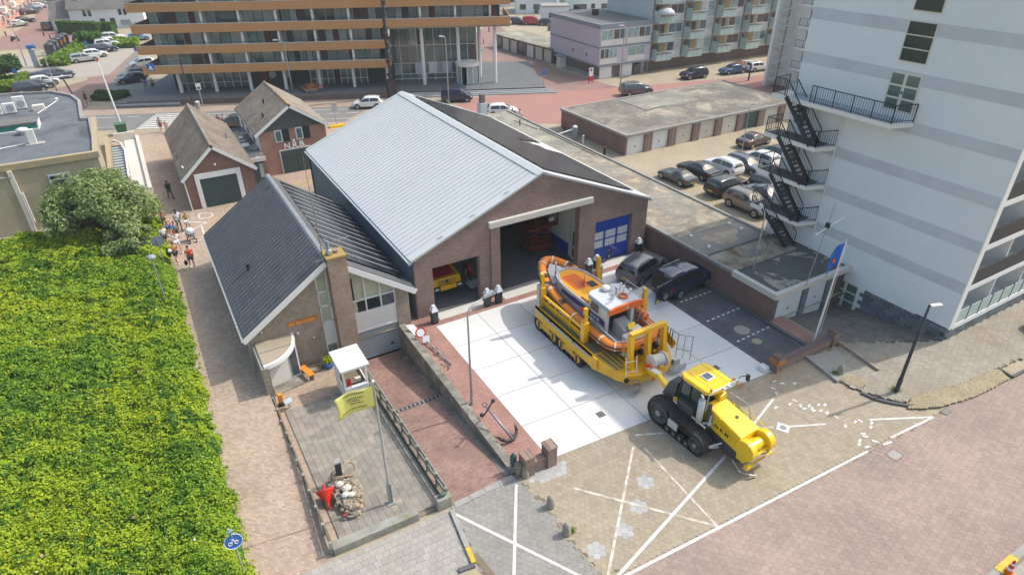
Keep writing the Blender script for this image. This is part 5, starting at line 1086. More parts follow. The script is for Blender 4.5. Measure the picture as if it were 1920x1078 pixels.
simple_house('white_house', 'long white house row at the top edge beside the orange office block', 70, 168, R(-24), 26, 9, 5.6, 'house_white', 'roof_dark', 6, 2)
simple_house('white_house', 'white annex near the red parked cars top centre', 84, 131, R(-28), 6, 5, 3.2, 'house_white', None, 1, 1)
for i, (x0, y0, x1, y1) in enumerate(((79,121,84,118),(86,124,94,120))):
    t = T('garden_wall', ['low brick garden wall behind the far garages','slate fence panel beside the white annex'][i], 'wall', ((x0+x1)/2,(y0+y1)/2,0)); t.p('wall', MB().bar((x0,y0,.6),(x1,y1,.6),.25,1.3), ['garage_brick','slate_band'][i]); t.p('coping', MB().bar((x0,y0,1.28),(x1,y1,1.28),.32,.08), 'kerb')
# top left: pink row houses, white semi-detached houses
rh = T('pink_terrace', 'pink and ochre terraced houses at the top left corner', 'house', (-26,205,0))
p0, p1 = Vector((-23.5,172,0)), Vector((-15.0,262,0)); d = (p1-p0).normalized(); nrm = Vector((-d.y,d.x,0)); M4 = frame(p0, d, nrm); L = (p1-p0).length
rh.p('wall', MB().box(0,L,0,10,-.1,9).xf(M4), 'pink_facade'); rh.p('ochre_wall', MB().box(2,14,-.3,0,2.6,9).xf(M4), 'ochre_facade'); rh.p('roof', MB().box(-.3,L,-.3,10.3,9,9.4).xf(M4), 'roof_dark')
for k in range(16):
    for z in (.9,3.7,6.4): f_ = rh.p('window', MB().box(2.4+k*5.4,4.4+k*5.4,-.38,-.02,z,z+1.5).xf(M4), 'white_paint'); rh.p('glass_pane', MB().box(2.55+k*5.4,4.25+k*5.4,-.42,-.38,z+.12,z+1.38).xf(M4), 'room_brown', parent=f_)
for k in (2,4,6): rh.p('balcony', MB().box(k*5.4-1.4,k*5.4+.8,-1.3,0,3.0,3.9).xf(M4), 'white_panel'); rh.p('canopy', MB().box(k*5.4-1.4,k*5.4+.8,-1.6,0,2.3,2.45).xf(M4), 'grey_metal')
def semi(x, y, rz):
    t = thing('semi_detached_house', 'white semi-detached house with dark pantile roof beside the clipped hedge', 'house', (x,y,0), rz)
    MB().box(0,14.5,0,8,-.1,4.3).build('wall', 'house_white', t); MB().prismx([(-.5,4.2),(8.5,4.2),(4,8.2)], -.3, 14.8).build('roof', 'roof_dark', t)
    MB().box(-4.2,0,1.0,8,-.1,2.4).build('garage', 'house_white', t); MB().prismx([(.6,2.4),(8.2,2.4),(4.4,5.6)], -4.4, 0).build('garage_roof', 'roof_dark', t)
    MB().box(2,5,1.2,2.6,5.4,6.8).build('dormer', 'white_panel', t)
    for a, z, w in ((2.6,2.6,.8),(3.6,2.6,.8),(9.6,2.6,.8),(10.6,2.6,.8),(1.5,.5,3.2),(9.5,.4,2.2)):
        f_ = MB().box(a,a+w,-.07,0,z,z+1.35).build('window', 'white_paint', t); MB().box(a+.08,a+w-.08,-.09,-.07,z+.08,z+1.27).build('glass_pane', 'glass' if z > 2 else 'glass_pale', f_)
    for a in (5.6,7.6): MB().box(a,a+1,-.06,0,0,2.1).build('door', 'office_dark', t)
    for a in (.0,7.2): MB().cyl((a+.1,-.12,0),(a+.1,-.12,4.2),.07).build('downpipe', 'white_paint', t)
semi(-7.9, 177.5, R(-14))
# leaves
def leafmat(name, c1, c2, c3=None):
    m, nt, n, l, b = _nt(name)
    cur = mixc(nt, rnd(nt), c1, c2)
    if c3 is not None: cur = mixc(nt, ramp(nt, noise(nt, .12, 3), 0, 1, .42, .62), cur, c3)
    l.new(cur, b.inputs['Base Color']); b.inputs['Roughness'].default_value = .55; b.inputs['Specular IOR Level'].default_value = .12
    try: b.inputs['Subsurface Weight'].default_value = 0
    except Exception: pass
    tr = n.new('ShaderNodeBsdfTranslucent'); l.new(cur, tr.inputs['Color']); mx = n.new('ShaderNodeMixShader'); mx.inputs[0].default_value = .28
    l.new(b.outputs[0], mx.inputs[1]); l.new(tr.outputs[0], mx.inputs[2]); l.new(mx.outputs[0], n['Material Output'].inputs['Surface'])
leafmat('leaf_rose', (.27,.41,.035), (.15,.29,.03), (.40,.48,.03)); leafmat('leaf_rose_deep', (.13,.26,.032), (.07,.165,.024)); leafmat('leaf_yellow', (.45,.49,.03), (.33,.44,.035)); leafmat('leaf_olive', (.25,.34,.11), (.14,.215,.065)); leafmat('leaf_silver', (.42,.48,.26), (.28,.35,.16)); leafmat('leaf_hedge', (.10,.2,.03), (.06,.14,.02)); leafmat('leaf_bright', (.25,.36,.05), (.16,.28,.03)); leafmat('leaf_pine', (.08,.15,.04), (.04,.09,.025))
mat('flower_white', (.85,.85,.82), .7); mat('flower_pink', (.6,.2,.3), .7); mat('bark', (.12,.09,.06), .9)
def leaves(pts, nrm, size, aspect=.62, tilt=.8, seed=0, fold=True):
    """many small leaf faces around given points; pts (n,3), nrm (n,3) mean facing"""
    g = np.random.default_rng(seed); n = len(pts)
    d = nrm + g.normal(0, tilt, (n,3)); d /= np.linalg.norm(d, axis=1)[:,None]+1e-9
    t = g.normal(0, 1, (n,3)); x = np.cross(d, t); x /= np.linalg.norm(x, axis=1)[:,None]+1e-9; y = np.cross(d, x)
    s = (size*g.uniform(.6,1.4,n))[:,None]
    a = pts - x*s; b = pts - y*s*aspect + d*s*.18; c = pts + x*s; e = pts + y*s*aspect + d*s*.18
    V = np.empty((n*4,3)); V[0::4] = a; V[1::4] = b; V[2::4] = c; V[3::4] = e
    i = np.arange(n)*4; F = np.stack([i,i+1,i+2,i+3], 1)
    return V, F
def np_mesh(name, V, F, material, parent=None, off=(0,0,0)):
    me = bpy.data.meshes.new(name); nv, nf = len(V), len(F); me.vertices.add(nv); me.vertices.foreach_set('co', (V-np.array(off)).astype(np.float32).ravel())
    k = F.shape[1]; me.loops.add(nf*k); me.loops.foreach_set('vertex_index', F.astype(np.int32).ravel()); me.polygons.add(nf); me.polygons.foreach_set('loop_start', (np.arange(nf)*k).astype(np.int32)); me.update(); me.validate()
    me.materials.append(M_[material]); o = bpy.data.objects.new(name, me); COL.objects.link(o); o.parent = parent; return o
def hnoise(x, y):     # smooth lumps
    return (np.sin(x*1.7+.6*np.sin(y*1.1))+np.sin(y*1.9+1.3+.7*np.sin(x*.9))+np.sin((x+y)*2.9+.4)*.6+np.sin((x-1.3*y)*4.1)*.45+np.sin(x*.37+1)*np.sin(y*.31)*1.2)/3.6
def rose_field():
    g = np.random.default_rng(4)
    def topz(x, y):
        edge = np.clip((-.95-.22*np.sin(y*1.3)-.16*np.sin(y*3.1+1)-.1*np.sin(y*7.3)-x)/.9, 0, 1)**.5
        edge = edge*np.clip((59.6-y)/.8, 0, 1)**.5
        return edge*(.95+.38*hnoise(x, y)+.17*hnoise(x*3.1+5, y*3.3))-.1
    xs = np.arange(-21, -.9, .35); ys = np.arange(9, 66.0, .35); X, Y = np.meshgrid(xs, ys); Zz = topz(X, Y)-.22; Zz[:, -1] = -.02
    V = np.stack([X.ravel(), Y.ravel(), Zz.ravel()], 1); nx, ny = len(xs), len(ys); idx = np.arange(nx*ny).reshape(ny, nx)
    F = np.stack([idx[:-1,:-1].ravel(), idx[:-1,1:].ravel(), idx[1:,1:].ravel(), idx[1:,:-1].ravel()], 1)
    root = np_mesh('rose_thicket', V, F, 'leaf_rose_deep'); root['kind'] = 'stuff'; tag(root, 'dense green rose thicket with yellowish leaves covering the dune beside the brick path', 'shrubs', kind='stuff')
    C = 30000; K = 12      # leaf rosettes
    cy = 12+(g.random(C)**1.15)*47.5; cx = -.85-g.random(C)*12.8; cz = g.normal(0,.07,C); tone = np.repeat(g.normal(0,.28,C), K)
    y = np.repeat(cy, K)+g.normal(0,.085,C*K); x = np.repeat(cx, K)+g.normal(0,.085,C*K); lift = np.repeat(cz, K)
    z = topz(x, y)+lift; nz = np.stack([-.5*(topz(x+.1,y)-topz(x-.1,y))/.2*1.0, -.5*(topz(x,y+.1)-topz(x,y-.1))/.2, np.ones_like(x)], 1)
    depth = g.random(len(x))**2*.2
    P = np.stack([x, y, z-depth+.03], 1); far = np.clip((y-14)/45, 0, 1)
    hi = .8*hnoise(x*1.1+2, y*1.3)+.35*hnoise(x*4.3, y*4.7)+tone+g.normal(0,.12,len(x))
    ysel = (hi+.35*np.clip((-6-x)/5,0,1)*np.clip((y-25)/20,0,1) > .70) & (g.random(len(x)) < .85); dsel = (~ysel) & (hi < -.28)  # leaf tone split by noise: yellow where high, deep green where low
    sz = .055+.038*far
    for sel, mname, nm in ((ysel,'leaf_yellow','yellow_leaves'),(dsel,'leaf_rose_deep','deep_green_leaves'),(~(ysel|dsel),'leaf_rose','leaves')):
        V, F = leaves(P[sel], nz[sel], sz[sel], .66, .55, 3); o = np_mesh(nm, V, F, mname, root); o['kind'] = 'stuff'
    k = 190; fx = -1-g.random(k)*11; fy = 14+g.random(k)**1.2*40; w = hnoise(fx*.9, fy*.8) > -.15; fx, fy = fx[w], fy[w]
    Pf = np.stack([fx, fy, topz(fx,fy)+.08], 1); h = len(Pf)//3
    for a, mname, nm in ((Pf[h:], 'flower_white','white_flowers'),(Pf[:h],'flower_pink','pink_flowers')):
        V, F = leaves(a, np.tile([0,0,1.0],(len(a),1)), np.full(len(a), .055), .95, .3, 8); o = np_mesh(nm, V, F, mname, root); o['kind'] = 'stuff'
rose_field()
def shrub_tree(name, label, x, y, r, h, z0, leafm, n, size, seed, cat='shrub', branches=14, squash=1.0, lumps=26, trunk=.12, second=None):
    g = np.random.default_rng(seed); t = thing(name, label, cat, (x,y,0))
    m = MB(); tips = []
    for k in range(branches):
        a = k*2.4+g.uniform(-.3,.3); rr = r*g.uniform(.35,.85); hh = h*g.uniform(.5,.9); p = Vector((rr*math.cos(a), rr*math.sin(a)*squash, hh)); mid = p*.5+Vector((0,0,h*.1)); m.tube([(0,0,-.1),tuple(mid),tuple(p)],[trunk,trunk*.6,trunk*.2],5); tips.append(p)
    m.build('trunk', 'bark', t)
    C = []
    for k in range(lumps):
        a = g.uniform(0,6.28); e = math.asin(g.uniform(-.25,1)); rr = r*g.uniform(.5,.86); C.append((rr*math.cos(a)*math.cos(e), rr*math.sin(a)*math.cos(e)*squash, z0+(h-z0)*.42+(h-z0)*.5*math.sin(e)*g.uniform(.75,1.1), r*g.uniform(.13,.36)))
    P = []; N = []
    for k in range(n):
        c = C[g.integers(len(C))]; d = g.normal(0,1,3); d /= np.linalg.norm(d); q = c[3]*(g.random()**.4); p = np.array(c[:3])+d*q*np.array([1,1,.8]);
        if p[2] < .05: continue
        P.append(p); N.append(d*.8+np.array([0,0,.5]))
    P = np.array(P); N = np.array(N); sel = g.random(len(P)) < (.3 if second else 0)
    V, F = leaves(P[~sel], N[~sel], np.full((~sel).sum(), size), .5, .6, seed); o = np_mesh('crown', V, F, leafm, t)
    if second: V, F = leaves(P[sel], N[sel], np.full(sel.sum(), size), .5, .6, seed+1); np_mesh('crown_tips', V, F, second, t)
    return t
shrub_tree('sea_buckthorn', 'large grey-green sea buckthorn bush between the corner building and the brick path', -4.8, 57.0, 4.2, 5.3, .2, 'leaf_olive', 34000, .13, 5, lumps=70, second='leaf_silver', branches=24)
shrub_tree('sea_buckthorn', 'lower grey-green bush at the near foot of the big sea buckthorn', -3.2, 52.6, 2.0, 2.5, .1, 'leaf_olive', 7000, .13, 6, lumps=20, second='leaf_silver', branches=10)
def bed(name, label, poly, h, leafm, n, size, seed, lump=1.0):
    g = np.random.default_rng(seed); xs = [p[0] for p in poly]; ys = [p[1] for p in poly]; P = []
    while len(P) < n:
        x, y = g.uniform(min(xs), max(xs)), g.uniform(min(ys), max(ys))
        if inside((x,y), poly): P.append((x, y, h*g.random()**.45*(.8+.25*math.sin(x*lump*1.3+y*.7)*math.sin(y*lump*1.1))))
    P = np.array(P); N = np.tile([0,0,1.0],(len(P),1)); cx, cy = sum(xs)/len(xs), sum(ys)/len(ys)
    t = thing(name, label, 'shrubs', (cx,cy,0)); V, F = leaves(P, N, np.full(len(P), size), .65, .7, seed, True); np_mesh('foliage', V, F, leafm, t, (cx,cy,0)); MB().prism([(cx+(x-cx)*.93-cx, cy+(y-cy)*.93-cy) for x, y in poly], 0, h*.55).build('stems', 'leaf_pine', t); return t
bed('shrub_bed', 'bright green shrub bed between the recycling bins and the parked cars', [(-12.44,135.79),(-8.42,135.23),(-6.84,142.59),(-4.35,151.63),(-3.51,157.65),(-6.82,159.75),(-8.55,148.21),(-10.90,141.37)], 1.3, 'leaf_bright', 5200, .3, 31)
bed('shrub_bed', 'narrow green shrub bed behind the white parked cars', [(-1.13,148.34),(2.88,147.06),(3.46,153.22),(-1.31,156.25)], 1.1, 'leaf_bright', 2200, .3, 32)
bed('shrub_bed', 'bright green shrub bed behind the cars at the left edge', [(-17.59,119.05),(-13.96,117.89),(-13.23,126.41),(-18.38,128.78)], 1.2, 'leaf_bright', 4500, .28, 33)
bed('shrub_bed', 'dark juniper patch beside the crossing', [(-5.48,106.75),(-2.73,105.05),(-0.64,107.15),(-1.89,109.33),(-4.57,110.28)], .7, 'leaf_pine', 2600, .22, 34)
def hedge(name, label, a, b, w, h, n, seed):
    a = Vector((*a,0)); b = Vector((*b,0)); d = (b-a); L = d.length; d.normalize(); s = Vector((-d.y,d.x,0)); g = np.random.default_rng(seed); t = thing(name, label, 'hedge', tuple((a+b)/2)); c = (a+b)/2
    MB().bar(a-c+Vector((0,0,h/2)), b-c+Vector((0,0,h/2)), w*.88, h*.9).build('core', 'leaf_pine', t); P = []; N = []
    for k in range(n):
        u_ = g.uniform(0,L); f = g.integers(4)
        if f == 0 or f == 3: p = a+d*u_+s*g.uniform(-w/2,w/2)+Vector((0,0,h)); nn = (0,0,1)
        else: q = 1 if f == 1 else -1; p = a+d*u_+s*q*w/2+Vector((0,0,g.uniform(0,h))); nn = tuple(s*q)
        P.append(tuple(p-c)); N.append(nn)
    V, F = leaves(np.array(P)+g.normal(0,.05,(n,3)), np.array(N), np.full(n,.22), .7, .5, seed); np_mesh('foliage', V, F, 'leaf_hedge', t)
hedge('clipped_hedge', 'long clipped green hedge in front of the white semi-detached house', (-10.18,175.10), (-2.72,167.23), 1.6, 2.3, 2600, 41); hedge('clipped_hedge', 'short clipped hedge right of the long hedge', (-1.60,168.05), (-0.26,166.43), 1.4, 2.2, 800, 42)
def tree(name, label, x, y, r, h, trunk_h, leafm, n, size, seed):
    g = np.random.default_rng(seed); t = thing(name, label, 'tree', (x,y,0)); m = MB().tube([(0,0,-.1),(.1,0,trunk_h*.6),(0,.1,trunk_h+r*.3)],[.2,.14,.08],7)
    for k in range(7): a = k*.9; m.tube([(0,.05,trunk_h*.8),(r*.5*math.cos(a),r*.5*math.sin(a),trunk_h+r*.15),(r*.8*math.cos(a),r*.8*math.sin(a),trunk_h+r*.2)],[.08,.05,.02],5)
    m.build('trunk', 'bark', t); P = []; N = []; C = [(r*.62*math.cos(k*.9+g.uniform(-.3,.3))*g.uniform(.3,1), r*.62*math.sin(k*.9)*g.uniform(.3,1), trunk_h+g.uniform(0,.5)*(h-trunk_h), r*g.uniform(.3,.45)) for k in range(16)]
    for k in range(n): c = C[g.integers(len(C))]; d = g.normal(0,1,3); d /= np.linalg.norm(d); P.append(np.array(c[:3])+d*c[3]*g.random()**.4*np.array([1,1,.6])); N.append(d+np.array([0,0,.6]))
    V, F = leaves(np.array(P), np.array(N), np.full(n, size), .6, .6, seed); np_mesh('crown', V, F, leafm, t)
tree('pine_tree', 'dark green flat-topped pine at the left edge by the shrub bed', *(-16.34,124.29), 3.2, 5.0, 2.2, 'leaf_pine', 4200, .3, 51)
tree('pine_tree', 'small loose pine in front of the clipped hedge and dark parked car', *(-4.88,151.97), 2.6, 3.8, 1.6, 'leaf_hedge', 1900, .28, 52)
tree('street_tree', 'small green tree beside the white house at the top centre', 93, 137, 1.4, 3.6, 1.6, 'leaf_hedge', 900, .25, 53)
bed('shrub_bed', 'low green shrubs in front of the white house at the top centre', [(90,137),(98,133),(99,135),(91,139.5)], 1.3, 'leaf_pine', 1200, .3, 35)
# CARS
mat('paint', (.3,.3,.3), .3, coat=.6)
for nm, c, mt in (('paint_silver',(.50,.51,.52),.35),('paint_white',(.74,.75,.76),.0),('paint_black',(.018,.019,.022),.1),('paint_darkgrey',(.085,.09,.098),.3),('paint_navy',(.02,.03,.07),.2),('paint_blue',(.045,.10,.22),.2),('paint_olive',(.22,.20,.165),.4),('paint_grey',(.15,.16,.175),.4),('paint_plum',(.05,.02,.025),.2),('paint_red',(.42,.03,.05),.1),('paint_pink',(.55,.22,.24),.1),('paint_yellow',(.75,.50,.02),.0),('paint_lightblue',(.20,.33,.47),.2),('paint_slate',(.10,.115,.145),.3)):
    mat(nm, c, .28, metal=mt, coat=.7)
mat('car_glass', (.015,.02,.022), .05, spec=.9, coat=.5); mat('tyre', (.025,.025,.027), .85); mat('rim', (.42,.43,.45), .35, metal=.7); mat('lamp_clear', (.62,.64,.66), .15, spec=.8); mat('lamp_red', (.35,.012,.015), .25); mat('plate', (.72,.52,.04), .5); mat('car_trim', (.03,.03,.032), .6)
PROF = {   # t, z_low, z_belt, z_top, w, w_top
 'hatch': [(0,.38,.60,.64,.84,.80),(.02,.30,.82,.90,.93,.80),(.06,.26,.93,1.24,.97,.75),(.12,.25,.95,1.42,.99,.73),(.25,.25,.95,1.49,1,.73),(.45,.25,.93,1.50,1,.73),(.57,.25,.91,1.44,1,.72),(.75,.25,.89,.97,1,.82),(.88,.26,.80,.87,.97,.82),(.965,.30,.66,.73,.90,.80),(1,.38,.50,.55,.78,.72)],
 'suv':   [(0,.46,.74,.78,.86,.82),(.02,.36,.96,1.04,.94,.80),(.05,.32,1.06,1.40,.97,.76),(.10,.30,1.08,1.60,.99,.75),(.25,.30,1.08,1.67,1,.75),(.45,.30,1.06,1.68,1,.75),(.58,.30,1.04,1.62,1,.74),(.73,.30,1.03,1.12,1,.84),(.88,.31,.98,1.04,.98,.84),(.965,.36,.82,.90,.92,.82),(1,.46,.60,.66,.82,.76)],
 'wagon': [(0,.40,.64,.68,.86,.82),(.02,.30,.86,.94,.94,.80),(.05,.26,.95,1.24,.97,.74),(.10,.25,.96,1.42,.99,.73),(.25,.25,.95,1.49,1,.73),(.46,.25,.93,1.50,1,.73),(.58,.25,.91,1.43,1,.72),(.72,.25,.89,.96,1,.82),(.88,.26,.80,.87,.97,.82),(.965,.30,.66,.73,.90,.80),(1,.38,.50,.55,.78,.72)],
 'sedan': [(0,.40,.62,.66,.86,.82),(.02,.30,.88,.94,.94,.84),(.08,.26,.94,1.00,.97,.84),(.17,.25,.95,1.04,.99,.82),(.28,.25,.95,1.36,1,.72),(.38,.25,.94,1.44,1,.71),(.48,.25,.92,1.44,1,.71),(.56,.25,.91,1.37,1,.71),(.70,.25,.89,.97,1,.82),(.86,.26,.82,.88,.97,.82),(.965,.30,.66,.73,.90,.80),(1,.38,.50,.55,.78,.72)],
 'roadster': [(0,.36,.56,.60,.84,.80),(.03,.28,.78,.84,.94,.84),(.14,.22,.84,.90,.98,.84),(.24,.22,.83,1.10,1,.70),(.34,.22,.80,1.27,1,.66),(.42,.22,.79,1.28,1,.66),(.54,.22,.78,.92,1,.76),(.72,.22,.78,.86,1,.84),(.88,.24,.70,.78,.97,.82),(.97,.28,.54,.60,.88,.76),(1,.34,.44,.48,.74,.68)],
 'boxy':  [(0,.50,.90,.96,.92,.88),(.012,.42,1.04,1.55,.97,.84),(.05,.40,1.12,1.86,.99,.82),(.12,.40,1.12,1.90,1,.82),(.30,.40,1.12,1.90,1,.82),(.34,.40,1.12,1.83,1,.81),(.55,.40,1.10,1.81,1,.80),(.61,.40,1.10,1.74,1,.80),(.73,.40,1.10,1.17,1,.90),(.90,.40,1.06,1.12,.99,.90),(.975,.44,.96,1.03,.96,.88),(1,.52,.72,.78,.90,.84)],
 'van':   [(0,.40,.80,.90,.92,.88),(.012,.32,1.0,1.60,.97,.86),(.05,.28,1.06,1.82,.99,.85),(.30,.28,1.06,1.85,1,.85),(.55,.28,1.04,1.84,1,.84),(.66,.28,1.02,1.72,1,.82),(.82,.28,1.00,1.10,1,.84),(.93,.30,.86,.94,.96,.82),(1,.40,.58,.64,.84,.76)]}
DIM = {'hatch':(4.05,1.76),'suv':(4.45,1.86),'wagon':(4.6,1.80),'sedan':(4.5,1.78),'roadster':(4.1,1.76),'boxy':(4.7,1.88),'van':(4.3,1.80)}
GLZ = {'hatch':((.125,.40),(.42,.70),(.035,.10),(.585,.74)),'suv':((.10,.40),(.42,.69),(.03,.085),(.595,.72)),'wagon':((.09,.40),(.42,.68),(.028,.085),(.595,.71)),'sedan':((.21,.40),(.42,.66),(.18,.275),(.57,.69)),'roadster':((.30,.33),(.35,.50),(.25,.31),(.435,.53)),'boxy':((.06,.34),(.36,.70),(.016,.045),(.62,.725)),'van':((.56,.60),(.62,.79),(.016,.045),(.675,.81))}
def make_car(kind, name, label):
    L, Wd = DIM[kind]; pr = PROF[kind]; ts = [p[0] for p in pr]
    fine = sorted(set([round(x, 4) for a, b in zip(ts, ts[1:]) for x in np.linspace(a, b, 4)]))
    def at(t):
        i = max(0, min(len(ts)-2, next((k for k in range(len(ts)-1) if t <= ts[k+1]), len(ts)-2))); f = (t-ts[i])/(ts[i+1]-ts[i]); f2 = f
        p0, p1 = pr[i], pr[i+1]; return [a+(b-a)*f2 for a, b in zip(p0[1:], p1[1:])]
    def ring(t):   # half section, y >= 0, bottom to top
        zl, zb, zt, w, wt = at(t); h = Wd/2*w; ht = h*wt; x = (t-.5)*L
        return [(x,0,zl),(x,h*.80,zl),(x,h*.97,zl+.10),(x,h,zl+(zb-zl)*.55),(x,h*.965,zb),(x,ht*1.01,zb+(zt-zb)*.86),(x,ht*.86,zt-.01*(1)),(x,0,zt+.025)]
    V = []; F = []; n = 14
    for t in fine:
        r = ring(t); V += r+[(p[0],-p[1],p[2]) for p in r[-2:0:-1]]
    m = len(fine)
    for i in range(m-1):
        for k in range(n): F.append((i*n+k, i*n+(k+1) % n, (i+1)*n+(k+1) % n, (i+1)*n+k))
    F += [tuple(range(n))[::-1], tuple((m-1)*n+k for k in range(n))]
    root = thing(name, label, 'car'); b = mk('body', V, F, 'paint', root, True); b.data.set_sharp_from_angle(angle=R(38))
    def sp(t, k, s):  # point between ring points k and k+1
        r = ring(t); a, c = Vector(r[k]), Vector(r[k+1]); return a.lerp(c, s)
    def side(name_, t0, t1, s0, s1, side_, m_, k=4, off=.012, seg=4):
        mb = MB(); rows = []
        for q in range(seg+1):
            t = t0+(t1-t0)*q/seg; p0, p1 = sp(t,k,s0), sp(t,k,s1); nn = Vector((0,(p1.z-p0.z)+1e-6,-(p1.y-p0.y))).normalized()*off
            if nn.y < 0: nn = -nn
            rows.append([p0+nn, p1+nn])
        for q in range(seg):
            qd = [rows[q][0],rows[q+1][0],rows[q+1][1],rows[q][1]]; qd = [(p.x, p.y*side_, p.z) for p in qd]; mb.quad(*(qd if side_ < 0 else qd[::-1]))
        return mb.build(name_, m_, root)
    (ra, rb_), (fa, fb_), (wa, wb), (va, vb) = GLZ[kind]
    for s in (-1,1):
        if kind not in ('roadster','van'): side('rear_side_window', ra, rb_, .10, .93, s, 'car_glass')
        side('front_side_window', fa, fb_, .10, .93, s, 'car_glass')
    def top(name_, t0, t1, m_, w=.93, off=.014):
        mb = MB(); rows = []
        for q in range(5):
            t = t0+(t1-t0)*q/4; r = ring(t); hy = max(r[5][1], r[6][1]); zs = r[7][2]; zz = r[5][2]
            rows.append([Vector((r[0][0], y*hy*w, zs+(zz-zs)*abs(y)**2.5)) for y in (-1,-.6,0,.6,1)])
        for q in range(4):
            for c in range(4):
                e1 = rows[q+1][c]-rows[q][c]; e2 = rows[q][c+1]-rows[q][c]; nn = e1.cross(e2).normalized()
                if nn.z < 0: nn = -nn
                mb.quad(*[tuple(p+nn*off) for p in (rows[q][c],rows[q+1][c],rows[q+1][c+1],rows[q][c+1])])
        return mb.build(name_, m_, root)
    top('rear_window', wa, wb, 'car_glass'); top('windscreen', va, vb, 'car_glass')
    if kind == 'roadster': top('soft_top', .24, .43, 'car_trim', .97, .012)
    rw_ = .33 if kind in ('hatch','wagon','sedan','roadster','van') else .37
    for tx in (.195 if kind != 'boxy' else .22, .815 if kind != 'boxy' else .80):
        for s in (-1,1):
            x = (tx-.5)*L; zl, zb, zt, w, wt = at(tx); h = Wd/2*w
            MB().cyl((x,s*(h-.06),rw_+.02),(x,s*(h+.004),rw_+.02),rw_+.055,18).build('dark_arch_disc', 'car_trim', root)  # shade of the arch recess given as a black disc on the body
            wh = MB().cyl((x,s*(h-.19),rw_),(x,s*(h+.014),rw_),rw_,20).build('wheel', 'tyre', root); MB().cyl((x,s*(h+.014),rw_),(x,s*(h+.022),rw_),rw_*.64,16).build('rim', 'rim', wh)
            MB().cyl((x,s*(h+.022),rw_),(x,s*(h+.027),rw_),rw_*.2,10).build('hub', 'car_trim', wh)
    for s in (-1,1):
        side('headlight', .915, .985, .35, .95, s, 'lamp_clear', k=3, off=.012); side('tail_light', .004, .045, .25, 1.0, s, 'lamp_red', k=3, off=.014)
        x = (fb_-.03-.5)*L; zl, zb, zt, w, wt = at(fb_-.03); MB().ball((x, s*(Wd/2*w+.07), zb+.03), .1, 8, 5, (.7,.9,.65)).build('mirror', 'paint', root, True)
    zl, zb, zt, w, wt = at(.0); MB().box(-L/2-.012,-L/2+.01,-.26,.26,zb-.14,zb-.03).build('number_plate', 'plate', root); zl, zb, zt, w, wt = at(1.0); MB().box(L/2-.01,L/2+.012,-.26,.26,zl+.02,zl+.13).build('number_plate', 'plate', root)
    zl = at(.5)[0]; MB().box(-L*.42,L*.42,-Wd*.40,Wd*.40,zl-.08,zl+.02).build('underbody', 'car_trim', root)
    MB().box(L/2-.06,L/2+.006,-.38,.38,at(1.0)[0]+.15,at(1.0)[1]-.0).build('grille', 'car_trim', root)
    if kind in ('suv','boxy','wagon'):
        for s in (-1,1): MB().bar(((.15-.5)*L,s*Wd*.34,pr[4][3]+.05),((.5-.5)*L,s*Wd*.34,pr[4][3]+.05),.035,.04).build('roof_rail', 'rim', root)
    return root
CARS = {}
CARNAME = {'hatch':'hatchback','suv':'suv','wagon':'estate_car','sedan':'sedan_car','roadster':'roadster','boxy':'off_road_car','van':'small_van'}
def car(kind, paint, x, y, rz, label, z=0.0, sc=1.0, group=None):
    if kind not in CARS: CARS[kind] = make_car(kind, CARNAME[kind], label); CARS[kind].location = (0,0,-500)
    o = copy_tree(CARS[kind], (x,y,z), rz, label, mats={'paint':paint})
    if sc != 1: o.scale = (sc,)*3
    if group: o['group'] = group
    return o
H = math.pi/2
car('suv', 'paint_grey', 28.1, 30.1, R(18), 'metallic grey SUV parked beside the blue boathouse door', .01, .98)
disc = car('boxy', 'paint_navy', 29.45, 27.2, R(5), 'dark blue off-road car with its spare-wheel tailgate open on the dark bays', .01, 1.0)
CP = 'cars in the car park behind the garages'
car('roadster', 'paint_darkgrey', 42.95, 42.5, H+.04, 'dark grey soft-top roadster at the left end of the car park', group=CP)
car('sedan', 'paint_black', 45.7, 42.6, H+.04, 'black sedan parked between the grey roadster and a white compact SUV', group=CP)
car('suv', 'paint_white', 48.5, 42.0, H+.03, 'white compact SUV in the car park beside the black sedan', sc=.93, group=CP)
car('wagon', 'paint_slate', 50.9, 41.2, -H+.03, 'slate blue hatchback facing the camera between two white cars', sc=.95, group=CP)
car('hatch', 'paint_white', 53.4, 41.6, H+.04, 'white hatchback in the car park near the tower stairs', group=CP)
car('hatch', 'paint_darkgrey', 56.0, 42.0, H, 'dark grey hatchback behind the stair railings next to the white hatchback', group=CP)
car('sedan', 'paint_plum', 57.6, 46.2, 0.1, 'dark plum sedan standing alone near the garage doors', group=CP)
car('suv', 'paint_black', 44.9, 38.1, .06, 'black SUV with tall red tail lights parked crosswise in the car park', group=CP)
car('suv', 'paint_olive', 43.5, 34.2, -H+.02, 'olive bronze SUV at the near end of the car park', sc=1.0, group=CP)
car('sedan', 'paint_slate', 46.3, 34.6, -H, 'blue-grey sedan beside the olive SUV behind the escape stairs', group=CP)
car('hatch', 'paint_darkgrey', 48.3, 36.0, -H, 'dark hatchback half hidden behind the escape stairs', group=CP)
car('wagon', 'paint_navy', 50.6, 36.6, -H, 'navy estate car mostly hidden behind the tower stairs', group=CP)
SA = math.atan2(OU.y, OU.x)
car('hatch', 'paint_white', *(26.24,83.38), SA+math.pi, 'white hatchback driving on the grey back street')
car('van', 'paint_navy', *(37.75,80.06), SA, 'dark blue van on the road behind the boathouse ridge')
car('hatch', 'paint_white', *(39.73,70.96), SA, 'white car roof showing behind the chimney and garage roofs')
car('wagon', 'paint_darkgrey', *(9.53,83.57), SA+math.pi, 'dark grey car on the back street between the two gabled brick buildings')
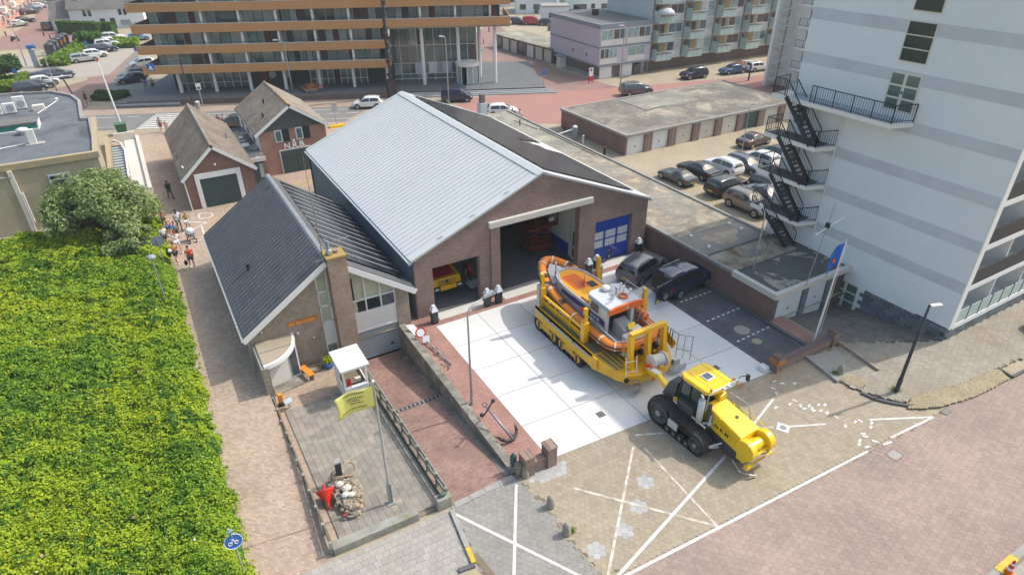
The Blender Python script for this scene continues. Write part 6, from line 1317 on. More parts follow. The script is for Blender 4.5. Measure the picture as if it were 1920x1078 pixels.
car('suv', 'paint_grey', *(60.63,69.94), R(-14)+.0, 'grey off-road car with roof rails on the red road', sc=1.06)
car('suv', 'paint_navy', *(74.49,73.05), R(-5)+math.pi, 'dark navy SUV parked on the beige pavement below the balcony flats')
car('sedan', 'paint_blue', *(81.88,72.27), R(-5)+math.pi, 'blue sedan parked ahead of the navy SUV below the balcony flats')
car('hatch', 'paint_white', *(86.58,71.55), R(-5), 'small white hatchback at the right end below the balcony flats')
for i, (px_, k, c, l) in enumerate((((940,48),'suv','paint_white','white SUV behind the low far garages'),((970,46),'wagon','paint_navy','dark estate car beside the white SUV behind the far garages'),((998,47),'van','paint_red','dark red van behind the far garages'),((1027,48),'hatch','paint_navy','dark blue hatchback right of the red van'),((1045,16),'hatch','paint_pink','pale red hatchback by the white house at the top'),((1033,9),'hatch','paint_blue','blue hatchback beside the pale red one at the top'),((1015,6),'hatch','paint_silver','silver car in front of the white house at the top'))):
    pts_ = [(74.26,132.55),(78.01,131.90),(80.43,129.46),(82.92,126.98),(99.76,148.42),(102.31,155.32),(101.91,159.47)]
    car(k, c, *pts_[i], R(-35) if i < 4 else R(-60), l)
G1 = 'cars parked along the brown side road'
for (x, y), k, c, rz, l in (((-6.04,137.80),'wagon','paint_silver',.15,'silver estate car at the near end of the row by the shrub bed'),((-4.36,141.03),'hatch','paint_white',.15,'white hatchback second in the row by the shrub bed'),((-3.94,145.31),'hatch','paint_navy',.15,'dark car third in the row by the shrub bed'),((-2.72,145.71),'wagon','paint_navy',.15,'navy estate car fourth in the row by the shrub bed'),((-2.23,150.29),'suv','paint_white',.15,'white SUV second from the far end of the row by the shrub bed'),((-1.51,153.04),'hatch','paint_white',.15,'white car at the far end of the row by the shrub bed'),
    ((-5.71,160.41),'wagon','paint_navy',-.05,'dark navy car behind the small pine and shrub bed'),((-0.96,158.09),'suv','paint_white',-.05,'white SUV parked behind the shrub bed'),((3.63,155.87),'hatch','paint_lightblue',-.05,'light blue car at the corner of the orange block'),
    ((-9.63,125.01),'suv','paint_slate',.25,'dark slate SUV at the far end of the left parking row'),((-11.32,124.39),'wagon','paint_navy',.25,'navy car beside the dark slate SUV in the left parking row'),((-11.43,121.24),'hatch','paint_white',.25,'white hatchback in the left parking row'),((-11.96,118.87),'hatch','paint_darkgrey',.25,'dark grey hatchback in front of the white one in the left row'),((-12.93,116.89),'suv','paint_navy',.25,'dark navy car at the near end of the left parking row'),
    ((0.06,116.09),'hatch','paint_navy',math.pi+.1,'dark hatchback at the corner of the orange office block'),((0.53,119.11),'wagon','paint_navy',math.pi+.1,'dark car behind the hatchback at the office corner'),((2.30,127.53),'hatch','paint_silver',math.pi+.1,'silver car under the left end of the office block'),
    ((-18.76,190.62),'hatch','paint_silver',.5,'silver hatchback in front of the pink terrace'),((-17.62,196.26),'hatch','paint_plum',.5,'dark car behind the silver hatchback at the pink terrace'),
    ((-17.76,212.60),'wagon','paint_plum',.45,'dark brown car at the near end of the terrace row'),((-17.37,219.12),'wagon','paint_blue',.45,'blue car second in the terrace row'),((-16.16,224.31),'hatch','paint_silver',.45,'silver car third in the terrace row'),((-15.34,228.80),'wagon','paint_darkgrey',.45,'grey car fourth in the terrace row'),((-13.95,237.21),'wagon','paint_navy',.45,'navy car fifth in the terrace row'),
    ((-12.20,181.27),'van','paint_darkgrey',1.1,'dark grey van by the clipped hedge'),((-11.37,189.46),'hatch','paint_yellow',1.1,'yellow car beside the clipped hedge')):
    car(k, c, x, y, rz, l)
car('hatch', 'paint_white', 44.75, 10.6, R(85), 'white car just entering at the right edge on the pavement', .1)
for k in list(CARS):      # the patterns themselves go
    def rem(o):
        for c in list(o.children): rem(c)
        bpy.data.objects.remove(o)
    rem(CARS[k])
MB().box(-2.36,-2.33,-.80,.80,.55,1.80).build('boot_opening', 'black', disc)
tg = MB().box(-.03,.03,-1.5,0,.55,1.80).build('tailgate', 'paint_navy', disc); tg.location = (-2.36,-.82,0); tg.rotation_euler = (0,0,R(-84))
MB().box(.03,.035,-1.35,-.2,1.12,1.68).build('tailgate_window', 'car_glass', tg)
MB().cyl((.03,-.75,.95),(.24,-.75,.95),.37,20).build('spare_wheel', 'tyre', tg); MB().cyl((.24,-.75,.95),(.255,-.75,.95),.23,16).build('spare_rim', 'rim', tg); MB().box(.03,.04,-1.45,-1.12,.62,.75).build('number_plate', 'plate', tg)
# LIFEBOAT CARRIAGE
mat('cat_yellow', (.80,.44,.003), .42, coat=.25, var=.5, vs=1.2, col2=(.68,.36,.004), var2=.06, vs2=9); mat('tractor_yellow', (.86,.56,.002), .36, coat=.3, var=.35, vs=.8, col2=(.78,.48,.004), var2=.05, vs2=9)
mat('grate', (.05,.05,.045), .8); mat('grate_line', (.30,.27,.17), .7); mat('tube_orange', (.76,.20,.012), .45, var=.4, vs=1.5, col2=(.70,.26,.03)); mat('deck_orange', (.80,.36,.008), .5, var=.4, vs=1.0, col2=(.78,.30,.01))
mat('hull_grey', (.50,.47,.47), .4, var=.4, vs=.9, col2=(.40,.37,.38)); mat('alu', (.64,.65,.66), .4, metal=.25, var=.3, vs=1.5, col2=(.54,.55,.56)); mat('deck_grey', (.33,.34,.35), .7, var=.2, vs=2); mat('boat_blue', (.02,.035,.20), .4); mat('orange_red', (.72,.14,.012), .4); mat('cyl_steel', (.42,.40,.36), .35, metal=.6); mat('light_panel', (.55,.56,.57), .5)
mat('strap', (.75,.72,.64), .8); mat('reflect', (.40,.52,.58), .4, var=.9, vs=9, col2=(.12,.3,.5)); mat('box_dark', (.06,.064,.07), .45); mat('winch_rope', (.62,.60,.56), .9, var=.4, vs=12, col2=(.45,.43,.4)); mat('amber', (.5,.14,.01), .3); mat('lift_red', (.20,.02,.018), .5, var=.4, vs=2)
cr = T('boat_carriage', 'yellow tracked launching carriage carrying the orange lifeboat', 'carriage', (20.4, 24.5, 0))
CX = 20.4; DZ = 1.72
for s in (-1,1):
    def X(d): return CX+s*d           # d measured outward
    a, b = sorted((X(1.72),X(2.5)))
    side_ = cr.p('side_deck', MB().box(a, b, 22.3, 28.2, DZ-.12, DZ), 'cat_yellow')
    cr.p('tread_plate', MB().box(min(X(1.78),X(2.3)), max(X(1.78),X(2.3)), 22.35, 28.1, DZ, DZ+.012), 'grate', parent=side_)
    for k in range(5): x = X(1.86+k*.09); cr.p('tread_line', MB().box(x-.012,x+.012,22.35,28.1,DZ+.012,DZ+.02), 'grate_line', parent=side_)
    a2, b2 = sorted((X(2.42),X(2.5)))
    sk = cr.p('side_skirt', MB().prismx([(21.9,.95),(28.2,.98),(28.2,DZ),(21.9,DZ)], a2, b2), 'cat_yellow')
    cr.p('reflective_stripe', MB().box(min(X(2.5),X(2.508)),max(X(2.5),X(2.508)),22.6,28.0,DZ-.3,DZ-.16), 'reflect', parent=sk)
    for y in (24.0,26.4): cr.p('lashing_eye', MB().box(min(X(2.5),X(2.515)),max(X(2.5),X(2.515)),y,y+.16,DZ-.22,DZ-.1), 'black', parent=sk)
    m = MB(); xa, xb = X(1.25), X(2.5); m.add([(xa,22.3,DZ),(xb,22.3,DZ),(X(1.9),20.9,1.28),(X(.95),20.9,1.28),(xa,22.3,DZ-.12),(xb,22.3,DZ-.12),(X(1.9),20.9,1.16),(X(.95),20.9,1.16)],[(0,1,2,3),(7,6,5,4),(0,4,5,1),(1,5,6,2),(2,6,7,3),(3,7,4,0)])
    st = cr.p('front_step', m, 'cat_yellow')
    for k in range(7):
        f = (k+.4)/7; p = Vector((X(1.3),22.25,DZ+.02)).lerp(Vector((X(2.42),22.25,DZ+.02)), f); q = Vector((X(1.0),20.95,1.3)).lerp(Vector((X(1.86),20.95,1.3)), f); cr.p('step_bar', MB().bar(p,q,.06,.03), 'grate' if k % 2 else 'grate_line', parent=st)
    cr.p('front_cheek', MB().add([(X(2.5),22.3,DZ),(X(2.5),22.3,.85),(X(1.9),20.85,.78),(X(1.9),20.85,1.3),(X(2.42),22.3,DZ),(X(2.42),22.3,.85),(X(1.84),20.95,.78),(X(1.84),20.95,1.3)],[(0,1,2,3),(7,6,5,4),(0,3,7,4),(1,5,6,2),(0,4,5,1),(3,2,6,7)]), 'cat_yellow')
    gr = cr.p('guard_rail', MB().bar((X(2.02),23.9,2.42),(X(2.02),28.0,2.42),.12,.14), 'cat_yellow'); cr.p('guard_rail', MB().bar((X(2.03),23.9,2.08),(X(2.03),28.0,2.08),.09,.12), 'cat_yellow'); cr.p('guard_board', MB().box(min(X(1.96),X(2.02)),max(X(1.96),X(2.02)),23.9,28.0,DZ,1.98), 'cat_yellow')
    for y in (25.1,26.6): cr.p('rail_post', MB().bar((X(2.05),y,DZ),(X(2.02),y,2.45),.1,.1), 'cat_yellow')
    for y in (28.05,23.6):           # lifting posts
        po = cr.p('lift_post', MB().box(X(2.1)-.17,X(2.1)+.17,y-.17,y+.17,DZ,3.05), 'cat_yellow', bevel=.02); cr.p('post_head', MB().box(X(2.1)-.1,X(2.1)+.1,y-.1,y+.1,3.05,3.95), 'cat_yellow', parent=po)
        if y > 25: cr.p('cylinder', MB().cyl((X(2.3),y,DZ),(X(2.3),y,3.25),.15,12), 'cyl_steel', parent=po); cr.p('cylinder', MB().cyl((X(1.78),y,DZ),(X(1.78),y,3.1),.12,12), 'cyl_steel', parent=po)
        cr.p('hose', MB().tube([(X(2.1),y,3.0),(X(2.25),y,3.5),(X(2.1),y,3.7),(X(2.0),y,3.3)], .03, 5), 'black', parent=po)
    for yc in (27.1,24.6):
        loop = []
        n = 36; Lh, rr_ = .78, .46
        for k in range(n):
            a = k/n*2*math.pi; loop.append((yc+math.copysign(Lh,math.cos(a))*(1 if abs(math.cos(a)) > .02 else 0)+rr_*math.cos(a), .5+rr_*math.sin(a)*(1.0)))
        vs = [(X(2.38),y,z) for y,z in loop]+[(X(1.78),y,z) for y,z in loop]; fs = [(k,(k+1) % n,n+(k+1) % n,n+k) for k in range(n)]
        inner = [(X(2.38),yc+(y-yc)*.88,.5+(z-.5)*.80) for y,z in loop]; vs += inner; fs += [(k,(k+1) % n,2*n+(k+1) % n,2*n+k) for k in range(n)]
        tk = cr.p('track', MB().add(vs, fs), 'rubber')
        m = MB()
        for k in range(0, n):
            y, z = loop[k]; y2, z2 = yc+(y-yc)*1.03, .5+(z-.5)*1.06; m.bar((X(2.4),y2,z2),(X(1.76),y2,z2),.07,.06)
        cr.p('track_lugs', m, 'rubber', parent=tk)['kind'] = 'stuff'
        for q in (-.78,.78): cr.p('track_wheel', MB().cyl((X(2.2),yc+q,.5),(X(2.4),yc+q,.5),.3,14), 'cat_yellow', parent=tk); cr.p('wheel_spoke', MB().bar((X(2.41),yc+q,.28),(X(2.41),yc+q,.72),.04,.14,(0,1,0)), 'grate', parent=tk)
        for q in (-.28,.28): cr.p('roller', MB().cyl((X(2.2),yc+q,.33),(X(2.39),yc+q,.33),.16,10), 'black', parent=tk)
        cr.p('rocker', MB().prismx([(yc-.55,.42),(yc+.55,.42),(yc+.3,1.05),(yc-.3,1.05)], min(X(2.3),X(2.42)), max(X(2.3),X(2.42))), 'cat_yellow', parent=tk)
    cr.p('axle_beam', MB().box(min(X(1.2),X(2.35)),max(X(1.2),X(2.35)),25.6,26.1,.5,1.5), 'cat_yellow')
cr.p('cross_beam', MB().box(CX-2.4,CX+2.4,27.9,28.2,.95,1.55), 'cat_yellow'); cr.p('cross_beam', MB().box(CX-1.3,CX+1.3,20.9,22.4,.7,1.15), 'cat_yellow'); cr.p('keel_rail', MB().box(CX-.3,CX+.3,21,30.2,1.0,1.3), 'cat_yellow')
nose = cr.p('nose_beam', MB().prism([(CX-1.95,20.95),(CX-1.5,20.25),(CX-.9,20.0),(CX+.9,20.0),(CX+1.5,20.25),(CX+1.95,20.95),(CX+1.6,21.1),(CX-1.6,21.1)], .72, 1.3), 'cat_yellow', bevel=.04)
for x in (-1.62,1.62): cr.p('tow_ring', MB().cyl((CX+x,20.32,1.0),(CX+x*1.02,20.25,1.0),.14,14), 'black', parent=nose)
fr = cr.p('front_frame', MB().bar((CX-1.2,20.85,3.45),(CX+1.2,20.85,3.45),.3,.26), 'cat_yellow', bevel=.02)
for x in (-1.15,.05,1.15): cr.p('upright', MB().bar((CX+x,20.85,3.4),(CX+x*1.0,20.6,1.2),.26,.3), 'cat_yellow', parent=fr, bevel=.02)
for x in (-1.15,1.15): cr.p('gusset', MB().prismx([(20.35,1.25),(21.2,1.25),(20.75,2.1)], CX+x-.1, CX+x+.1), 'cat_yellow', parent=fr)
dr = cr.p('rope_drum', MB().cyl((CX-.15,20.1,1.85),(CX+.55,20.0,1.85),.33,20), 'winch_rope'); cr.p('drum_flange', MB().cyl((CX-.2,20.1,1.85),(CX-.15,20.1,1.85),.42,20), 'white_panel', parent=dr); cr.p('drum_flange', MB().cyl((CX+.55,20.0,1.85),(CX+.6,20.0,1.85),.42,20), 'white_panel', parent=dr)
cr.p('drum_strap', MB().bar((CX-.6,20.2,1.7),(CX-.1,20.0,1.6),.1,.12).bar((CX-.15,19.9,1.6),(CX-.2,19.75,.8),.08,.1), 'orange_red')
def ladder(a, b, w, n, name, m_='galv'):
    a = Vector(a); b = Vector(b); d = (b-a).normalized(); sd = d.cross(Vector((0,0,1))); sd = sd.normalized() if sd.length > .01 else Vector((1,0,0)); m = MB()
    for q in (-1,1): m.bar(a+sd*q*w/2, b+sd*q*w/2, .035)
    for k in range(n): p = a.lerp(b, (k+.5)/n); m.bar(p-sd*w/2, p+sd*w/2, .03)
    return cr.p(name, m, m_)
ladder((CX-1.28,20.5,2.35),(CX-1.35,20.25,1.2), .62, 2, 'grab_rail', 'strap'); ladder((CX-1.15,20.15,1.1),(CX-1.15,19.95,.25), .5, 3, 'boarding_ladder')
for k in range(3): cr.p('ladder_tread', MB().box(CX-1.4,CX-.9,19.78+k*.1,19.98+k*.1,.3+k*.33,.33+k*.33), 'galv')
gt = cr.p('side_gate', MB().bar((23.2,21.2,.9),(23.75,20.6,.9),.04).bar((23.2,21.2,1.9),(23.75,20.6,1.9),.04).bar((23.2,21.2,.3),(23.2,21.2,1.95),.04).bar((23.75,20.6,.25),(23.75,20.6,1.95),.04).bar((23.45,20.9,.3),(23.45,20.9,1.9),.03).bar((22.8,21.5,2.3),(23.2,21.2,1.9),.04), 'galv')
cr.p('folding_step', MB().box(22.05,22.95,20.1,20.6,.28,.32).box(22.05,22.95,20.1,20.13,.3,.7).box(22.05,22.95,20.57,20.6,.3,.7), 'galv')
cr.p('side_grille', MB().bar((CX+2.46,21.1,1.3),(CX+2.46,22.2,1.75),.05,.6), 'cat_yellow')
for k in range(5): cr.p('grille_bar', MB().bar((CX+2.3,21.2+k*.2,1.4+k*.05),(CX+2.3,21.2+k*.2,2.3+k*.05),.04), 'trim_dark')
# LIFEBOAT
lbt = T('lifeboat', 'orange rigid inflatable lifeboat with grey wheelhouse on the yellow carriage', 'boat', (20.4, 26, 1.3))
def tube_pts():
    P = []
    for y, x, z in ((21.55,1.1,2.22),(21.9,1.5,2.22),(22.6,1.62,2.24),(24.5,1.64,2.30),(26.5,1.60,2.40),(28.0,1.46,2.55),(29.2,1.18,2.72),(30.1,.78,2.88),(30.65,.36,2.98),(30.8,0,3.0)): P.append((y,x,z))
    return [(CX-x,y,z) for y,x,z in P]+[(CX+x,y,z) for y,x,z in P[::-1][1:]]
tp = tube_pts()
def smooth_path(pts, k=3):
    out = []; pts = [Vector(p) for p in pts]
    for i in range(len(pts)-1):
        p0, p1, p2, p3 = pts[max(0,i-1)], pts[i], pts[i+1], pts[min(len(pts)-1,i+2)]
        for q in range(k): t = q/k; out.append(.5*((2*p1)+(p2-p0)*t+(2*p0-5*p1+4*p2-p3)*t*t+(3*p1-p0-3*p2+p3)*t**3))
    return out+[pts[-1]]
tps = smooth_path(tp, 3)
tb = lbt.p('inflatable_tube', MB().tube(tps, .28, 12), 'tube_orange', smooth=True)
lbt.p('stern_tube', MB().tube(smooth_path([(CX-1.12,21.55,2.22),(CX-.6,21.35,2.22),(CX+.6,21.35,2.22),(CX+1.12,21.55,2.22)]), .28, 12), 'tube_orange', smooth=True)
for dr_, rad, m_ in ((.29,.045,'black'),):       # rubbing strakes on the outside of the tube
    for dz in (.10,-.13):
        pts_ = []
        for i, p in enumerate(tps):
            d = (tps[min(i+1,len(tps)-1)]-tps[max(i-1,0)]).normalized(); o_ = Vector((-d.y,d.x,0)); o_ = -o_ if o_.dot(p-Vector((CX,26,p.z))) < 0 else o_; pts_.append(p+o_.normalized()*.285+Vector((0,0,dz)))
        lbt.p('rubbing_strake', MB().tube(pts_, .045, 6), 'black', parent=tb)
    lbt.p('rubbing_strake', MB().tube([(CX-1.1,21.25,2.3),(CX,21.07,2.3),(CX+1.1,21.25,2.3)], .045, 6), 'black', parent=tb)
N_ = len(tps)
for f in (.05,.12,.2,.28,.36,.44,.56,.64,.72,.80,.88,.95):
    i = int(f*(N_-1)); p = tps[i]; d = (tps[min(i+1,N_-1)]-tps[max(i-1,0)]).normalized(); lbt.p('tube_band', MB().cyl(p-d*.04, p+d*.04, .312, 12), 'strap', parent=tb)
for f in (.30,.335,.24,.70,.665):
    i = int(f*(N_-1)); p = tps[i]; d = (tps[min(i+1,N_-1)]-tps[max(i-1,0)]).normalized(); lbt.p('step_pad', MB().boxm(frame(p+Vector((0,0,.285)), Vector((-d.y,d.x,0)), d), .36, .38, .04), 'black', parent=tb)
m = MB(); secs = []
for y, hw, zk, zt in ((21.3,1.25,1.45,2.15),(23,1.42,1.38,2.15),(26,1.42,1.38,2.25),(28.2,1.2,1.5,2.45),(29.6,.75,1.85,2.7),(30.6,.15,2.5,2.9)):
    secs.append([(CX-hw,y,zt),(CX-hw*.9,y,zk+(zt-zk)*.45),(CX,y,zk),(CX+hw*.9,y,zk+(zt-zk)*.45),(CX+hw,y,zt)])
V = [p for s_ in secs for p in s_]; F = [(i*5+k,i*5+k+1,(i+1)*5+k+1,(i+1)*5+k) for i in range(5) for k in range(4)]+[(4,3,2,1,0)]
lbt.p('hull', MB().add(V, F), 'hull_grey', smooth=False)
lbt.p('deck', MB().quad((CX-1.25,21.5,2.12),(CX+1.25,21.5,2.12),(CX+1.4,26,2.25),(CX+1.1,28.4,2.45),(CX+.5,29.9,2.75),(CX,30.4,2.85),(CX-.5,29.9,2.75),(CX-1.1,28.4,2.45),(CX-1.4,26,2.25)), 'deck_grey')
lbt.p('fore_deck', MB().quad((CX-.95,28.6,2.62),(CX+.95,28.6,2.62),(CX+.5,29.9,2.86),(CX,30.45,2.95),(CX-.5,29.9,2.86)), 'light_panel')
cp = [(24.5,1.12),(26.0,1.15),(27.4,1.08),(28.3,.86),(28.75,.5),(28.9,0)]
out_ = [(CX-x,y) for y,x in cp]+[(CX+x,y) for y,x in cp[::-1][1:]]
cb = lbt.p('coach_house', MB().prism(out_, 2.2, 3.22), 'hull_grey');
inn = [(CX+(x-CX)*.90, 24.5+(y-24.5)*.975) for x, y in out_]
lbt.p('orange_roof', MB().prism(inn, 3.22, 3.25), 'deck_orange', parent=cb)
rim = MB(); q = [(x,y,3.27) for x,y in out_]; rim.tube(smooth_path(q,3), .05, 6); lbt.p('rim', rim, 'light_panel', parent=cb)
lbt.p('roof_step', MB().box(CX-.95,CX+.95,24.6,25.6,3.25,3.36), 'deck_orange', parent=cb); lbt.p('hatch_well', MB().box(CX-.75,CX+.35,26.4,28.1,3.25,3.262), 'orange_red', parent=cb); lbt.p('hatch_lid', MB().bar((CX-.1,26.5,3.52),(CX+.35,27.1,3.6),.06,.6), 'orange_red', parent=cb); lbt.p('hatch_opening', MB().box(CX+.25,CX+.75,26.2,26.85,3.25,3.27), 'black', parent=cb)
for x in (-.55,.05,.5): lbt.p('non_slip_pad', MB().box(CX+x-.14,CX+x+.14,24.9,25.25,3.36,3.37), 'strap', parent=cb)
for s in (-1,1):
    lbt.p('blue_stripe', MB().bar((CX+s*1.165,24.5,2.93),(CX+s*1.185,26.2,2.93),.02,.30).bar((CX+s*1.185,26.2,2.9),(CX+s*1.11,27.4,2.88),.02,.22), 'boat_blue', parent=cb); lbt.p('orange_stripe', MB().bar((CX+s*1.175,24.55,2.62),(CX+s*1.195,25.3,2.75),.02,.36), 'orange_red', parent=cb)
lbt.p('fore_seat', MB().box(CX-.45,CX+.45,28.7,29.15,2.6,3.15), 'deck_grey'); lbt.p('fore_post', MB().cyl((CX-.35,29.2,2.7),(CX-.35,29.2,3.7),.06,8), 'alu');
rl_ = MB()
for k in range(5): rl_.bar((CX-1.0+k*.02,27.4+k*.32,2.6+k*.06),(CX-1.0+k*.1,27.4+k*.32,3.2+k*.04),.03)
rl_.bar((CX-1.02,27.4,3.2),(CX-.6,28.7,3.36),.035); lbt.p('hand_rail', rl_, 'alu')
wh = lbt.p('wheelhouse', MB().add([(CX-1.1,23.0,2.15),(CX+1.1,23.0,2.15),(CX+1.1,24.75,2.15),(CX-1.1,24.75,2.15),(CX-1.02,23.1,3.85),(CX+1.02,23.1,3.85),(CX+1.0,24.5,3.85),(CX-1.0,24.5,3.85)],[(4,5,6,7),(2,3,7,6),(1,2,6,5),(3,0,4,7)]), 'alu')
lbt.p('roof', MB().prism([(CX-1.12,22.75),(CX+1.12,22.75),(CX+1.12,24.75),(CX+.8,24.95),(CX-.8,24.95),(CX-1.12,24.75)], 3.85, 4.0), 'light_panel', parent=wh, bevel=.03)
lbt.p('roof_fascia', MB().prismy([(CX-1.2,3.66),(CX+1.2,3.66),(CX+1.2,4.0),(CX+.6,4.1),(CX-.6,4.1),(CX-1.2,4.0)], 22.62, 22.76), 'orange_red', parent=wh, bevel=.03); lbt.p('fascia_badge', MB().cyl((CX,22.62,3.87),(CX,22.6,3.87),.11,14), 'grey_metal', parent=wh)
for s in (-1,1):
    lbt.p('roof_stripe', MB().bar((CX+s*1.13,22.8,3.82),(CX+s*1.13,24.7,3.82),.03,.14), 'reflect', parent=wh)
    w = lbt.p('side_window', MB().add([(CX+s*1.075,23.75,3.15),(CX+s*1.075,24.6,3.15),(CX+s*1.045,24.45,3.72),(CX+s*1.045,23.75,3.72),(CX+s*1.09,23.75,3.15),(CX+s*1.09,24.6,3.15),(CX+s*1.06,24.45,3.72),(CX+s*1.06,23.75,3.72)],[(0,1,2,3),(7,6,5,4),(0,4,5,1),(1,5,6,2),(2,6,7,3),(3,7,4,0)]), 'room_brown', parent=wh);
    wf = MB()
    for a, b in (((23.7,3.12),(24.65,3.12)),((24.65,3.12),(24.48,3.75)),((24.48,3.75),(23.7,3.75)),((23.7,3.75),(23.7,3.12))): wf.bar((CX+s*(1.1-.05*(a[1]-3.12)),*a),(CX+s*(1.1-.05*(b[1]-3.12)),*b),.035,.05)
    lbt.p('window_frame', wf, 'white_paint', parent=w)
    bp = lbt.p('name_panel', MB().bar((CX+s*1.125,23.1,2.82),(CX+s*1.125,24.95,2.82),.025,.34), 'boat_blue', parent=wh)
    text_mesh('lettering', 'K N R M', .27, frame(Vector((CX+s*1.145,24.15,2.82))-Vector(lbt.off), (0,-1 if s < 0 else 1,0), (0,0,1)), 'white_paint', bp, .003, .005, 1.15)
for x in (-.5,.05,.55): lbt.p('windscreen', MB().box(CX+x-.24,CX+x+.24,24.62,24.66,3.2,3.75), 'glass', parent=wh)
lbt.p('rear_post', MB().box(CX+.5,CX+.72,22.85,23.1,2.15,3.86).box(CX-1.12,CX-.95,22.95,23.2,2.15,3.86), 'alu', parent=wh); lbt.p('dark_inside', MB().box(CX-.95,CX+.95,23.9,23.95,2.16,3.8), 'room_dark', parent=wh)
lbt.p('radar_dome', MB().lathe([(.26,0),(.28,.1),(.22,.2),(.01,.24)], (CX-.05,24.55,4.05), 16), 'white_panel', parent=wh, smooth=True)
for x, y, h in ((.2,23.9,.4),(.55,23.7,.5),(.75,24.2,.35),(-.3,23.6,.25),(.9,23.5,.3)):
    lbt.p('roof_fitting', MB().cyl((CX+x,y,4.0),(CX+x,y,4.0+h),.05,7).ball((CX+x,y,4.0+h),.09,7,5), 'white_panel' if x > .5 else 'galv', parent=wh)
lbt.p('life_ring', MB().tube([(CX+.35+.24*math.cos(a),23.45+.24*math.sin(a),4.08) for a in [k/14*2*math.pi for k in range(14)]], .06, 7, True), 'orange_red', parent=wh, smooth=True)
lbt.p('roof_rail', MB().tube([(CX+1.05,22.9,4.0),(CX+1.3,22.9,4.35),(CX+1.3,24.3,4.35),(CX+1.05,24.3,4.0)], .025, 5).tube([(CX-1.0,23.3,4.02),(CX-.4,23.3,4.2),(CX+.3,24.6,4.12)], .02, 5), 'galv', parent=wh)
lbt.p('engine_cover', MB().add([(CX-.55,21.9,2.14),(CX+.35,21.9,2.14),(CX+.35,23.2,2.14),(CX-.55,23.2,2.14),(CX-.5,22.2,2.75),(CX+.3,22.2,2.75),(CX+.3,23.1,3.0),(CX-.5,23.1,3.0)],[(4,5,6,7),(0,1,5,4),(1,2,6,5),(2,3,7,6),(3,0,4,7)]), 'deck_grey', bevel=.04); lbt.p('console', MB().box(CX-.1,CX+.55,21.85,22.25,2.14,2.8), 'alu', bevel=.03); lbt.p('yellow_cushion', MB().boxm(Matrix.Translation((CX+.05,22.18,2.88)) @ Euler((.9,0,0)).to_matrix().to_4x4(), .5,.35,.06), 'tractor_yellow'); lbt.p('seat_box', MB().box(CX-.75,CX-.2,21.6,22.0,2.14,2.65), 'alu')
rs = MB()
for s in (-1,1): rs.tube([(CX+s*1.3,21.7,2.55),(CX+s*1.32,22.9,2.62),(CX+s*1.25,23.4,2.6)], .035, 5)
rs.tube([(CX-1.3,21.7,2.55),(CX-.6,21.45,2.55),(CX+.6,21.45,2.55),(CX+1.3,21.7,2.55)], .035, 5); lbt.p('cockpit_rail', rs, 'alu'); lbt.p('net_bag', MB().tube(smooth_path([(CX+1.45,22.6,2.75),(CX+1.5,23.4,2.82),(CX+1.45,24.2,2.8)]), [.22]*7, 10), 'orange_red', smooth=True)
nm_ = MB()
for k in range(6): y = 22.6+k*.3; nm_.tube([(CX+1.2,y,2.78),(CX+1.46,y,3.06),(CX+1.72,y,2.78)], .016, 4)
lbt.p('net', nm_, 'strap')
for x in (-.6,-.2,.55,.9): lbt.p('stern_fitting', MB().box(CX+x,CX+x+.22,21.0,21.3,1.7,2.0), 'black')
lbt.p('wind_pole', MB().cyl((CX-1.35,24.6,2.5),(CX-1.4,24.6,2.95),.09,8), 'orange_red'); lbt.p('lashing', MB().tube([(CX-1.5,24.2,2.5),(CX-1.3,24.4,2.75),(CX-1.2,24.1,2.6)], .05, 5), 'white_paint')
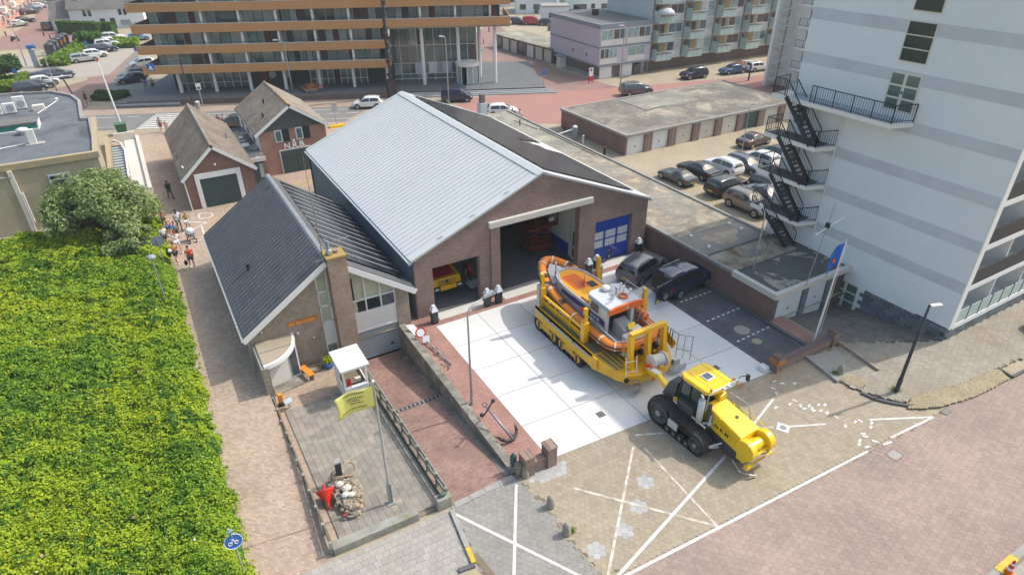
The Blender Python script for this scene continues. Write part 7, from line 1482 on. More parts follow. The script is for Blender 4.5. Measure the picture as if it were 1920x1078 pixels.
# TRACTOR
tr = thing('crawler_tractor', 'yellow crawler tractor with black rubber tracks and front winch housing', 'tractor', (20.42, 16.0, 0), R(3.0))
def tp_(name, mb, m_, parent=None, smooth=False, bevel=0): return mb.build(name, m_, parent or tr, smooth, None, bevel)
for s in (-1,1):
    yr, zr1, yf, rr1, rf1 = 1.75, .78, -.75, .74, .55
    loop = []
    for k in range(15): a = R(90)-R(0)-k/14*R(180)*-1; loop.append((yr+rr1*math.sin(k/14*math.pi), zr1-.02+rr1*math.cos(k/14*math.pi)))
    for k in range(13): loop.append((yf-rf1*math.sin(k/12*math.pi), .58-rf1*math.cos(k/12*math.pi)))
    n = len(loop); x0, x1 = s*1.62, s*.95
    ins = [(yr*.0+y+( -.07 if y > .5 else .07)*1.0, .62+(z-.62)*.86) for y,z in loop]
    V = [(x0,y,z) for y,z in loop]+[(x1,y,z) for y,z in loop]+[(x0,y,z) for y,z in ins]; F = [(k,(k+1) % n,n+(k+1) % n,n+k) for k in range(n)]+[(k,(k+1) % n,2*n+(k+1) % n,2*n+k) for k in range(n)]
    tk = tp_('track', MB().add(V, F), 'rubber')
    lg = MB(); segs = loop+[loop[0]]
    tot = 0
    for (ya,za),(yb,zb) in zip(segs, segs[1:]):
        L = math.dist((ya,za),(yb,zb)); q = max(1, int(L/.19))
        for k in range(q):
            f = k/q; y, z = ya+(yb-ya)*f, za+(zb-za)*f; lg.bar((x0*1.0,y,z),((x0+x1)/2,y+.1,z),.07,.10); lg.bar((x1,y,z),((x0+x1)/2,y+.1,z),.07,.10)
    tp_('track_lugs', lg, 'rubber', tk)['kind'] = 'stuff'
    for y, z, r in ((yr,zr1,.60),(yf,.58,.42)):
        w = tp_('drive_wheel' if r > .5 else 'idler_wheel', MB().lathe([(r,-.2),(r,.0),(r*.88,.02),(r*.82,-.08),(r*.35,-.1),(r*.3,.02),(.01,.03)], (0,0,0), 22), 'box_dark', tk, True); w.matrix_local = Matrix.Translation((x0+s*.01,y,z)) @ Matrix.Rotation(s*math.pi/2,4,'Y')
        tp_('wheel_hub', MB().cyl((x0-s*.02,y,z),(x0+s*.05,y,z),r*.26,12), 'galv', tk)
    for k in range(4): tp_('road_roller', MB().cyl((x0-s*.2,-.2+k*.42,.26),(x0+s*.005,-.2+k*.42,.26),.17,12), 'box_dark', tk); tp_('roller_hub', MB().cyl((x0+s*.005,-.2+k*.42,.26),(x0+s*.02,-.2+k*.42,.26),.07,8), 'galv', tk)
    tp_('track_plate', MB().box(min(x0-s*.05,x0+s*.03),max(x0-s*.05,x0+s*.03),.45,1.05,.55,.98), 'light_panel', tk)
    tp_('fender_edge', MB().bar((s*1.06,1.35,1.62),(s*1.06,-.75,1.42),.06,.08), 'stone_white'); tp_('running_board', MB().box(min(s*.62,s*1.06),max(s*.62,s*1.06),-.75,1.4,1.34,1.4), 'box_dark')
tp_('chassis', MB().box(-.55,.55,-2.0,2.0,.45,1.3), 'box_dark')
hd = tp_('bonnet', MB().add([(-.70,-2.45,1.0),(.70,-2.45,1.0),(.62,-.2,1.3),(-.62,-.2,1.3),(-.66,-2.45,1.88),(.66,-2.45,1.88),(.60,-.2,2.32),(-.60,-.2,2.32)],[(4,5,6,7),(0,1,5,4),(1,2,6,5),(2,3,7,6),(3,0,4,7)]), 'tractor_yellow', bevel=.05)
tp_('lower_side', MB().add([(-.66,-2.5,.42),(.66,-2.5,.42),(.6,-.2,.6),(-.6,-.2,.6),(-.66,-2.5,1.0),(.66,-2.5,1.0),(.6,-.2,1.3),(-.6,-.2,1.3)],[(0,1,5,4),(1,2,6,5),(2,3,7,6),(3,0,4,7),(3,2,1,0)]), 'box_dark')
for s in (-1,1):
    pl = tp_('side_panel', MB().add([(s*.70,-.62,1.44),(s*.725,-1.9,1.32),(s*.705,-1.9,1.72),(s*.67,-.62,1.86)],[(0,1,2,3)] if s > 0 else [(3,2,1,0)]), 'tractor_yellow', hd)
    text_mesh('lettering', 'K N R M', .27, frame((s*.722,-1.25,1.58), (0,-1 if s < 0 else 1,-.09 if s < 0 else .09), (0,0,1)), 'black', pl, .003, .006, 1.2)
tp_('fuel_cap', MB().cyl((.15,-1.5,2.05),(.15,-1.5,2.12),.08,12), 'wood_old', hd); tp_('air_box', MB().box(.1,.62,-.42,.0,2.28,2.6), 'tractor_yellow', hd, bevel=.04)
for k in range(6): tp_('bolt', MB().cyl((.64 if k % 2 else -.64,-.6-k*.3,2.2-k*.075),(.64 if k % 2 else -.64,-.6-k*.3,2.27-k*.075),.04,6), 'tractor_yellow', hd)
wn_ = tp_('winch_housing', MB().box(-.78,.78,-2.95,-2.45,.75,1.55), 'tractor_yellow', bevel=.04)
for s in (-1,1): tp_('drum_guard', MB().cyl((s*.80,-2.8,1.45),(s*.45,-2.8,1.45),.52,24), 'tractor_yellow', wn_, bevel=.03)
tp_('drum', MB().cyl((-.45,-2.8,1.45),(.45,-2.8,1.45),.28,18), 'tractor_yellow', wn_); tp_('bumper', MB().box(-.85,.95,-3.2,-3.0,.55,.8), 'tractor_yellow', wn_)
tp_('hoses', MB().tube([(-.8,-3.1,.9),(-.2,-3.22,1.1),(.5,-3.2,1.0),(.9,-3.1,1.2)], .06, 6).tube([(-.9,-3.0,.6),(-.2,-3.3,.8),(.6,-3.28,.85)], .05, 6), 'galv', wn_); tp_('fairlead', MB().bar((-.4,-3.15,1.2),(.8,-3.15,1.35),.1,.08), 'tractor_yellow', wn_)
tp_('front_guard', MB().tube([(-.7,-1.55,.9),(-1.25,-1.3,.75),(-1.3,-1.2,.6),(-.75,-1.45,.6)], .05, 6), 'light_panel'); tp_('front_hose', MB().tube([(-.7,-2.3,.45),(-.9,-2.9,.3),(-.6,-3.3,.25),(-.3,-3.4,.1)], .05, 6), 'galv')
tp_('cab_base', MB().box(-.85,.85,0.0,1.35,1.3,1.75), 'box_dark', bevel=.04)
gl_ = tp_('cab_glass', MB().add([(-.78,-.02,1.75),(.78,-.02,1.75),(.82,1.3,1.75),(-.82,1.3,1.75),(-.72,.05,3.0),(.72,.05,3.0),(.76,1.25,3.0),(-.76,1.25,3.0)],[(0,1,5,4),(1,2,6,5),(2,3,7,6),(3,0,4,7)]), 'glass_green')
for x, y, x2, y2 in ((-.79,-.03,-.73,.04),(.79,-.03,.73,.04),(.83,1.31,.77,1.26),(-.83,1.31,-.77,1.26),(-.82,.66,-.76,.66),(.82,.66,.76,.66)): tp_('cab_pillar', MB().bar((x,y,1.75),(x2,y2,3.05),.08,.08), 'black', gl_)
rfm = [(-.9,-.3),(-.7,-.48),(0,-.55),(.7,-.48),(.9,-.3),(.92,1.1),(.75,1.42),(-.75,1.42),(-.92,1.1)]
rf = tp_('cab_roof', MB().prism(rfm, 3.0, 3.24), 'tractor_yellow', bevel=.09); tp_('roof_hatch', MB().box(-.25,.3,.2,.72,3.24,3.29), 'white_panel', rf, bevel=.02); tp_('hatch_glass', MB().box(-.19,.24,.26,.66,3.29,3.30), 'glass_blue', rf)
for x in (-.5,.55): tp_('roof_seam', MB().box(x-.01,x+.01,-.35,1.3,3.241,3.246), 'wood_old', rf)
tp_('light_bar', MB().tube([(-.95,-.5,2.3),(-.95,-.55,3.25),(-.6,-.6,3.34),(.95,-.6,3.38),(1.0,-.5,2.6)], .035, 6), 'galv', rf)
for x in (-.72,.85): tp_('beacon', MB().lathe([(.07,0),(.07,.1),(.01,.13)], (x,-.45,3.3), 8), 'amber', rf)
for x in (-.1,.25): tp_('work_lamp', MB().box(x-.05,x+.05,-.75,-.6,3.28,3.38), 'lamp_clear', rf)
tp_('mirror_arm', MB().tube([(.95,-.55,3.3),(1.3,-.5,3.35),(1.75,-.6,3.25)], .025, 5), 'black', rf); tp_('mirror', MB().box(1.7,1.8,-.68,-.5,2.95,3.3), 'black', rf)
ex = tp_('exhaust', MB().cyl((-.98,-.25,1.4),(-.98,-.25,2.75),.17,14), 'light_panel', None, True); tp_('exhaust_tip', MB().tube([(-.98,-.25,2.75),(-.98,-.25,2.92),(-.92,-.12,2.98)], .07, 8), 'chrome', ex); tp_('air_intake', MB().cyl((-.72,-.55,1.5),(-.72,-.55,2.55),.1,12), 'box_dark', ex); tp_('turbo_pipe', MB().tube([(-.95,-.5,1.5),(-.8,-.75,1.6),(-.7,-.7,2.0)], .08, 7).ball((-.8,-.75,1.55),.16,8,6), 'galv', ex)
tp_('battery_box', MB().box(-1.12,-.62,.1,1.1,1.42,1.95), 'box_dark', bevel=.04); tp_('rear_hood', MB().add([(-.95,1.45,1.5),(-.1,1.45,1.5),(-.1,2.3,1.45),(-.95,2.3,1.45),(-.85,1.45,2.55),(-.1,1.45,2.6),(-.15,2.0,2.4),(-.8,2.05,2.3)],[(4,5,6,7),(0,1,5,4),(1,2,6,5),(2,3,7,6),(3,0,4,7)]), 'box_dark', bevel=.08); tp_('seat', MB().box(-.25,.25,.5,.95,1.75,2.5), 'box_dark', bevel=.06)
tp_('drawbar', MB().bar((-.85,1.25,1.5),(-.55,3.0,1.9),.26,.3).bar((-.55,3.0,1.9),(-.12,4.15,1.35),.34,.26), 'tractor_yellow', bevel=.03); tp_('drawbar_cover', MB().bar((-.55,2.95,2.05),(-.2,3.95,1.62),.36,.05), 'white_panel'); tp_('drawbar_pin', MB().cyl((-.3,3.75,1.62),(-.3,3.75,1.95),.07,10), 'orange_red')
for s_ in ((.5,-.4),): tp_('hand_rail', MB().tube([(1.0,-.35,1.4),(1.05,-.3,2.3),(1.3,-1.2,2.1),(1.35,-1.5,1.3)], .025, 5), 'galv')
line((23.37,16.99), (23.38,14.74), .09, 'yellow_mark', plaza, 'yellow_line', .0245)
# INSIDE THE BOATHOUSE
tk_ = T('rescue_truck', 'yellow and red rescue vehicle parked inside the left boathouse door', 'truck', (15.0,36.2,.02))
tk_.p('body', MB().add([(13.9,34.9,.7),(16.1,34.9,.7),(16.1,39.5,.7),(13.9,39.5,.7),(13.95,34.95,1.25),(16.05,34.95,1.25),(16.1,36.6,1.42),(13.9,36.6,1.42),(16.1,39.5,1.42),(13.9,39.5,1.42)],[(0,1,5,4),(1,2,8,6,5),(2,3,9,8),(3,0,4,7,9),(4,5,6,7),(7,6,8,9)]), 'cat_yellow', bevel=.05)
tk_.p('red_bonnet', MB().add([(14.25,35.15,1.3),(15.75,35.15,1.3),(15.8,36.45,1.425),(14.2,36.45,1.425)],[(0,1,2,3)]).xf(Matrix.Translation((0,0,.012))), 'sign_red'); tk_.p('cab', MB().add([(14.0,36.6,1.42),(16.0,36.6,1.42),(16.0,38.4,1.42),(14.0,38.4,1.42),(14.15,37.0,2.2),(15.85,37.0,2.2),(15.85,38.3,2.2),(14.15,38.3,2.2)],[(4,5,6,7),(1,2,6,5),(2,3,7,6),(3,0,4,7)]), 'cat_yellow'); tk_.p('windscreen', MB().quad((14.05,36.58,1.44),(15.95,36.58,1.44),(15.82,36.98,2.18),(14.18,36.98,2.18)), 'glass')
tk_.p('bumper', MB().box(14.4,15.6,34.6,34.9,.5,.85), 'cat_yellow', bevel=.05); tk_.p('fender', MB().box(13.85,14.4,34.7,35.0,.4,.72).box(15.6,16.15,34.7,35.0,.4,.72), 'car_trim')
for x in (14.15,15.85): tk_.p('headlight', MB().box(x-.15,x+.15,34.64,34.7,.6,.74), 'lamp_clear');
for x in (14.1,15.9):
    for y in (35.5,38.6): tk_.p('wheel', MB().cyl((x-.13,y,.4),(x+.13,y,.4),.4,16), 'tyre')
tk_.p('grille_badge', MB().cyl((15.0,34.89,1.02),(15.0,34.86,1.02),.13,14), 'box_dark')
for z in (.95,1.1): tk_.p('grille_slot', MB().box(14.3,15.7,34.87,34.9,z,z+.03), 'trim_dark')
sf = T('scissor_lift', 'dark red scissor lift platform parked inside the big boathouse door', 'lift', (23.6,37.6,.02))
sf.p('base', MB().box(22.7,24.9,36.6,38.0,.25,.75), 'lift_red', bevel=.03)
for k in range(3):
    z = .78+k*.42; sf.p('scissor_arm', MB().bar((22.8,36.7,z),(24.7,36.7,z+.4),.06,.08), 'lift_red'); sf.p('scissor_arm', MB().bar((24.7,36.75,z),(22.8,36.75,z+.4),.06,.08), 'lift_red'); sf.p('scissor_arm', MB().bar((22.8,37.9,z),(24.7,37.9,z+.4),.06,.08), 'lift_red')
sf.p('platform', MB().box(22.4,25.1,36.5,38.1,2.1,2.24), 'lift_red'); sf.p('guard_rail', railing([(22.4,36.5,2.24),(25.1,36.5,2.24),(25.1,38.1,2.24),(22.4,38.1,2.24),(22.4,36.5,2.24)], 1.05, .6), 'lift_red')
for x in (22.9,24.7):
    for y in (36.6,38.0): sf.p('wheel', MB().cyl((x,y-.1,.25),(x,y+.1,.25),.25,14), 'tyre')
sf.p('control_box', MB().box(24.3,24.7,36.4,36.55,2.6,2.9), 'white_panel')
hr_ = T('hose_reel', 'red fire hose reel inside the left boathouse door', 'hose reel', (17.2,36.0,.02)); hr_.p('reel', MB().cyl((17.0,36.0,.75),(17.35,36.0,.75),.5,20), 'lift_red'); hr_.p('hub', MB().cyl((16.97,36.0,.75),(17.0,36.0,.75),.2,12), 'galv'); hr_.p('stand', MB().bar((16.95,35.7,.02),(16.95,36,.75),.06).bar((16.95,36.3,.02),(16.95,36,.75),.06), 'galv')
wb = T('work_trolley', 'low grey metal trolley on the hall floor by the hose reel', 'trolley', (16.9,34.7,.02)); wb.p('tray', MB().box(16.5,17.5,34.3,35.2,.25,.33), 'grey_metal')
for x in (16.6,17.4):
    for y in (34.4,35.1): wb.p('castor', MB().cyl((x,y-.03,.1),(x,y+.03,.1),.09,10), 'tyre')
pb = T('floor_beam', 'long dark steel beam lying on the hall floor inside the big door', 'beam', (19.6,37,.02)); pb.p('beam', MB().bar((19.2,39.0,.1),(19.9,36.2,.1),.14,.14), 'iron_dark')
# PROPS IN THE YARD
mat('booth_white', (.76,.76,.76), .5, var=.2, vs=2, col2=(.68,.68,.68)); mat('flag_yellow', (.70,.66,.17), .8, var=.3, vs=3, col2=(.62,.60,.24)); mat('flag_ink', (.10,.10,.06), .9); mat('flag_blue', (.02,.13,.52), .8, var=.3, vs=4, col2=(.03,.18,.6))
mat('rubble', (.36,.30,.22), .9, piece=.3, var=.6, vs=4, col2=(.2,.165,.12)); mat('pale_rubble', (.60,.57,.50), .9, piece=.2); mat('buoy_red', (.62,.03,.015), .45); mat('rope', (.33,.24,.15), .95); mat('bench_orange', (.70,.26,.02), .6); mat('anchor_black', (.03,.033,.04), .5); mat('anchor_grey', (.30,.31,.33), .4, metal=.4); mat('pole_grey', (.40,.41,.42), .45, metal=.4); mat('pole_black', (.035,.045,.06), .5); mat('lamp_white', (.72,.74,.75), .4); mat('bollard_stone', (.33,.31,.27), .9, var=.6, vs=4, col2=(.22,.21,.18)); mat('lamp_head_grey', (.26,.29,.33), .45)
zb = zyard(6.3, 29)
bt = T('kiosk', 'small white kiosk with open windows beside the garage ramp', 'kiosk', (6.3,29,zb))
x0,x1,y0,y1 = 5.62,6.98,28.05,29.85
bt.p('floor', MB().box(x0,x1,y0,y1,zb-.1,zb+.06), 'booth_white')
for x,y in ((x0,y0),(x1-.1,y0),(x0,y1-.1),(x1-.1,y1-.1)): bt.p('corner_post', MB().box(x,x+.1,y,y+.1,zb+.06,1.66), 'booth_white')
bt.p('wall', MB().box(x0+.1,x1-.1,y0+.02,y0+.07,zb+.06,zb+.98), 'booth_white'); bt.p('wall', MB().box(x0+.02,x0+.07,y0+.55,y1-.1,zb+.06,zb+.98), 'booth_white'); bt.p('wall', MB().box(x1-.07,x1-.02,y0+.1,y1-.1,zb+.06,zb+.98), 'booth_white'); bt.p('wall', MB().box(x0+.1,x1-.1,y1-.07,y1-.02,zb+.06,1.66), 'booth_white'); bt.p('wall', MB().box(x0+.02,x0+.07,y0+1.1,y1-.1,zb+.98,1.66), 'booth_white')
bt.p('sill', MB().box(x0+.08,x1-.08,y0-.08,y0+.12,zb+.98,zb+1.03), 'booth_white'); bt.p('window_frame', MB().box(x0+.1,x1-.1,y0+.02,y0+.07,1.45,1.62), 'booth_white'); bt.p('roof', MB().box(x0-.12,x1+.12,y0-.2,y1+.12,1.66,1.78), 'booth_white', bevel=.02); bt.p('inner_shelf', MB().box(x0+.1,x1-.1,y0+.6,y1-.1,zb+.75,zb+.8), 'wood_old')
for i,(a,b,c,m_,n_,l_) in enumerate(((6.0,28.5,.32,'buoy_red','life_jacket','red jacket hanging inside the white kiosk'),(6.6,28.9,.3,'stone_white','cushion','pale cushion on the kiosk shelf'))):
    t = T(n_, l_, n_.replace('_',' '), (a,b,c)); t.p('body', MB().box(a-.12,a+.12,b-.06,b+.06,zb+.8,zb+1.25) if i == 0 else MB().boxm(Matrix.Translation((a,b,zb+.84)), .35,.2,.08), m_, bevel=.03)
fp = T('flagpole', 'tall thin grey flagpole standing in the tiled yard', 'flagpole', (5.1,19.9,.05))
fp.p('pole', MB().tube([(5.1,19.87,.0),(5.1,19.87,3.4),(5.1,19.87,6.9)],[.055,.045,.025],8), 'pole_grey'); fp.p('base_bracket', MB().box(5.0,5.04,19.8,19.94,.0,1.2).box(5.16,5.2,19.8,19.94,.0,1.2), 'pole_grey'); fp.p('finial', MB().ball((5.1,19.87,6.94),.07,8,6), 'lamp_white'); fp.p('halyard', MB().cyl((5.17,19.85,.9),(5.13,19.85,6.7),.008,4), 'strap'); fp.p('foot_plate', MB().box(4.9,5.3,19.7,20.05,-.02,.04), 'kerb')
def flag(name, label, ox, oy, zt, L, hgt, dirv, m_, amp=.08, sag=.12, group=None):
    t = T(name, label, 'flag', (ox,oy,zt-hgt)); n, k = 16, 8; V = []; d = Vector(dirv).normalized(); s_ = Vector((-d.y,d.x,0))
    for j in range(k+1):
        for i in range(n+1):
            u_ = i/n; v_ = j/k; p = Vector((ox,oy,zt-hgt*v_))+d*(L*u_*(1-.05*math.sin(v_*3)))+s_*(amp*math.sin(u_*7+v_*1.2)*u_)+Vector((0,0,-sag*u_**2*L-.04*math.sin(u_*9)*u_)); V.append(tuple(p))
    F = [(j*(n+1)+i,j*(n+1)+i+1,(j+1)*(n+1)+i+1,(j+1)*(n+1)+i) for j in range(k) for i in range(n)]
    o = t.p('cloth', MB().add(V, F), m_, smooth=True); so_ = o.modifiers.new('thickness','SOLIDIFY'); so_.thickness = .006
    def pt(u_, v_): return Vector((ox,oy,zt-hgt*v_))+d*(L*u_*(1-.05*math.sin(v_*3)))+s_*(amp*math.sin(u_*7+v_*1.2)*u_)+Vector((0,0,-sag*u_**2*L-.04*math.sin(u_*9)*u_))
    return t, pt, s_
yf, ptf, sf_ = flag('flag', 'pale yellow flag with dark script hanging from the yard flagpole', 5.06, 19.87, 6.75, 1.55, 1.05, (-1,.12,0), 'flag_yellow')
random.seed(2)
for v0, u0, u1 in ((.14,.25,.75),(.36,.3,.72),(.48,.4,.7),(.60,.3,.62),(.83,.22,.85)):
    m = MB(); u_ = u0
    while u_ < u1:
        w = random.uniform(.015,.05); a, b, c, e = ptf(u_,v0-.03+random.uniform(-.01,.01)), ptf(u_+w,v0-.03), ptf(u_+w,v0+.02+random.uniform(-.015,.02)), ptf(u_,v0+.02)
        for q in (-1,1): m.quad(*[tuple(p-sf_*.008*q) for p in ((a,b,c,e) if q > 0 else (e,c,b,a))])
        u_ += w+random.uniform(.008,.02)
    yf.p('script_line', m, 'flag_ink')
mo = T('stone_mound', 'boat shaped mound of pale rubble stones in the tiled yard', 'monument', (3.5,21.3,0))
ol = [(3.5+.62*math.sin(a)*(1-.25*(math.cos(a) < 0)*abs(math.cos(a))), 21.3+1.35*math.cos(a)) for a in [k/20*2*math.pi for k in range(20)]]
mo.p('core', MB().prism([(3.5+(x-3.5)*.9, 21.3+(y-21.3)*.9) for x,y in ol], -.3, .3), 'old_concrete'); random.seed(12)
rock = []
for v in range(5):
    b_ = MB().ball((0,0,0),1,7,5,(1,.85,.7)); b_.v = [tuple(c*(1+random.uniform(-.16,.16)) for c in p) for p in b_.v]; me = bpy.data.meshes.new('stone'); me.from_pydata(b_.v, [], b_.f); me.materials.append(M_['rubble']); rock.append(me)
for k in range(150):
    if k < 70: a = k/35*2*math.pi; q = ol[int(a/(2*math.pi)*20) % 20]; p = Vector((q[0]+random.uniform(-.05,.05), q[1]+random.uniform(-.05,.05), -.05+(k//35)*.2)); r = random.uniform(.11,.16)
    else:
        a = random.uniform(0,6.28); f = math.sqrt(random.random())*.85; p = Vector((3.5+.6*f*math.sin(a), 21.3+1.3*f*math.cos(a), .27+.12*(1-f))); r = random.uniform(.09,.17)
    o = bpy.data.objects.new('stone', rock[k % 5]); COL.objects.link(o); o.parent = mo.o; o.location = p-Vector(mo.off); o.scale = (r,)*3; o.rotation_euler = (0,0,random.uniform(0,6))
for x,y,z,r in ((3.35,21.6,.5,.2),(3.55,21.2,.52,.24),(3.4,20.9,.48,.2),(3.65,20.8,.46,.17)): o = bpy.data.objects.new('pale_stone', rock[1].copy()); o.data.materials.clear(); o.data.materials.append(M_['pale_rubble']); COL.objects.link(o); o.parent = mo.o; o.location = Vector((x,y,z))-Vector(mo.off); o.scale = (r,)*3
pb_ = T('mooring_post', 'black wooden mooring post with grey top at the head of the stone mound', 'post', (3.55,22.4,0)); pb_.p('post', MB().box(3.42,3.68,22.2,22.46,-.15,1.15), 'anchor_black', bevel=.03); pb_.p('cap', MB().box(3.40,3.70,22.18,22.48,1.15,1.22), 'kerb')
rp = T('rope_loop', 'brown mooring rope looped round the mooring post', 'rope', (3.8,22.3,.3)); rp.p('rope', MB().tube(smooth_path([(3.3,22.1,.5),(3.6,22.05,.45),(4.1,22.0,.35),(4.35,22.4,.35),(4.2,22.8,.4),(3.7,22.6,.45),(3.3,22.5,.5),(3.0,22.2,.3)]), .045, 6), 'rope', smooth=True)
bu = T('funnel_buoy', 'bright red cone buoy leaning beside the stone mound', 'buoy', (2.75,21.55,0)); bu.p('cone', MB().lathe([(.06,0),(.08,.12),(.36,.62),(.40,.68),(.40,.74),(.06,.78)], (0,0,0), 18).xf(Matrix.Translation((2.62,21.05,.06)) @ Euler((R(-48),R(6),0)).to_matrix().to_4x4()), 'buoy_red', smooth=False); bu.p('stem', MB().cyl((0,0,.76),(0,0,1.0),.05,8).xf(Matrix.Translation((2.62,21.05,.06)) @ Euler((R(-48),R(6),0)).to_matrix().to_4x4()), 'buoy_red'); bu.p('foot', MB().cyl((2.62,21.0,-.05),(2.62,21.1,.12),.06,8), 'buoy_red')
def anchor(name, label, base, M, L, aw, sw, m_shank, m_arm, tip, r=.05, ball=True):
    t = thing(name, label, 'anchor', base)
    def b_(n_, mb, m_): o = mb.xf(M).build(n_, m_, t, True); return o
    b_('shank', MB().cyl((0,0,0),(L,0,0),r,10,r*.7), m_shank); b_('arm', MB().tube(smooth_path([(.42,-aw,0),(.12,-aw*.6,0),(0,0,0),(.12,aw*.6,0),(.42,aw,0)]), [r*.6]+[r*1.1]*11+[r*.6], 8), m_arm)
    for s in (-1,1): b_('fluke', MB().add([(.62,s*aw*1.02,0),(.18,s*aw*.75,.16),(.18,s*aw*.75,-.16),(.3,s*aw*.98,0)],[(0,1,3),(0,3,2),(1,2,3),(0,2,1)]), tip)
    b_('stock', MB().tube(smooth_path([(L*.93,0,-sw),(L*.93,0,0),(L*.93,0,sw*.8),(L*.98,0,sw)]), r*.55, 7), m_arm)
    if ball: b_('stock_ball', MB().ball((L*.93,0,-sw),r*1.5,8,6).ball((L*.98,0,sw),r*1.7,8,6), m_arm)
    b_('ring', MB().tube([(L+.13+.12*math.cos(a),.12*math.sin(a),0) for a in [k/12*2*math.pi for k in range(12)]], .022, 6, True), m_arm); return t
an = anchor('small_anchor', 'small grey anchor with red flukes lying at the front of the stone mound', (3.55,20.0,0.0), frame((0,-.1,.12), (-.35,.9,.25), (.95,.35,0)), 1.15, .45, .35, 'anchor_grey', 'anchor_grey', 'buoy_red', .045, False)
ANB = (*(11.69,20.64), .0)
an2 = anchor('big_anchor', 'large black stock anchor standing on the brick strip beside the apron', ANB, frame((.05,-.25,.16), (-.25,.86,.48), (1,.25,.05)), 2.1, .6, .95, 'anchor_grey', 'anchor_black', 'anchor_black', .075)
be = T('bench', 'small orange wooden bench beside the porch of the club house', 'bench', (4.45,31.9,-.72)); zb2 = zyard(0,31.8)
be.p('seat', MB().boxm(Matrix.Translation((4.42,31.75,zb2+.45)) @ Matrix.Rotation(.25,4,'Z'), .36,1.2,.05), 'bench_orange')
for q in (-.45,.45): be.p('leg', MB().box(4.3-q*.25,4.55-q*.25,31.7+q,31.78+q,zb2,zb2+.43), 'wood_old')
pt_ = T('planter', 'round blue plant pot beside the club house window', 'planter', (5.75,32.0,zb2)); pt_.p('pot', MB().lathe([(.2,0),(.3,.2),(.3,.38),(.26,.4)], (5.75,32.0,zb2), 14), 'road_sign_blue', smooth=True)
V, F = leaves(np.random.default_rng(1).normal(0,.15,(320,3))*np.array([1,1,.6])+np.array([5.75,32.0,zb2+.55]), np.tile([0,0,1.0],(320,1)), np.full(320,.07), .5, .9, 3); o = np_mesh('plant', V, F, 'leaf_yellow', pt_.o, pt_.off)
ml = T('millstone', 'flat oval stone ring leaning on the ground by the bench', 'stone', (4.95,32.3,zb2)); ml.p('ring', MB().tube([(4.95+.42*math.cos(a),32.2+.26*math.sin(a),zb2+.08) for a in [k/16*2*math.pi for k in range(16)]], .09, 7, True), 'old_concrete', smooth=True); ml.p('centre', MB().lathe([(.3,0),(.3,.05),(.01,.05)], (4.95,32.2,zb2+.02), 14), 'hex_tan')
ib = T('info_board', 'small grey information plate by the yard fence', 'sign', (2.75,29.5,zyard(0,29.5))); ib.p('plate', MB().boxm(Matrix.Translation((2.8,29.35,zyard(0,29.3)+.5)) @ Euler((R(35),0,.25)).to_matrix().to_4x4(), .5,.35,.03), 'kerb'); ib.p('stand', MB().cyl((2.8,29.4,zyard(0,29.3)),(2.8,29.4,zyard(0,29.3)+.5),.04,8), 'pole_grey'); ib.p('print', MB().boxm(Matrix.Translation((2.8,29.345,zyard(0,29.3)+.52)) @ Euler((R(35),0,.25)).to_matrix().to_4x4(), .4,.26,.01), 'grey_metal')
ob_ = T('orange_marker', 'small orange marker box on the yard fence corner', 'marker', (2.5,29.9,zyard(0,29.9))); ob_.p('box', MB().box(2.38,2.62,29.8,30.05,zyard(0,29.9)+.2,zyard(0,29.9)+.75), 'bench_orange', bevel=.03); ob_.p('base', MB().box(2.35,2.65,29.7,29.95,zyard(0,29.9),zyard(0,29.9)+.2), 'black')
rs_ = T('road_sign', 'white round sign with red rim lying on the brick strip by the retaining wall', 'road sign', (11.2,31.0,.1))
rs_.p('disc', MB().cyl((0,0,0),(0,0,.02),.33,20).xf(frame(Vector((11.25,30.75,.55)), (.9,-.3,0), (.2,.5,.85))), 'sign_red'); rs_.p('face', MB().cyl((0,0,.02),(0,0,.028),.24,20).xf(frame(Vector((11.25,30.75,.55)), (.9,-.3,0), (.2,.5,.85))), 'road_sign_white'); rs_.p('board', MB().boxm(frame(Vector((11.15,31.6,.3)), (.9,-.3,0), (-.3,.8,.45)), .5,.9,.03), 'booth_white'); rs_.p('board', MB().boxm(frame(Vector((11.4,30.3,.3)), (.9,-.3,0), (.2,.5,.85)), .4,.4,.03), 'booth_white'); rs_.p('post', MB().cyl((11.4,30.2,.2),(11.75,27.6,.12),.045,8), 'pole_grey')
rb = T('rubble_heap', 'small heap of sand and stones along the lying sign post', 'debris', (11.6,28.4,.05)); random.seed(8)
for k in range(26): o = bpy.data.objects.new('stone', rock[k % 5]); COL.objects.link(o); o.parent = rb.o; o.location = Vector((11.55+random.uniform(-.25,.25),28.4+random.uniform(-1.2,1.4),.05))-Vector(rb.off); o.scale = (random.uniform(.04,.10),)*3
gp = T('brick_gate_wall', 'low brick wall with two piers at the front corner of the apron', 'wall', (11.8,18.2,0))
for a, h in ((11.0,1.15),(12.25,1.15)):
    x = a; gp.p('pier', MB().box(x,x+.5,17.95,18.55,-.05,h), 'gable_brick'); gp.p('pier_cap', MB().box(x-.02,x+.52,17.93,18.57,h,h+.1), 'chimney_brick')
gp.p('wall', MB().box(11.5,12.25,18.1,18.42,-.05,.62), 'gable_brick'); gp.p('wall_cap', MB().box(11.5,12.25,18.08,18.44,.62,.7), 'chimney_brick'); gp.p('white_edge', MB().box(11.55,12.3,18.5,18.62,.02,.06), 'white_paint'); gp.p('stone_end', MB().box(10.72,10.98,18.2,18.5,-.1,.75), 'old_concrete')
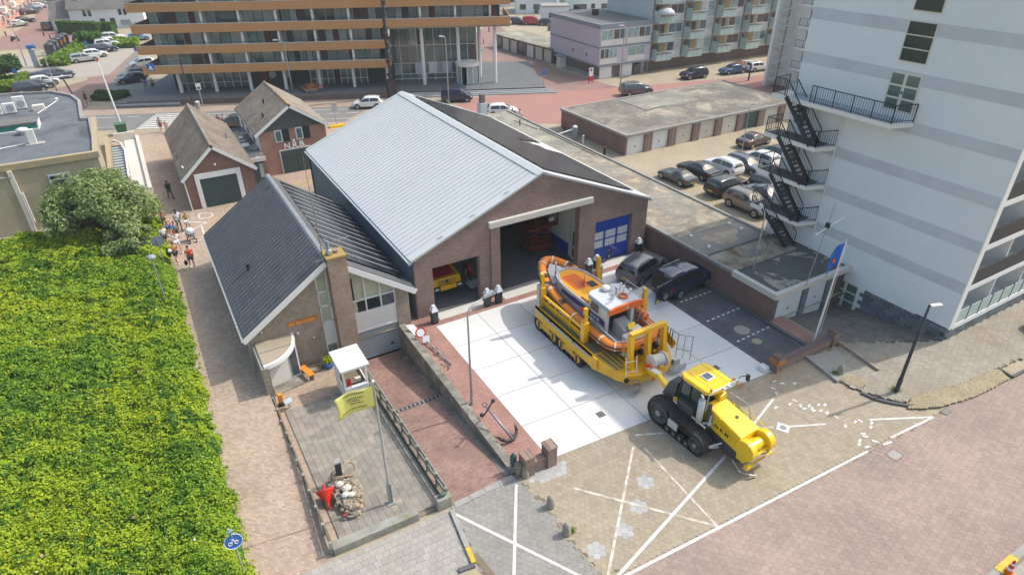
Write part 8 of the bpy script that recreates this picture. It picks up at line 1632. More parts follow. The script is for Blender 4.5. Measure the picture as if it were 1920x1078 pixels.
gb_ = T('gas_bottle', 'dark green bottle standing behind the brick pier', 'bottle', (10.8,18.75,.05)); gb_.p('body', MB().lathe([(.15,0),(.16,.1),(.16,.55),(.08,.68),(.05,.72)], (10.82,18.75,.35), 12), 'tank', smooth=True); gb_.p('valve', MB().cyl((10.82,18.75,1.05),(10.82,18.75,1.2),.03,6), 'galv')
def stone_bollard(x, y, lab):
    t = thing('stone_bollard', lab, 'bollard', (x,y,.0)); o = MB().lathe([(.19,-.05),(.2,.1),(.18,.4),(.15,.6),(.08,.7),(.01,.72)], n=12).build('body', 'bollard_stone', t, True); MB().lathe([(.3,.012),(.26,.022),(.01,.024)], n=12).build('base_ring', 'hex_tan', t); return t
stone_bollard(*(11.09,18.11), 'round stone bollard at the foot of the brick gate wall'); stone_bollard(*(11.13,16.03), 'round stone bollard in the middle at the edge of the grey paving'); b3 = stone_bollard(*(10.93,14.48), 'round stone bollard nearest the camera with a weed beside it')
V, F = leaves(np.random.default_rng(2).normal(0,.09,(90,3))*np.array([1,1,.7])+np.array([.32,-.02,.1]), np.tile([0,0,1.0],(90,1)), np.full(90,.06), .35, 1.0, 3); np_mesh('weed', V, F, 'leaf_bright', b3)
t = stone_bollard(*(30.31,15.47), 'pale stone bollard at the kerb corner near the low brick wall');
V, F = leaves(np.random.default_rng(4).normal(0,.12,(120,3))*np.array([1,1,.5])+np.array([-.25,.15,.15]), np.tile([0,0,1.0],(120,1)), np.full(120,.06), .35, 1.0, 3); np_mesh('weed', V, F, 'leaf_bright', t)
LB = None
blabs = ['black bollard light with white top left of the left boathouse door','black bollard light behind the street lamp head, left of the big door','black bollard light right beside the big door pilaster','black bollard light left of the blue door, nearest the lifeboat','black bollard light left of the blue door, nearer the bicycle','black bollard light at the right corner of the boathouse']
for i, (x, y) in enumerate(((12.76,32.08),(16.64,32.14),(17.48,32.11),(24.88,32.07),(25.71,32.22),(30.09,32.80))):
    if LB is None:
        LB = thing('bollard_light', blabs[0], 'bollard', (x,y,0), 0, 'bollard lights along the boathouse front'); MB().box(-.2,.2,-.2,.2,0,.92).build('post', 'anchor_black', LB, bevel=.02); MB().add([(-.23,-.23,.92),(.23,-.23,.92),(.23,.23,.92),(-.23,.23,.92),(-.13,-.13,1.22),(.13,-.13,1.22),(.13,.13,1.22),(-.13,.13,1.22)],[(4,5,6,7),(0,1,5,4),(1,2,6,5),(2,3,7,6),(3,0,4,7),(3,2,1,0)]).build('lantern', 'lamp_white', LB); MB().box(-.1,.1,-.1,.1,1.22,1.32).build('cap', 'lamp_white', LB)
    else: copy_tree(LB, (x,y,0), 0, blabs[i])
def bicycle(x, y, z, rz, label, lean=.12):
    t = thing('bicycle', label, 'bicycle', (x,y,z), rz); A = Matrix.Rotation(lean,4,'X')
    for q in (-.52,.52): w = MB().tube([(q+.33*math.cos(a),0,.34+.33*math.sin(a)) for a in [k/18*2*math.pi for k in range(18)]], .022, 6, True).xf(A).build('wheel', 'tyre', t); sp_ = MB(); [sp_.bar((q,0,.34),(q+.32*math.cos(a),0,.34+.32*math.sin(a)),.006) for a in [k*.7 for k in range(9)]]; sp_.xf(A).build('spokes', 'galv', w)
    MB().tube([(-.52,0,.34),(-.15,0,.85),(.36,0,.82),(.02,0,.33),(-.52,0,.34)], .02, 6).bar((-.15,0,.85),(.02,0,.33),.03).bar((.36,0,.82),(.52,0,.34),.03).xf(A).build('frame', 'paint_black', t); MB().tube([(.34,0,.8),(.3,0,1.02)], .018, 6).tube([(.2,-.28,1.0),(.32,-.15,1.04),(.32,.15,1.04),(.2,.28,1.0)], .016, 6).xf(A).build('handlebar', 'galv', t); MB().ball((-.17,0,.93),.12,8,5,(1.2,.7,.4)).xf(A).build('saddle', 'black', t); MB().cyl((.02,-.03,.33),(.02,.03,.33),.09,12).xf(A).build('crank', 'galv', t); return t
bicycle(*(27.45,33.09), .02, .35, 'black bicycle leaning beside the blue boathouse door')
pa = T('wooden_pallet', 'stacked old pallets on the brick strip by the garage wall', 'pallet', (30.6,31.2,.02))
for k in range(2):
    for q in range(5): pa.p('slat', MB().box(29.95,30.9,30.8+q*.2,30.93+q*.2,.12+k*.16,.15+k*.16), 'wood_old')
    for q in range(3): pa.p('bearer', MB().box(29.95+q*.42,30.05+q*.42,30.8,31.75,.02+k*.16,.12+k*.16), 'wood_old')
# LAMPS, POLES, SIGNS
def bent_lamp(name, label, x, y, h, arm, adir, head=(.75,.28,.16), m_='pole_grey', hm='lamp_head_grey', r=.075, z=0.0):
    t = thing(name, label, 'street lamp', (x,y,z)); d = Vector((math.cos(adir),math.sin(adir),0)); up = Vector((0,0,1))
    MB().tube([(0,0,0),(0,0,h*.5),(0,0,h-.35)]+[tuple(d*arm*.12+up*(h-.12)),tuple(d*arm*.35+up*(h)),tuple(d*arm*.8+up*(h+.1))], [r,r*.8,r*.62,r*.55,r*.5,r*.45], 8).build('pole', m_, t, True)
    M4 = frame(d*arm*.85+up*(h+.1), d, up.cross(d)); MB().add([(-.05,-head[1]*.3,-.05),(head[0],-head[1]*.5,-.04),(head[0],head[1]*.5,-.04),(-.05,head[1]*.3,-.05),(-.02,-head[1]*.2,.07),(head[0]*.8,-head[1]*.4,head[2]),(head[0]*.8,head[1]*.4,head[2]),(-.02,head[1]*.2,.07)],[(3,2,1,0),(4,5,6,7),(0,1,5,4),(1,2,6,5),(2,3,7,6),(3,0,4,7)]).xf(M4).build('lamp_head', hm, t, bevel=.02); MB().cyl((0,0,0),(0,0,.5),r*1.25,10).build('base', m_, t); return t
bent_lamp('street_lamp', 'tall grey street lamp with angled grey head beside the retaining wall', 11.25, 23.9, 6.15, 1.3, R(14))
bent_lamp('street_lamp', 'slim grey street lamp behind the dark parking bays', 32.47, 24.12, 6.2, .7, R(60), (.5,.2,.1), hm='lamp_white', r=.07)
bent_lamp('street_lamp', 'thin lamp post between the parked cars and garage doors', *(52.72,43.53), 5.6, .2, R(0), (.4,.16,.1), r=.05)
def post_lamp(label, x, y, h, z=0):
    t = thing('path_lamp', label, 'street lamp', (x,y,z)); MB().cyl((0,0,0),(0,0,h),.05,8).build('pole', 'pole_grey', t); MB().lathe([(.05,0),(.28,.08),(.3,.14),(.2,.26),(.01,.3)], (0,0,h), 14).build('lamp_head', 'lamp_head_grey', t, True)
post_lamp('grey path lamp with dome head standing in the rose thicket', *(-1.85,42.40), 3.9)
sn = thing('traffic_sign', 'round sign seen from the back on a thin pole at the thicket edge', 'road sign', (*(-1.42,48.74), 0)); MB().cyl((0,0,0),(0,0,2.5),.035,8).build('pole', 'galv', sn); MB().cyl((0,.04,2.3),(0,.06,2.3),.42,20).build('disc', 'slate_band', sn)
sn = thing('traffic_sign', 'blue round cycle path sign on a thin pole at the bottom left', 'road sign', (*(-1.25,19.21), 0)); MB().cyl((0,0,0),(0,0,2.75),.035,8).build('pole', 'pole_grey', sn)
A = Matrix.Translation((-.0,-.05,2.35)) @ Matrix.Rotation(R(-12),4,'X'); MB().cyl((0,0,0),(0,-.02,0),.34,24).xf(A).build('disc', 'road_sign_blue', sn); MB().tube([(.325*math.cos(a),-.022,.325*math.sin(a)) for a in [k/24*2*math.pi for k in range(24)]], .014, 5, True).xf(A).build('rim', 'road_sign_white', sn)
pk = MB().tube([(-.12+.07*math.cos(a),-.026,-.06+.07*math.sin(a)) for a in [k/10*6.28 for k in range(10)]], .012, 4, True).tube([(.10+.07*math.cos(a),-.026,-.06+.07*math.sin(a)) for a in [k/10*6.28 for k in range(10)]], .012, 4, True).bar((-.12,-.026,-.06),(.0,-.026,.06),.02).bar((.0,-.026,.06),(.1,-.026,-.06),.02).bar((-.05,-.026,.1),(.05,-.026,.1),.02).xf(A).build('bicycle_symbol', 'road_sign_white', sn)
MB().box(-.12,.12,-.06,-.04,2.82,2.9).build('small_plate', 'reflect', sn); MB().cyl((0,0,2.7),(-.02,0,3.0),.05,8).build('pole_top', 'reflect', sn)
bl = thing('black_lamp_post', 'tall black lamp post with white flat head at the pavement corner', 'street lamp', (*(31.54,12.91), .1)); MB().tube([(0,0,0),(0,0,2.8),(.02,0,5.6)],[.10,.085,.06],10).build('pole', 'pole_black', bl, True); MB().boxm(Matrix.Translation((.42,-.1,5.52)) @ Euler((0,R(4),R(-14))).to_matrix().to_4x4(), .72,.2,.06).build('lamp_head', 'lamp_white', bl, bevel=.02); MB().cyl((0,0,0),(0,0,.9),.12,10).build('base', 'pole_black', bl)
V, F = leaves(np.random.default_rng(6).normal(0,.14,(160,3))*np.array([1,1,.4])+np.array([.1,.1,.08]), np.tile([0,0,1.0],(160,1)), np.full(160,.06), .35, 1.0, 3); np_mesh('weed', V, F, 'leaf_bright', bl)
fp2 = T('flagpole', 'leaning white flagpole with a blue flag at the end of the low brick wall', 'flagpole', (31.5,18.2,.1)); fp2.p('pole', MB().tube([(31.45,18.15,.05),(31.55,18.1,3.0),(31.65,18.05,7.1)],[.07,.06,.035],8), 'lamp_white'); fp2.p('halyard', MB().cyl((31.6,18.0,.8),(31.72,18.0,6.9),.012,4), 'strap')
f2, _, _ = flag('flag', 'blue flag with orange emblem hanging limp on the white flagpole', 31.62, 18.05, 6.9, .55, 1.35, (-.6,.75,0), 'flag_blue', .10, 1.5)
pz = MB().quad(*[tuple(p) for p in ((31.42,18.26,5.95),(31.36,18.34,5.8),(31.38,18.30,5.55),(31.46,18.20,5.7))]); f2.p('emblem', pz, 'orange_red')
at_ = T('antenna_mast', 'thin grey mast with a cross arm in front of the tower wall', 'antenna', (33.4,19.6,0)); at_.p('mast', MB().cyl((33.6,20.9,2.1),(33.9,20.6,7.8),.03,6), 'galv'); at_.p('cross_arm', MB().bar((33.0,20.75,5.9),(35.0,20.5,6.7),.05), 'lamp_white'); at_.p('clamp', MB().box(33.78,33.98,20.6,20.8,6.15,6.5), 'black')
lw = T('low_brick_wall', 'long low dark brick wall with end piers in front of the parking bays', 'wall', (30,17.6,0)); lw.p('wall', MB().box(27.8,32.3,17.48,17.78,-.05,.6), 'gable_brick'); lw.p('wall_cap', MB().box(27.8,32.3,17.45,17.81,.6,.68), 'plum_brick')
for x in (27.3,32.2): lw.p('pier', MB().box(x,x+.5,17.36,17.88,-.05,.98), 'gable_brick'); lw.p('pier_cap', MB().box(x-.02,x+.52,17.34,17.9,.98,1.06), 'plum_brick')
og = T('orange_rope', 'bright orange rope wound round the left pier of the low brick wall', 'rope', (27.55,17.6,.5)); m = MB()
for q in range(4): m.tube([(27.27,17.33,.5+q*.1),(27.83,17.33,.62+q*.07),(27.83,17.91,.5+q*.1),(27.27,17.91,.6+q*.08)], .02, 5, True)
m.tube(smooth_path([(27.3,17.3,.4),(26.9,17.0,.1),(26.6,17.1,.03),(26.4,16.9,.03)]), .02, 5); og.p('rope', m, 'bench_orange')
ws = T('white_stone', 'white painted block beside the left pier of the low brick wall', 'stone', (27.0,17.9,0)); ws.p('block', MB().box(26.75,27.2,17.75,18.25,0,.3), 'white_paint', bevel=.05)
tn = T('wire_tangle', 'small heap of orange wire on the paving beside the tractor', 'wire', (*(24.70,17.60),0)); wx, wy = (24.70,17.60); tn.p('wire', MB().tube(smooth_path([(wx+.3*math.cos(k*1.9)*(1-k*.04),wy+.3*math.sin(k*1.9)*(1-k*.04),.03+.02*k) for k in range(12)]), .012, 4), 'bench_orange')
co = thing('traffic_cone', 'orange and white traffic cone on the kerb at the bottom right corner', 'traffic cone', (*(25.00,4.03), .1)); MB().box(-.2,.2,-.2,.2,0,.04).build('base', 'orange_red', co)
for a, b, m_ in ((0,.16,'orange_red'),(.16,.28,'white_paint'),(.28,.42,'sign_red'),(.42,.52,'white_paint'),(.52,.68,'sign_red')): r_ = lambda h: .15-.12*h/.68; MB().cyl((0,0,.04+a),(0,0,.04+b),r_(a),16,r_(b)).build('ring_band', m_, co)
# far street furniture
def far_lamp(label, b, t_h, lean=(0,0), m_='pole_grey', hm='lamp_white', arm=.9, ad=2.6): bent_lamp('street_lamp', label, b[0], b[1], t_h, arm, ad, (.7,.25,.12), m_, hm, .1)
far_lamp('grey street lamp in front of the orange office block', (18.95,93.33), 7.6); far_lamp('thin white lamp post behind the boathouse ridge', (36.11,79.15), 8.5, arm=.2); far_lamp('lamp post on the pavement below the lilac building', (61.88,74.96), 8.2, arm=.2); far_lamp('white lamp post with curved arm between the left parked cars', (-9.28,109.76), 6.6); far_lamp('lamp post beside the brown road near the hedge', (-11.26,175.00), 7.5, arm=.3)
far_lamp('lamp post by the parking meter at the left', (-14.72,139.17), 6.2, arm=.2)
wp = T('white_post', 'tall leaning white post with a red tip beside the green bin', 'post', (*(-2.48,91.44),0)); wx, wy = (-2.48,91.44); wp.p('post', MB().cyl((wx,wy,0),(wx-.35,wy,7.6),.12,8,.08), 'white_paint'); wp.p('tip', MB().cyl((wx-.35,wy,7.6),(wx-.36,wy,7.9),.08,8), 'sign_red')
cs = T('crossing_sign', 'lit pedestrian crossing sign hung on a dark lamp post by the zebra', 'road sign', (*(6.23,93.88),0)); cx_, cy_ = (6.23,93.88); cs.p('post', MB().tube([(cx_,cy_,0),(cx_-.3,cy_,6.4)],[.1,.07],8), 'pole_black'); cs.p('arm', MB().bar((cx_-.3,cy_,6.4),(cx_-3.6,cy_+1.2,6.2),.07), 'pole_black'); sgn = cs.p('sign_box', MB().bar((cx_-3.3,cy_+1.1,5.7),(cx_-4.1,cy_+1.4,5.7),.25,.8), 'road_sign_blue'); cs.p('white_triangle', MB().prismy([(cx_-4.0,5.42),(cx_-3.45,5.42),(cx_-3.72,5.98)], cy_+1.0, cy_+1.02), 'road_sign_white', parent=sgn); cs.p('figure', MB().bar((cx_-3.75,cy_+.98,5.75),(cx_-3.75,cy_+.98,5.5),.06).bar((cx_-3.75,cy_+.98,5.55),(cx_-3.6,cy_+.98,5.38),.05).bar((cx_-3.75,cy_+.98,5.55),(cx_-3.9,cy_+.98,5.38),.05), 'black', parent=sgn)
dk = T('dark_signal_post', 'dark post with flat white panel beside the left parked cars', 'road sign', (*(-7.15,106.79),0)); dx_, dy_ = (-7.15,106.79); dk.p('post', MB().cyl((dx_,dy_,0),(dx_-.7,dy_,3.2),.09,8), 'pole_black'); dk.p('panel', MB().bar((dx_-2.3,dy_+.5,3.5),(dx_+.4,dy_-.4,3.7),.5,.12), 'lamp_white')
bs = T('bus_stop_sign', 'bus stop sign with green panel on the office pavement', 'road sign', (*(7.45,95.57),0)); bx_, by_ = (7.45,95.57); bs.p('post', MB().cyl((bx_,by_,0),(bx_,by_,2.6),.06,8), 'pole_grey'); bs.p('panel', MB().box(bx_-.3,bx_+.3,by_-.05,by_+.05,2.2,3.0), 'lamp_white'); bs.p('green_panel', MB().box(bx_-.2,bx_+.2,by_-.07,by_-.05,2.3,2.6), 'bin_green')
lbn = T('litter_bin', 'pale litter bin beside the bus stop sign', 'bin', (*(6.73,94.17),0)); bx_, by_ = (6.73,94.17); lbn.p('body', MB().lathe([(.28,0),(.32,.9),(.25,1.0)], (bx_,by_,0), 12), 'kerb'); lbn.p('lid', MB().lathe([(.33,0),(.2,.12),(.01,.14)], (bx_,by_,1.0), 12), 'stone_white')
wb_ = T('wheeled_bin', 'green wheeled bin beside the white post', 'bin', (*(-2.49,87.45),0)); bx_, by_ = (-2.49,87.45); wb_.p('body', MB().add([(bx_-.45,by_-.4,.08),(bx_+.45,by_-.4,.08),(bx_+.45,by_+.4,.08),(bx_-.45,by_+.4,.08),(bx_-.6,by_-.55,1.2),(bx_+.6,by_-.55,1.2),(bx_+.6,by_+.55,1.2),(bx_-.6,by_+.55,1.2)],[(0,1,5,4),(1,2,6,5),(2,3,7,6),(3,0,4,7),(3,2,1,0)]), 'bin_green'); wb_.p('lid', MB().box(bx_-.64,bx_+.64,by_-.6,by_+.6,1.2,1.32), 'bin_green', bevel=.04); wb_.p('wheel', MB().cyl((bx_-.4,by_+.5,.12),(bx_+.4,by_+.5,.12),.12,10), 'black')
def flowers(label, b, r=1.0):
    t = thing('flower_planter', label, 'planter', (*b, .62 if b[1] > 90 else .0)); MB().lathe([(r*.7,0),(r*.9,.45),(r*.8,.5)], n=12).build('tub', 'kerb', t); V, F = leaves(np.random.default_rng(3).normal(0,r*.45,(420,3))*np.array([1,1,.35])+np.array([0,0,.7]), np.tile([0,0,1.0],(420,1)), np.full(420,.16), .8, .6, 3); np_mesh('flowers', V, F, 'petal', t)
flowers('planter of reddish flowers on the office podium', (21.60,93.37), 1.3); flowers('planter of reddish flowers by the pavement below the flats', (85.69,74.39), 1.0)
pbd = T('parking_board', 'upright parking tariff board with blue and red panels by the lilac building', 'sign', (*(59.32,78.86),0)); bx_, by_ = (59.32,78.86)
for q in (-.35,.35): pbd.p('leg', MB().box(bx_+q-.05,bx_+q+.05,by_-.05,by_+.05,0,2.2), 'sign_red')
pbd.p('panel', MB().box(bx_-.38,bx_+.38,by_-.08,by_-.05,1.0,2.2), 'road_sign_white'); pbd.p('blue_disc', MB().cyl((bx_,by_-.08,1.9),(bx_,by_-.1,1.9),.2,14), 'road_sign_blue'); pbd.p('red_panel', MB().box(bx_-.36,bx_+.36,by_-.09,by_-.05,.3,.95), 'sign_red')
def blue_sign(label, b, h=2.6): t = T('parking_sign', label, 'road sign', (*b,0)); t.p('post', MB().cyl((*b,0),(*b,h),.05,6), 'pole_grey'); t.p('panel', MB().box(b[0]-.3,b[0]+.3,b[1]-.05,b[1]-.02,h-.7,h), 'road_sign_blue')
blue_sign('small blue sign on a post beside the office steps', (51.61,79.83)); blue_sign('blue sign on a post between the parked cars by the shrub bed', (-5.34,142.76)); blue_sign('blue sign on a post at the corner of the office block', (2.08,131.66)); blue_sign('white and blue sign in the shrub bed at the left', (-14.68,122.47))
ys = T('traffic_island_sign', 'grey sign on a yellow base in the back street', 'road sign', (*(20.12,77.08),0)); bx_, by_ = (20.12,77.08); ys.p('post', MB().cyl((bx_,by_,0),(bx_,by_,2.8),.05,6), 'pole_grey'); ys.p('panel', MB().box(bx_-.35,bx_+.35,by_-.05,by_-.02,1.9,2.9), 'grey_metal'); ys.p('base', MB().box(bx_-.9,bx_+.9,by_-.3,by_+.3,0,.22), 'tractor_yellow')
ba = T('car_park_barrier', 'grey barrier post with white arm beside the garage block', 'barrier', (*(41.73,57.88),0)); bx_, by_ = (41.73,57.88); ba.p('post', MB().box(bx_-.25,bx_+.25,by_-.25,by_+.25,0,1.5), 'slate_band'); ba.p('arm', MB().bar((bx_-.2,by_,1.3),(bx_-2.6,by_-.2,1.1),.1), 'lamp_white'); ba.p('cap', MB().lathe([(.3,0),(.2,.15),(.01,.2)], (bx_,by_,1.5), 10), 'lamp_white')
for (bx_,by_), l, c in (((42.19,60.61),'black post beside the car park barrier','black'),((41.78,56.30),'small white post beside the barrier','lamp_white'),((41.64,52.21),'black post with orange top by the garage corner','black'),((68.61,118.77),'small dark bollard on the far side road','black'),((67.98,126.68),'dark bollard beside the side road entrance','black'),((60.50,115.03),'grey bollard near the office columns','kerb'),((-20.22,176.88),'dark bollard at the left edge of the brown road','black'),((-13.30,172.47),'pair bollard in the brown road centre','black'),((-12.01,167.24),'dark bollard beside the hedge corner','black'),((-14.07,154.68),'slim dark post on the brown road','black')):
    t = thing('bollard', l, 'bollard', (bx_,by_,0)); MB().lathe([(.12,0),(.12,.95),(.01,1.0)], n=10).build('post', c, t); MB().lathe([(.13,0),(.13,.1)], (0,0,.8), 10).build('band', 'orange_red' if 'orange' in l else 'kerb', t)
pmn = T('parking_meter', 'tall dark parking machine with solar head at the left', 'parking meter', (*(-13.10,137.18),0)); bx_, by_ = (-13.10,137.18); pmn.p('body', MB().box(bx_-.4,bx_+.4,by_-.3,by_+.3,0,3.0), 'slate_band', bevel=.05); pmn.p('head', MB().box(bx_-.55,bx_+.55,by_-.4,by_+.4,3.0,3.5), 'road_sign_blue', bevel=.05)
random.seed(4)
for i in range(5):
    bx_, by_ = ((-11.22,147.59),(-10.80,150.81),(-10.25,153.49),(-9.78,156.34),(-9.28,158.62))[i]; c = ('slate_band','slate_band','orange_red','bench_orange','black')[i]
    t = T('recycling_container', ['nearest dark recycling container beside the shrub bed','second dark blue recycling container by the shrub bed','recycling container with a red flap','recycling container with an orange flap','farthest black recycling container in the row'][i], 'container', (bx_,by_,0)); t.p('body', MB().box(bx_-.8,bx_+.8,by_-.7,by_+.7,0,1.9), 'box_dark', bevel=.08); t.p('flap', MB().box(bx_+.6,bx_+.84,by_-.75,by_+.3,.9,1.6), c); t.p('lid', MB().lathe([(.7,0),(.5,.2),(.01,.26)], (bx_,by_,1.9), 12), 'box_dark')
ne = T('no_entry_sign', 'red and white no-entry sign by the white house at the top', 'road sign', (*(105.13,140.29),0)); bx_, by_ = (105.13,140.29); ne.p('post', MB().cyl((bx_,by_,0),(bx_,by_,2.6),.06,6), 'pole_grey'); ne.p('disc', MB().cyl((bx_,by_-.05,2.4),(bx_,by_-.1,2.4),.5,16), 'sign_red'); ne.p('bar', MB().box(bx_-.35,bx_+.35,by_-.14,by_-.1,2.3,2.5), 'road_sign_white')
bp_ = thing('balcony_parasol', 'blue parasol on a balcony of the orange office block', 'parasol', uv(11.2, -.6, 6.3)); MB().lathe([(1.0,0),(.6,.3),(.01,.5)], n=12).build('canopy', 'blue_cloth', bp_); MB().cyl((0,0,-1.4),(0,0,.4),.03).build('pole', 'galv', bp_)
mg = T('roof_sign_post', 'white street sign panel on a black pole at the far pavement', 'road sign', (*(80.24,67.44),0)); bx_, by_ = (80.24,67.44); mg.p('post', MB().cyl((bx_,by_,0),(bx_,by_,2.4),.12,8), 'pole_black'); mg.p('panel', MB().bar((bx_-1.6,by_+.3,3.0),(bx_+.8,by_-.2,2.7),.5,.14), 'lamp_white')
# PEOPLE
for nm, c in (('skin_light',(.50,.28,.19)),('skin_tan',(.40,.21,.13)),('skin_dark',(.08,.04,.025)),('cloth_red',(.68,.045,.02)),('cloth_orange',(.45,.19,.06)),('cloth_white',(.70,.72,.74)),('cloth_black',(.02,.02,.024)),('cloth_navy',(.03,.035,.05)),('cloth_teal',(.07,.28,.34)),('cloth_olive',(.30,.24,.06)),('cloth_blue',(.03,.10,.42)),('cloth_pink',(.55,.30,.26)),('cloth_grey',(.25,.26,.27)),('cloth_wine',(.20,.02,.03)),('cloth_green',(.03,.14,.04)),('hair_dark',(.025,.018,.012)),('hair_brown',(.09,.05,.025)),('hair_blond',(.38,.27,.13))): mat(nm, c, .8)
def new_skin(name, verts, edges, radii, m_, parent, root=0, sub=1):
    me = bpy.data.meshes.new(name); me.from_pydata(verts, edges, []); o = bpy.data.objects.new(name, me)
    md = o.modifiers.new('skin', 'SKIN'); md.branch_smoothing = .5; md.use_smooth_shade = True
    for i, sv in enumerate(me.skin_vertices[0].data): r = radii[i]; sv.radius = r if isinstance(r, tuple) else (r, r); sv.use_root = (i == root)
    ss = o.modifiers.new('subdivision', 'SUBSURF'); ss.levels = sub; ss.render_levels = sub
    me2 = to_mesh(o); me2.materials.clear(); me2.materials.append(M_[m_]); me2.polygons.foreach_set('use_smooth', [True]*len(me2.polygons))
    ob = bpy.data.objects.new(name, me2); COL.objects.link(ob); ob.parent = parent; return ob
def person(label, x, y, rz, h=1.76, skin='skin_light', top='cloth_white', bottom='cloth_navy', hair='hair_brown', stride=.22, phase=1, female=False, shirtless=False, sleeves=True, long_legs=False, z=0.0, hat=None, sit=False):
    k = h/1.76; f = -1.0       # faces local -y
    st = stride*phase; sw = .19 if not female else .165
    J = {'pelvis':(0,0,.97),'waist':(0,.0,1.10),'chest':(0,.0,1.32),'neckb':(0,.01,1.48),'neck':(0,0,1.54),'head':(0,-.015,1.63),'crown':(0,0,1.72),'nose':(0,-.105,1.625)}
    E = [('pelvis','waist'),('waist','chest'),('chest','neckb'),('neckb','neck'),('neck','head'),('head','crown'),('head','nose')]
    Rr = {'pelvis':(.155,.11),'waist':(.135 if not female else .115,.095),'chest':(.165,.115),'neckb':.075,'neck':.058,'head':(.078,.095),'crown':(.05,.06),'nose':.018}
    for s, n in ((-1,'r'),(1,'l')):
        w = s*st; kb = .10 if w > 0 else .0
        if sit: J['hip'+n] = (s*.095,0,.93); J['knee'+n] = (s*.12,-.40,.86); J['ankle'+n] = (s*.12,-.42,.42); J['toe'+n] = (s*.12,-.60,.36)
        else: J['hip'+n] = (s*.095,0,.92); J['knee'+n] = (s*.10,-w*.5-.03,.51); J['ankle'+n] = (s*.10,-w*1.0+(.06 if w < 0 else 0),.10+(.05 if w < -.05 else 0)); J['toe'+n] = (s*.12,-w*1.0-.14+(.06 if w < 0 else 0),.04)
        J['sho'+n] = (s*sw,.0,1.42); J['elb'+n] = (s*(sw+.07),w*.35+.02,1.14); J['wri'+n] = (s*(sw+.06),w*.7-.08,.90); J['palm'+n] = (s*(sw+.055),w*.75-.10,.83)
        E += [('pelvis','hip'+n),('hip'+n,'knee'+n),('knee'+n,'ankle'+n),('ankle'+n,'toe'+n),('chest','sho'+n),('sho'+n,'elb'+n),('elb'+n,'wri'+n),('wri'+n,'palm'+n)]
        Rr.update({'hip'+n:.095,'knee'+n:.062,'ankle'+n:.042,'toe'+n:.035,'sho'+n:.062,'elb'+n:.042,'wri'+n:.030,'palm'+n:(.020,.036)})
        px_, py_, pz_ = J['palm'+n]
        for q, (dy, dz) in enumerate(((-.03,-.075),(-.01,-.09),(.012,-.085),(.03,-.065))): J['fin%s%d' % (n,q)] = (px_-s*.012,py_+dy-.012,pz_+dz); E.append(('palm'+n,'fin%s%d' % (n,q))); Rr['fin%s%d' % (n,q)] = .010
        J['thumb'+n] = (px_-s*.01,py_-.055,pz_-.02); E.append(('palm'+n,'thumb'+n)); Rr['thumb'+n] = .011
    names = list(J); idx = {n: i for i, n in enumerate(names)}
    root = thing('person', label, 'person', (x,y,z), rz)
    V = [tuple(c*k for c in J[n]) for n in names]
    def rad(n, a=0.0):
        r = Rr[n]; return tuple((q+a)*k for q in r) if isinstance(r, tuple) else (r+a)*k
    new_skin('body', V, [(idx[a],idx[b]) for a, b in E], [rad(n) for n in names], skin, root)
    def garment(name, keep, m_, add, ends={}):
        JJ = {n: J[n] for n in keep}; EE = [(a,b) for a, b in E if a in JJ and b in JJ]
        for n, (a, b, t) in ends.items(): JJ[n] = tuple(J[a][i]+(J[b][i]-J[a][i])*t for i in range(3)); Rr[n] = (Rr[b] if not isinstance(Rr[b], tuple) else Rr[b][0])*t+(Rr[a] if not isinstance(Rr[a], tuple) else Rr[a][0])*(1-t); EE.append((a,n))
        nn = list(JJ); ii = {n: i for i, n in enumerate(nn)}
        new_skin(name, [tuple(c*k for c in JJ[n]) for n in nn], [(ii[a],ii[b]) for a, b in EE], [rad(n, add) for n in nn], m_, root)
    if not shirtless: garment('shirt', ['pelvis','waist','chest','neckb','shor','shol'], top, .022, {'slr':('shor','elbr',.6),'sll':('shol','elbl',.6)} if sleeves else {})
    leg = .95 if long_legs else .72
    garment('trousers' if long_legs else 'shorts', ['pelvis','hipr','hipl']+(['kneer','kneel'] if long_legs else []), bottom, .03, {'lr':('kneer','ankler',.85),'ll':('kneel','anklel',.85)} if long_legs else {'lr':('hipr','kneer',leg),'ll':('hipl','kneel',leg)})
    for n in 'rl': a, b = Vector(J['ankle'+n]), Vector(J['toe'+n]); MB().tube([tuple((a+Vector((0,.05,-.05)))*k),tuple((a*.5+b*.5+Vector((0,0,-.02)))*k),tuple((b+Vector((0,-.05,-.01)))*k)],[.05*k,.055*k,.035*k],8).build('shoe', 'cloth_white' if skin != 'skin_dark' else 'cloth_black', root, True)
    hc = MB().ball((0,.025*k,1.675*k),.112*k,12,8,(.88,1.0,.86)); hc.f = [fc for fc in hc.f if sum(hc.v[i][2] for i in fc)/len(fc) > 1.615*k or sum(hc.v[i][1] for i in fc)/len(fc) > .02*k]; hc.build('hair', hat or hair, root, True)
    if female: MB().tube([(0,.09*k,1.66*k),(0,.12*k,1.55*k),(0,.11*k,1.42*k)],[.06*k,.05*k,.02*k],8).build('ponytail', hair, root, True)
    for s in (-1,1): MB().ball((s*.034*k,-.098*k,1.652*k),.012*k,6,4).build('eye', 'hair_dark', root); MB().ball((s*.088*k,0,1.64*k),.025*k,6,4,(.4,.7,1)).build('ear', skin, root)
    MB().box(-.025*k,.025*k,-.103*k,-.094*k,1.578*k,1.586*k).build('mouth', 'cloth_wine', root)
    return root
WK = R(8)
P1 = person('man in bright red shirt and black shorts walking at the front of the group', *(0.32,47.98), WK, 1.82, top='cloth_red', bottom='cloth_black', hair='hair_dark', stride=.2)
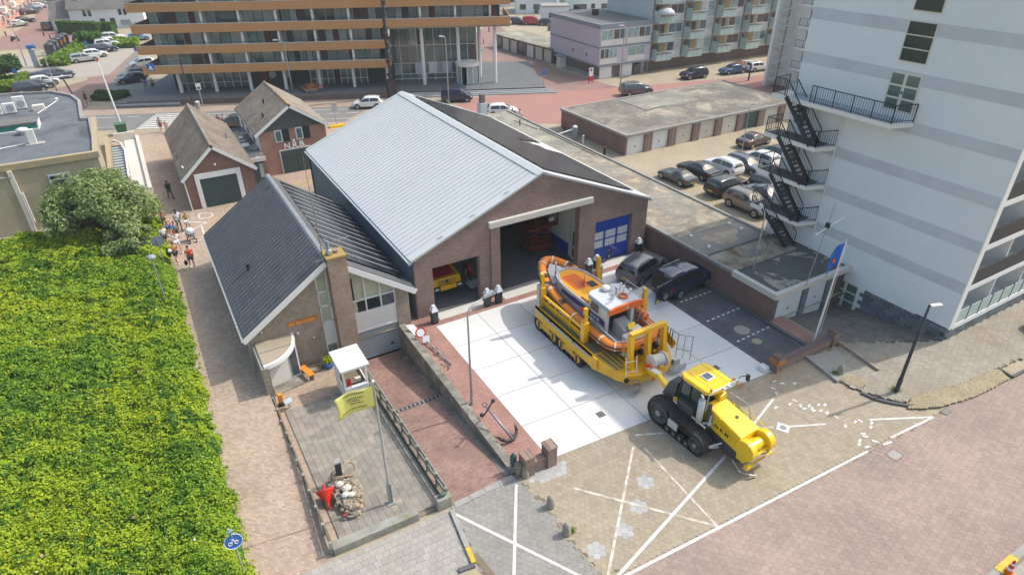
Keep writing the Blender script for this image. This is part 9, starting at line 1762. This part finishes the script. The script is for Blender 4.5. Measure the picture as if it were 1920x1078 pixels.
def bag(label, x, y, z, s=(.18,.12,.25), m_='cloth_black', name='bag', cat='bag'):
    t = T(name, label, cat, (x,y,z)); t.p('body', MB().ball((x,y,z+s[2]),1,10,7,s), m_, smooth=True); t.p('strap', MB().tube([(x-s[0]*.4,y,z+s[2]*1.8),(x,y,z+s[2]*2.4),(x+s[0]*.4,y,z+s[2]*1.8)], .015, 5), m_)
gx, gy = (0.32,47.98); bag('black sports bag carried by the man in red', gx-.36, gy-.12, .38, (.13,.2,.2))
P2 = person('person in rust orange shirt carrying a big black bag in front of the white shirts', *(-0.56,49.37), WK+.2, 1.74, top='cloth_orange', bottom='cloth_black', hair='hair_dark', stride=.3, phase=-1)
gx, gy = (-0.56,49.37); bag('large black bag slung beside the person in rust orange', gx-.42, gy+.1, .55, (.16,.2,.36)); t = T('ball', 'white ball carried by the person in rust orange', 'ball', (gx-.3,gy-.2,1.1)); t.p('skin', MB().ball((gx-.3,gy-.22,1.2),.14,12,8), 'cloth_white', smooth=True); t.p('seam', MB().tube([(gx-.3+.142*math.cos(a),gy-.22+.142*math.sin(a),1.2) for a in [q/14*6.28 for q in range(14)]], .006, 4, True), 'cloth_grey')
person('person in white shirt and red cap walking behind the rust orange shirt', *(-0.24,51.30), WK, 1.76, top='cloth_white', bottom='cloth_white', hat='cloth_wine', stride=.34)
person('man in white shirt and dark shorts at the thicket edge', *(-1.00,52.81), WK, 1.78, top='cloth_white', bottom='cloth_navy', hair='hair_brown', stride=.1)
person('woman in teal top and dark shorts in the middle of the group', *(-0.11,53.59), WK, 1.66, skin='skin_tan', top='cloth_teal', bottom='cloth_navy', hair='hair_brown', female=True, sleeves=False, stride=.12)
person('shirtless tanned man at the back left of the group', *(-0.74,56.51), WK+.1, 1.80, skin='skin_tan', bottom='cloth_navy', hair='hair_dark', shirtless=True, stride=.18)
person('shirtless pale man behind the white shirt at the thicket edge', *(-0.55,54.65), WK, 1.74, skin='skin_light', bottom='cloth_blue', hair='hair_blond', shirtless=True, stride=.14)
person('dark skinned man in a white shirt with backpack straps at the back of the group', *(0.28,55.66), WK, 1.80, skin='skin_dark', top='cloth_white', bottom='cloth_grey', hair='hair_dark', stride=.2)
person('woman in olive top and pale shorts behind the pram', *(0.90,55.05), WK-.1, 1.70, skin='skin_tan', top='cloth_olive', bottom='cloth_white', hair='hair_blond', female=True, sleeves=False, stride=.2)
person('person in black and green standing in the shade beside the buckthorn bush', *(0.33,63.27), R(20), 1.72, skin='skin_dark', top='cloth_black', bottom='cloth_green', hair='hair_dark', stride=.25)
person('person in grey shirt and dark red shorts on the zebra crossing', *(1.57,85.94), R(170), 1.8, top='cloth_grey', bottom='cloth_wine', stride=.3)
person('woman in pink beside the person in grey at the crossing', *(2.13,85.11), R(170), 1.6, top='cloth_pink', bottom='cloth_pink', hair='hair_blond', female=True, stride=.2)
person('person in black top walking by the juniper patch', *(-6.01,105.13), R(-60), 1.72, top='cloth_black', bottom='cloth_navy', hair='hair_dark', stride=.3)
person('person in blue shirt at the office corner', *(1.59,108.62), R(-20), 1.8, top='cloth_blue', bottom='cloth_grey', stride=.2)
person('shirtless person next to the blue shirt at the office corner', *(2.52,108.78), R(-20), 1.78, skin='skin_tan', bottom='cloth_black', shirtless=True, hair='hair_dark', stride=.2)
person('person in a dark red top beside the car between the gabled buildings', *(7.76,83.64), R(160), 1.75, top='cloth_wine', bottom='cloth_navy', hair='hair_dark', stride=.2)
person('person in a white top beside the car between the gabled buildings', *(8.39,83.76), R(160), 1.72, top='cloth_white', bottom='cloth_navy', stride=.2)
person('person in white shirt walking on the street behind the garage roofs', *(39.74,66.61), R(100), 1.78, top='cloth_white', bottom='cloth_grey', hair='hair_dark', stride=.25)
person('person with dark hair ahead of the white shirt behind the garage roofs', *(39.30,67.66), R(100), 1.72, top='cloth_grey', bottom='cloth_navy', hair='hair_dark', stride=.25)
gx, gy = (-18.10,168.29); person('scooter rider in white shirt on the brown road at the left', gx, gy, R(70), 1.78, top='cloth_white', bottom='cloth_navy', hat='cloth_white', sit=True, z=-.12)
sc2 = thing('motor_scooter', 'dark scooter ridden on the brown road at the left', 'scooter', (gx,gy,0), R(70))
for q in (-.62,.55): MB().cyl((-.06,q,.25),(.06,q,.25),.25,14).build('wheel', 'tyre', sc2)
MB().box(-.17,.17,-.2,.62,.3,.78).build('body', 'paint_black', sc2, bevel=.06); MB().box(-.14,.14,-.05,.6,.78,.86).build('seat', 'black', sc2, bevel=.03); MB().bar((0,-.62,.25),(0,-.42,1.0),.08,.3).build('front_shield', 'paint_black', sc2); MB().bar((-.3,-.4,1.02),(.3,-.4,1.02),.04).build('handlebar', 'black', sc2)
pr_ = thing('pram', 'grey pram with white hood standing among the walkers', 'pram', (*(0.87,52.78), 0), WK); MB().lathe([(.18,.42),(.34,.55),(.38,.8),(.3,.84)], n=12).build('basket', 'cloth_grey', pr_); MB().ball((0,.12,.88),.32,10,6,(1,.9,.8)).build('hood', 'cloth_white', pr_, True); MB().tube([(-.22,-.1,.45),(-.22,.5,1.0),(.22,.5,1.0),(.22,-.1,.45)], .02, 6).bar((-.25,-.35,.2),(.0,.1,.55),.03).bar((.25,-.35,.2),(0,.1,.55),.03).bar((-.25,.35,.2),(0,-.1,.55),.03).bar((.25,.35,.2),(0,-.1,.55),.03).build('frame', 'cloth_black', pr_)
for a in (-.25,.25):
    for b in (-.36,.36): MB().cyl((a-.02,b,.16),(a+.02,b,.16),.16,12).build('wheel', 'tyre', pr_)
lp = bpy.data.objects['path']
for a, b in (((-0.36,57.88), (2.40,55.97)), ((2.40,55.97), (1.20,55.11)), ((1.20,55.11), (0.33,54.69)), ((1.90,55.41), (1.71,47.34)), ((-0.05,52.67), (1.93,52.59))): line(a, b, .13, 'painted_line', lp, z=.004)
cv = [(1.95,57.76),(2.19,58.27),(2.57,58.17),(2.96,57.81),(3.09,57.21),(2.61,56.85),(1.99,57.09),(1.95,57.76)]
for a, b in zip(cv, cv[1:]): line(a, b, .13, 'painted_line', lp, z=.0045)
line((1.51,47.46), (1.86,47.54), .13, 'painted_line', lp, z=.0045)
for a, b in (((10.62,60.87),(12.50,61.19)),((10.58,60.10),(11.53,61.45)),((10.75,59.38),(12.33,60.16))): line(a, b, .1, 'yellow_mark', lp, 'yellow_line', .004)
for a, b in (((43.85,41.88),(43.75,40.35)),((42.36,40.88),(42.39,39.64)),((42.27,38.83),(42.20,37.42)),((42.56,37.78),(41.79,35.73)),((42.26,32.10),(44.52,32.25)),((42.76,40.03),(44.05,40.17))): line(a, b, .1, 'bay_line', bpy.data.objects['ground'], 'yellow_line', .004)
bpy.data.scenes.remove(TMP)
# thin summer haze
hm = bpy.data.materials.new('haze'); hm.use_nodes = True; hn = hm.node_tree.nodes; hn.remove(hn['Principled BSDF'])
hv = hn.new('ShaderNodeVolumePrincipled'); hv.inputs['Color'].default_value = (.86,.92,1,1); hv.inputs['Density'].default_value = .00045; hv.inputs['Anisotropy'].default_value = .2
hm.node_tree.links.new(hv.outputs[0], hn['Material Output'].inputs['Volume'])
M_['haze'] = hm; hz = MB().box(-165,365,-45,465,-3,27.5).build('haze', 'haze'); hz['kind'] = 'stuff'
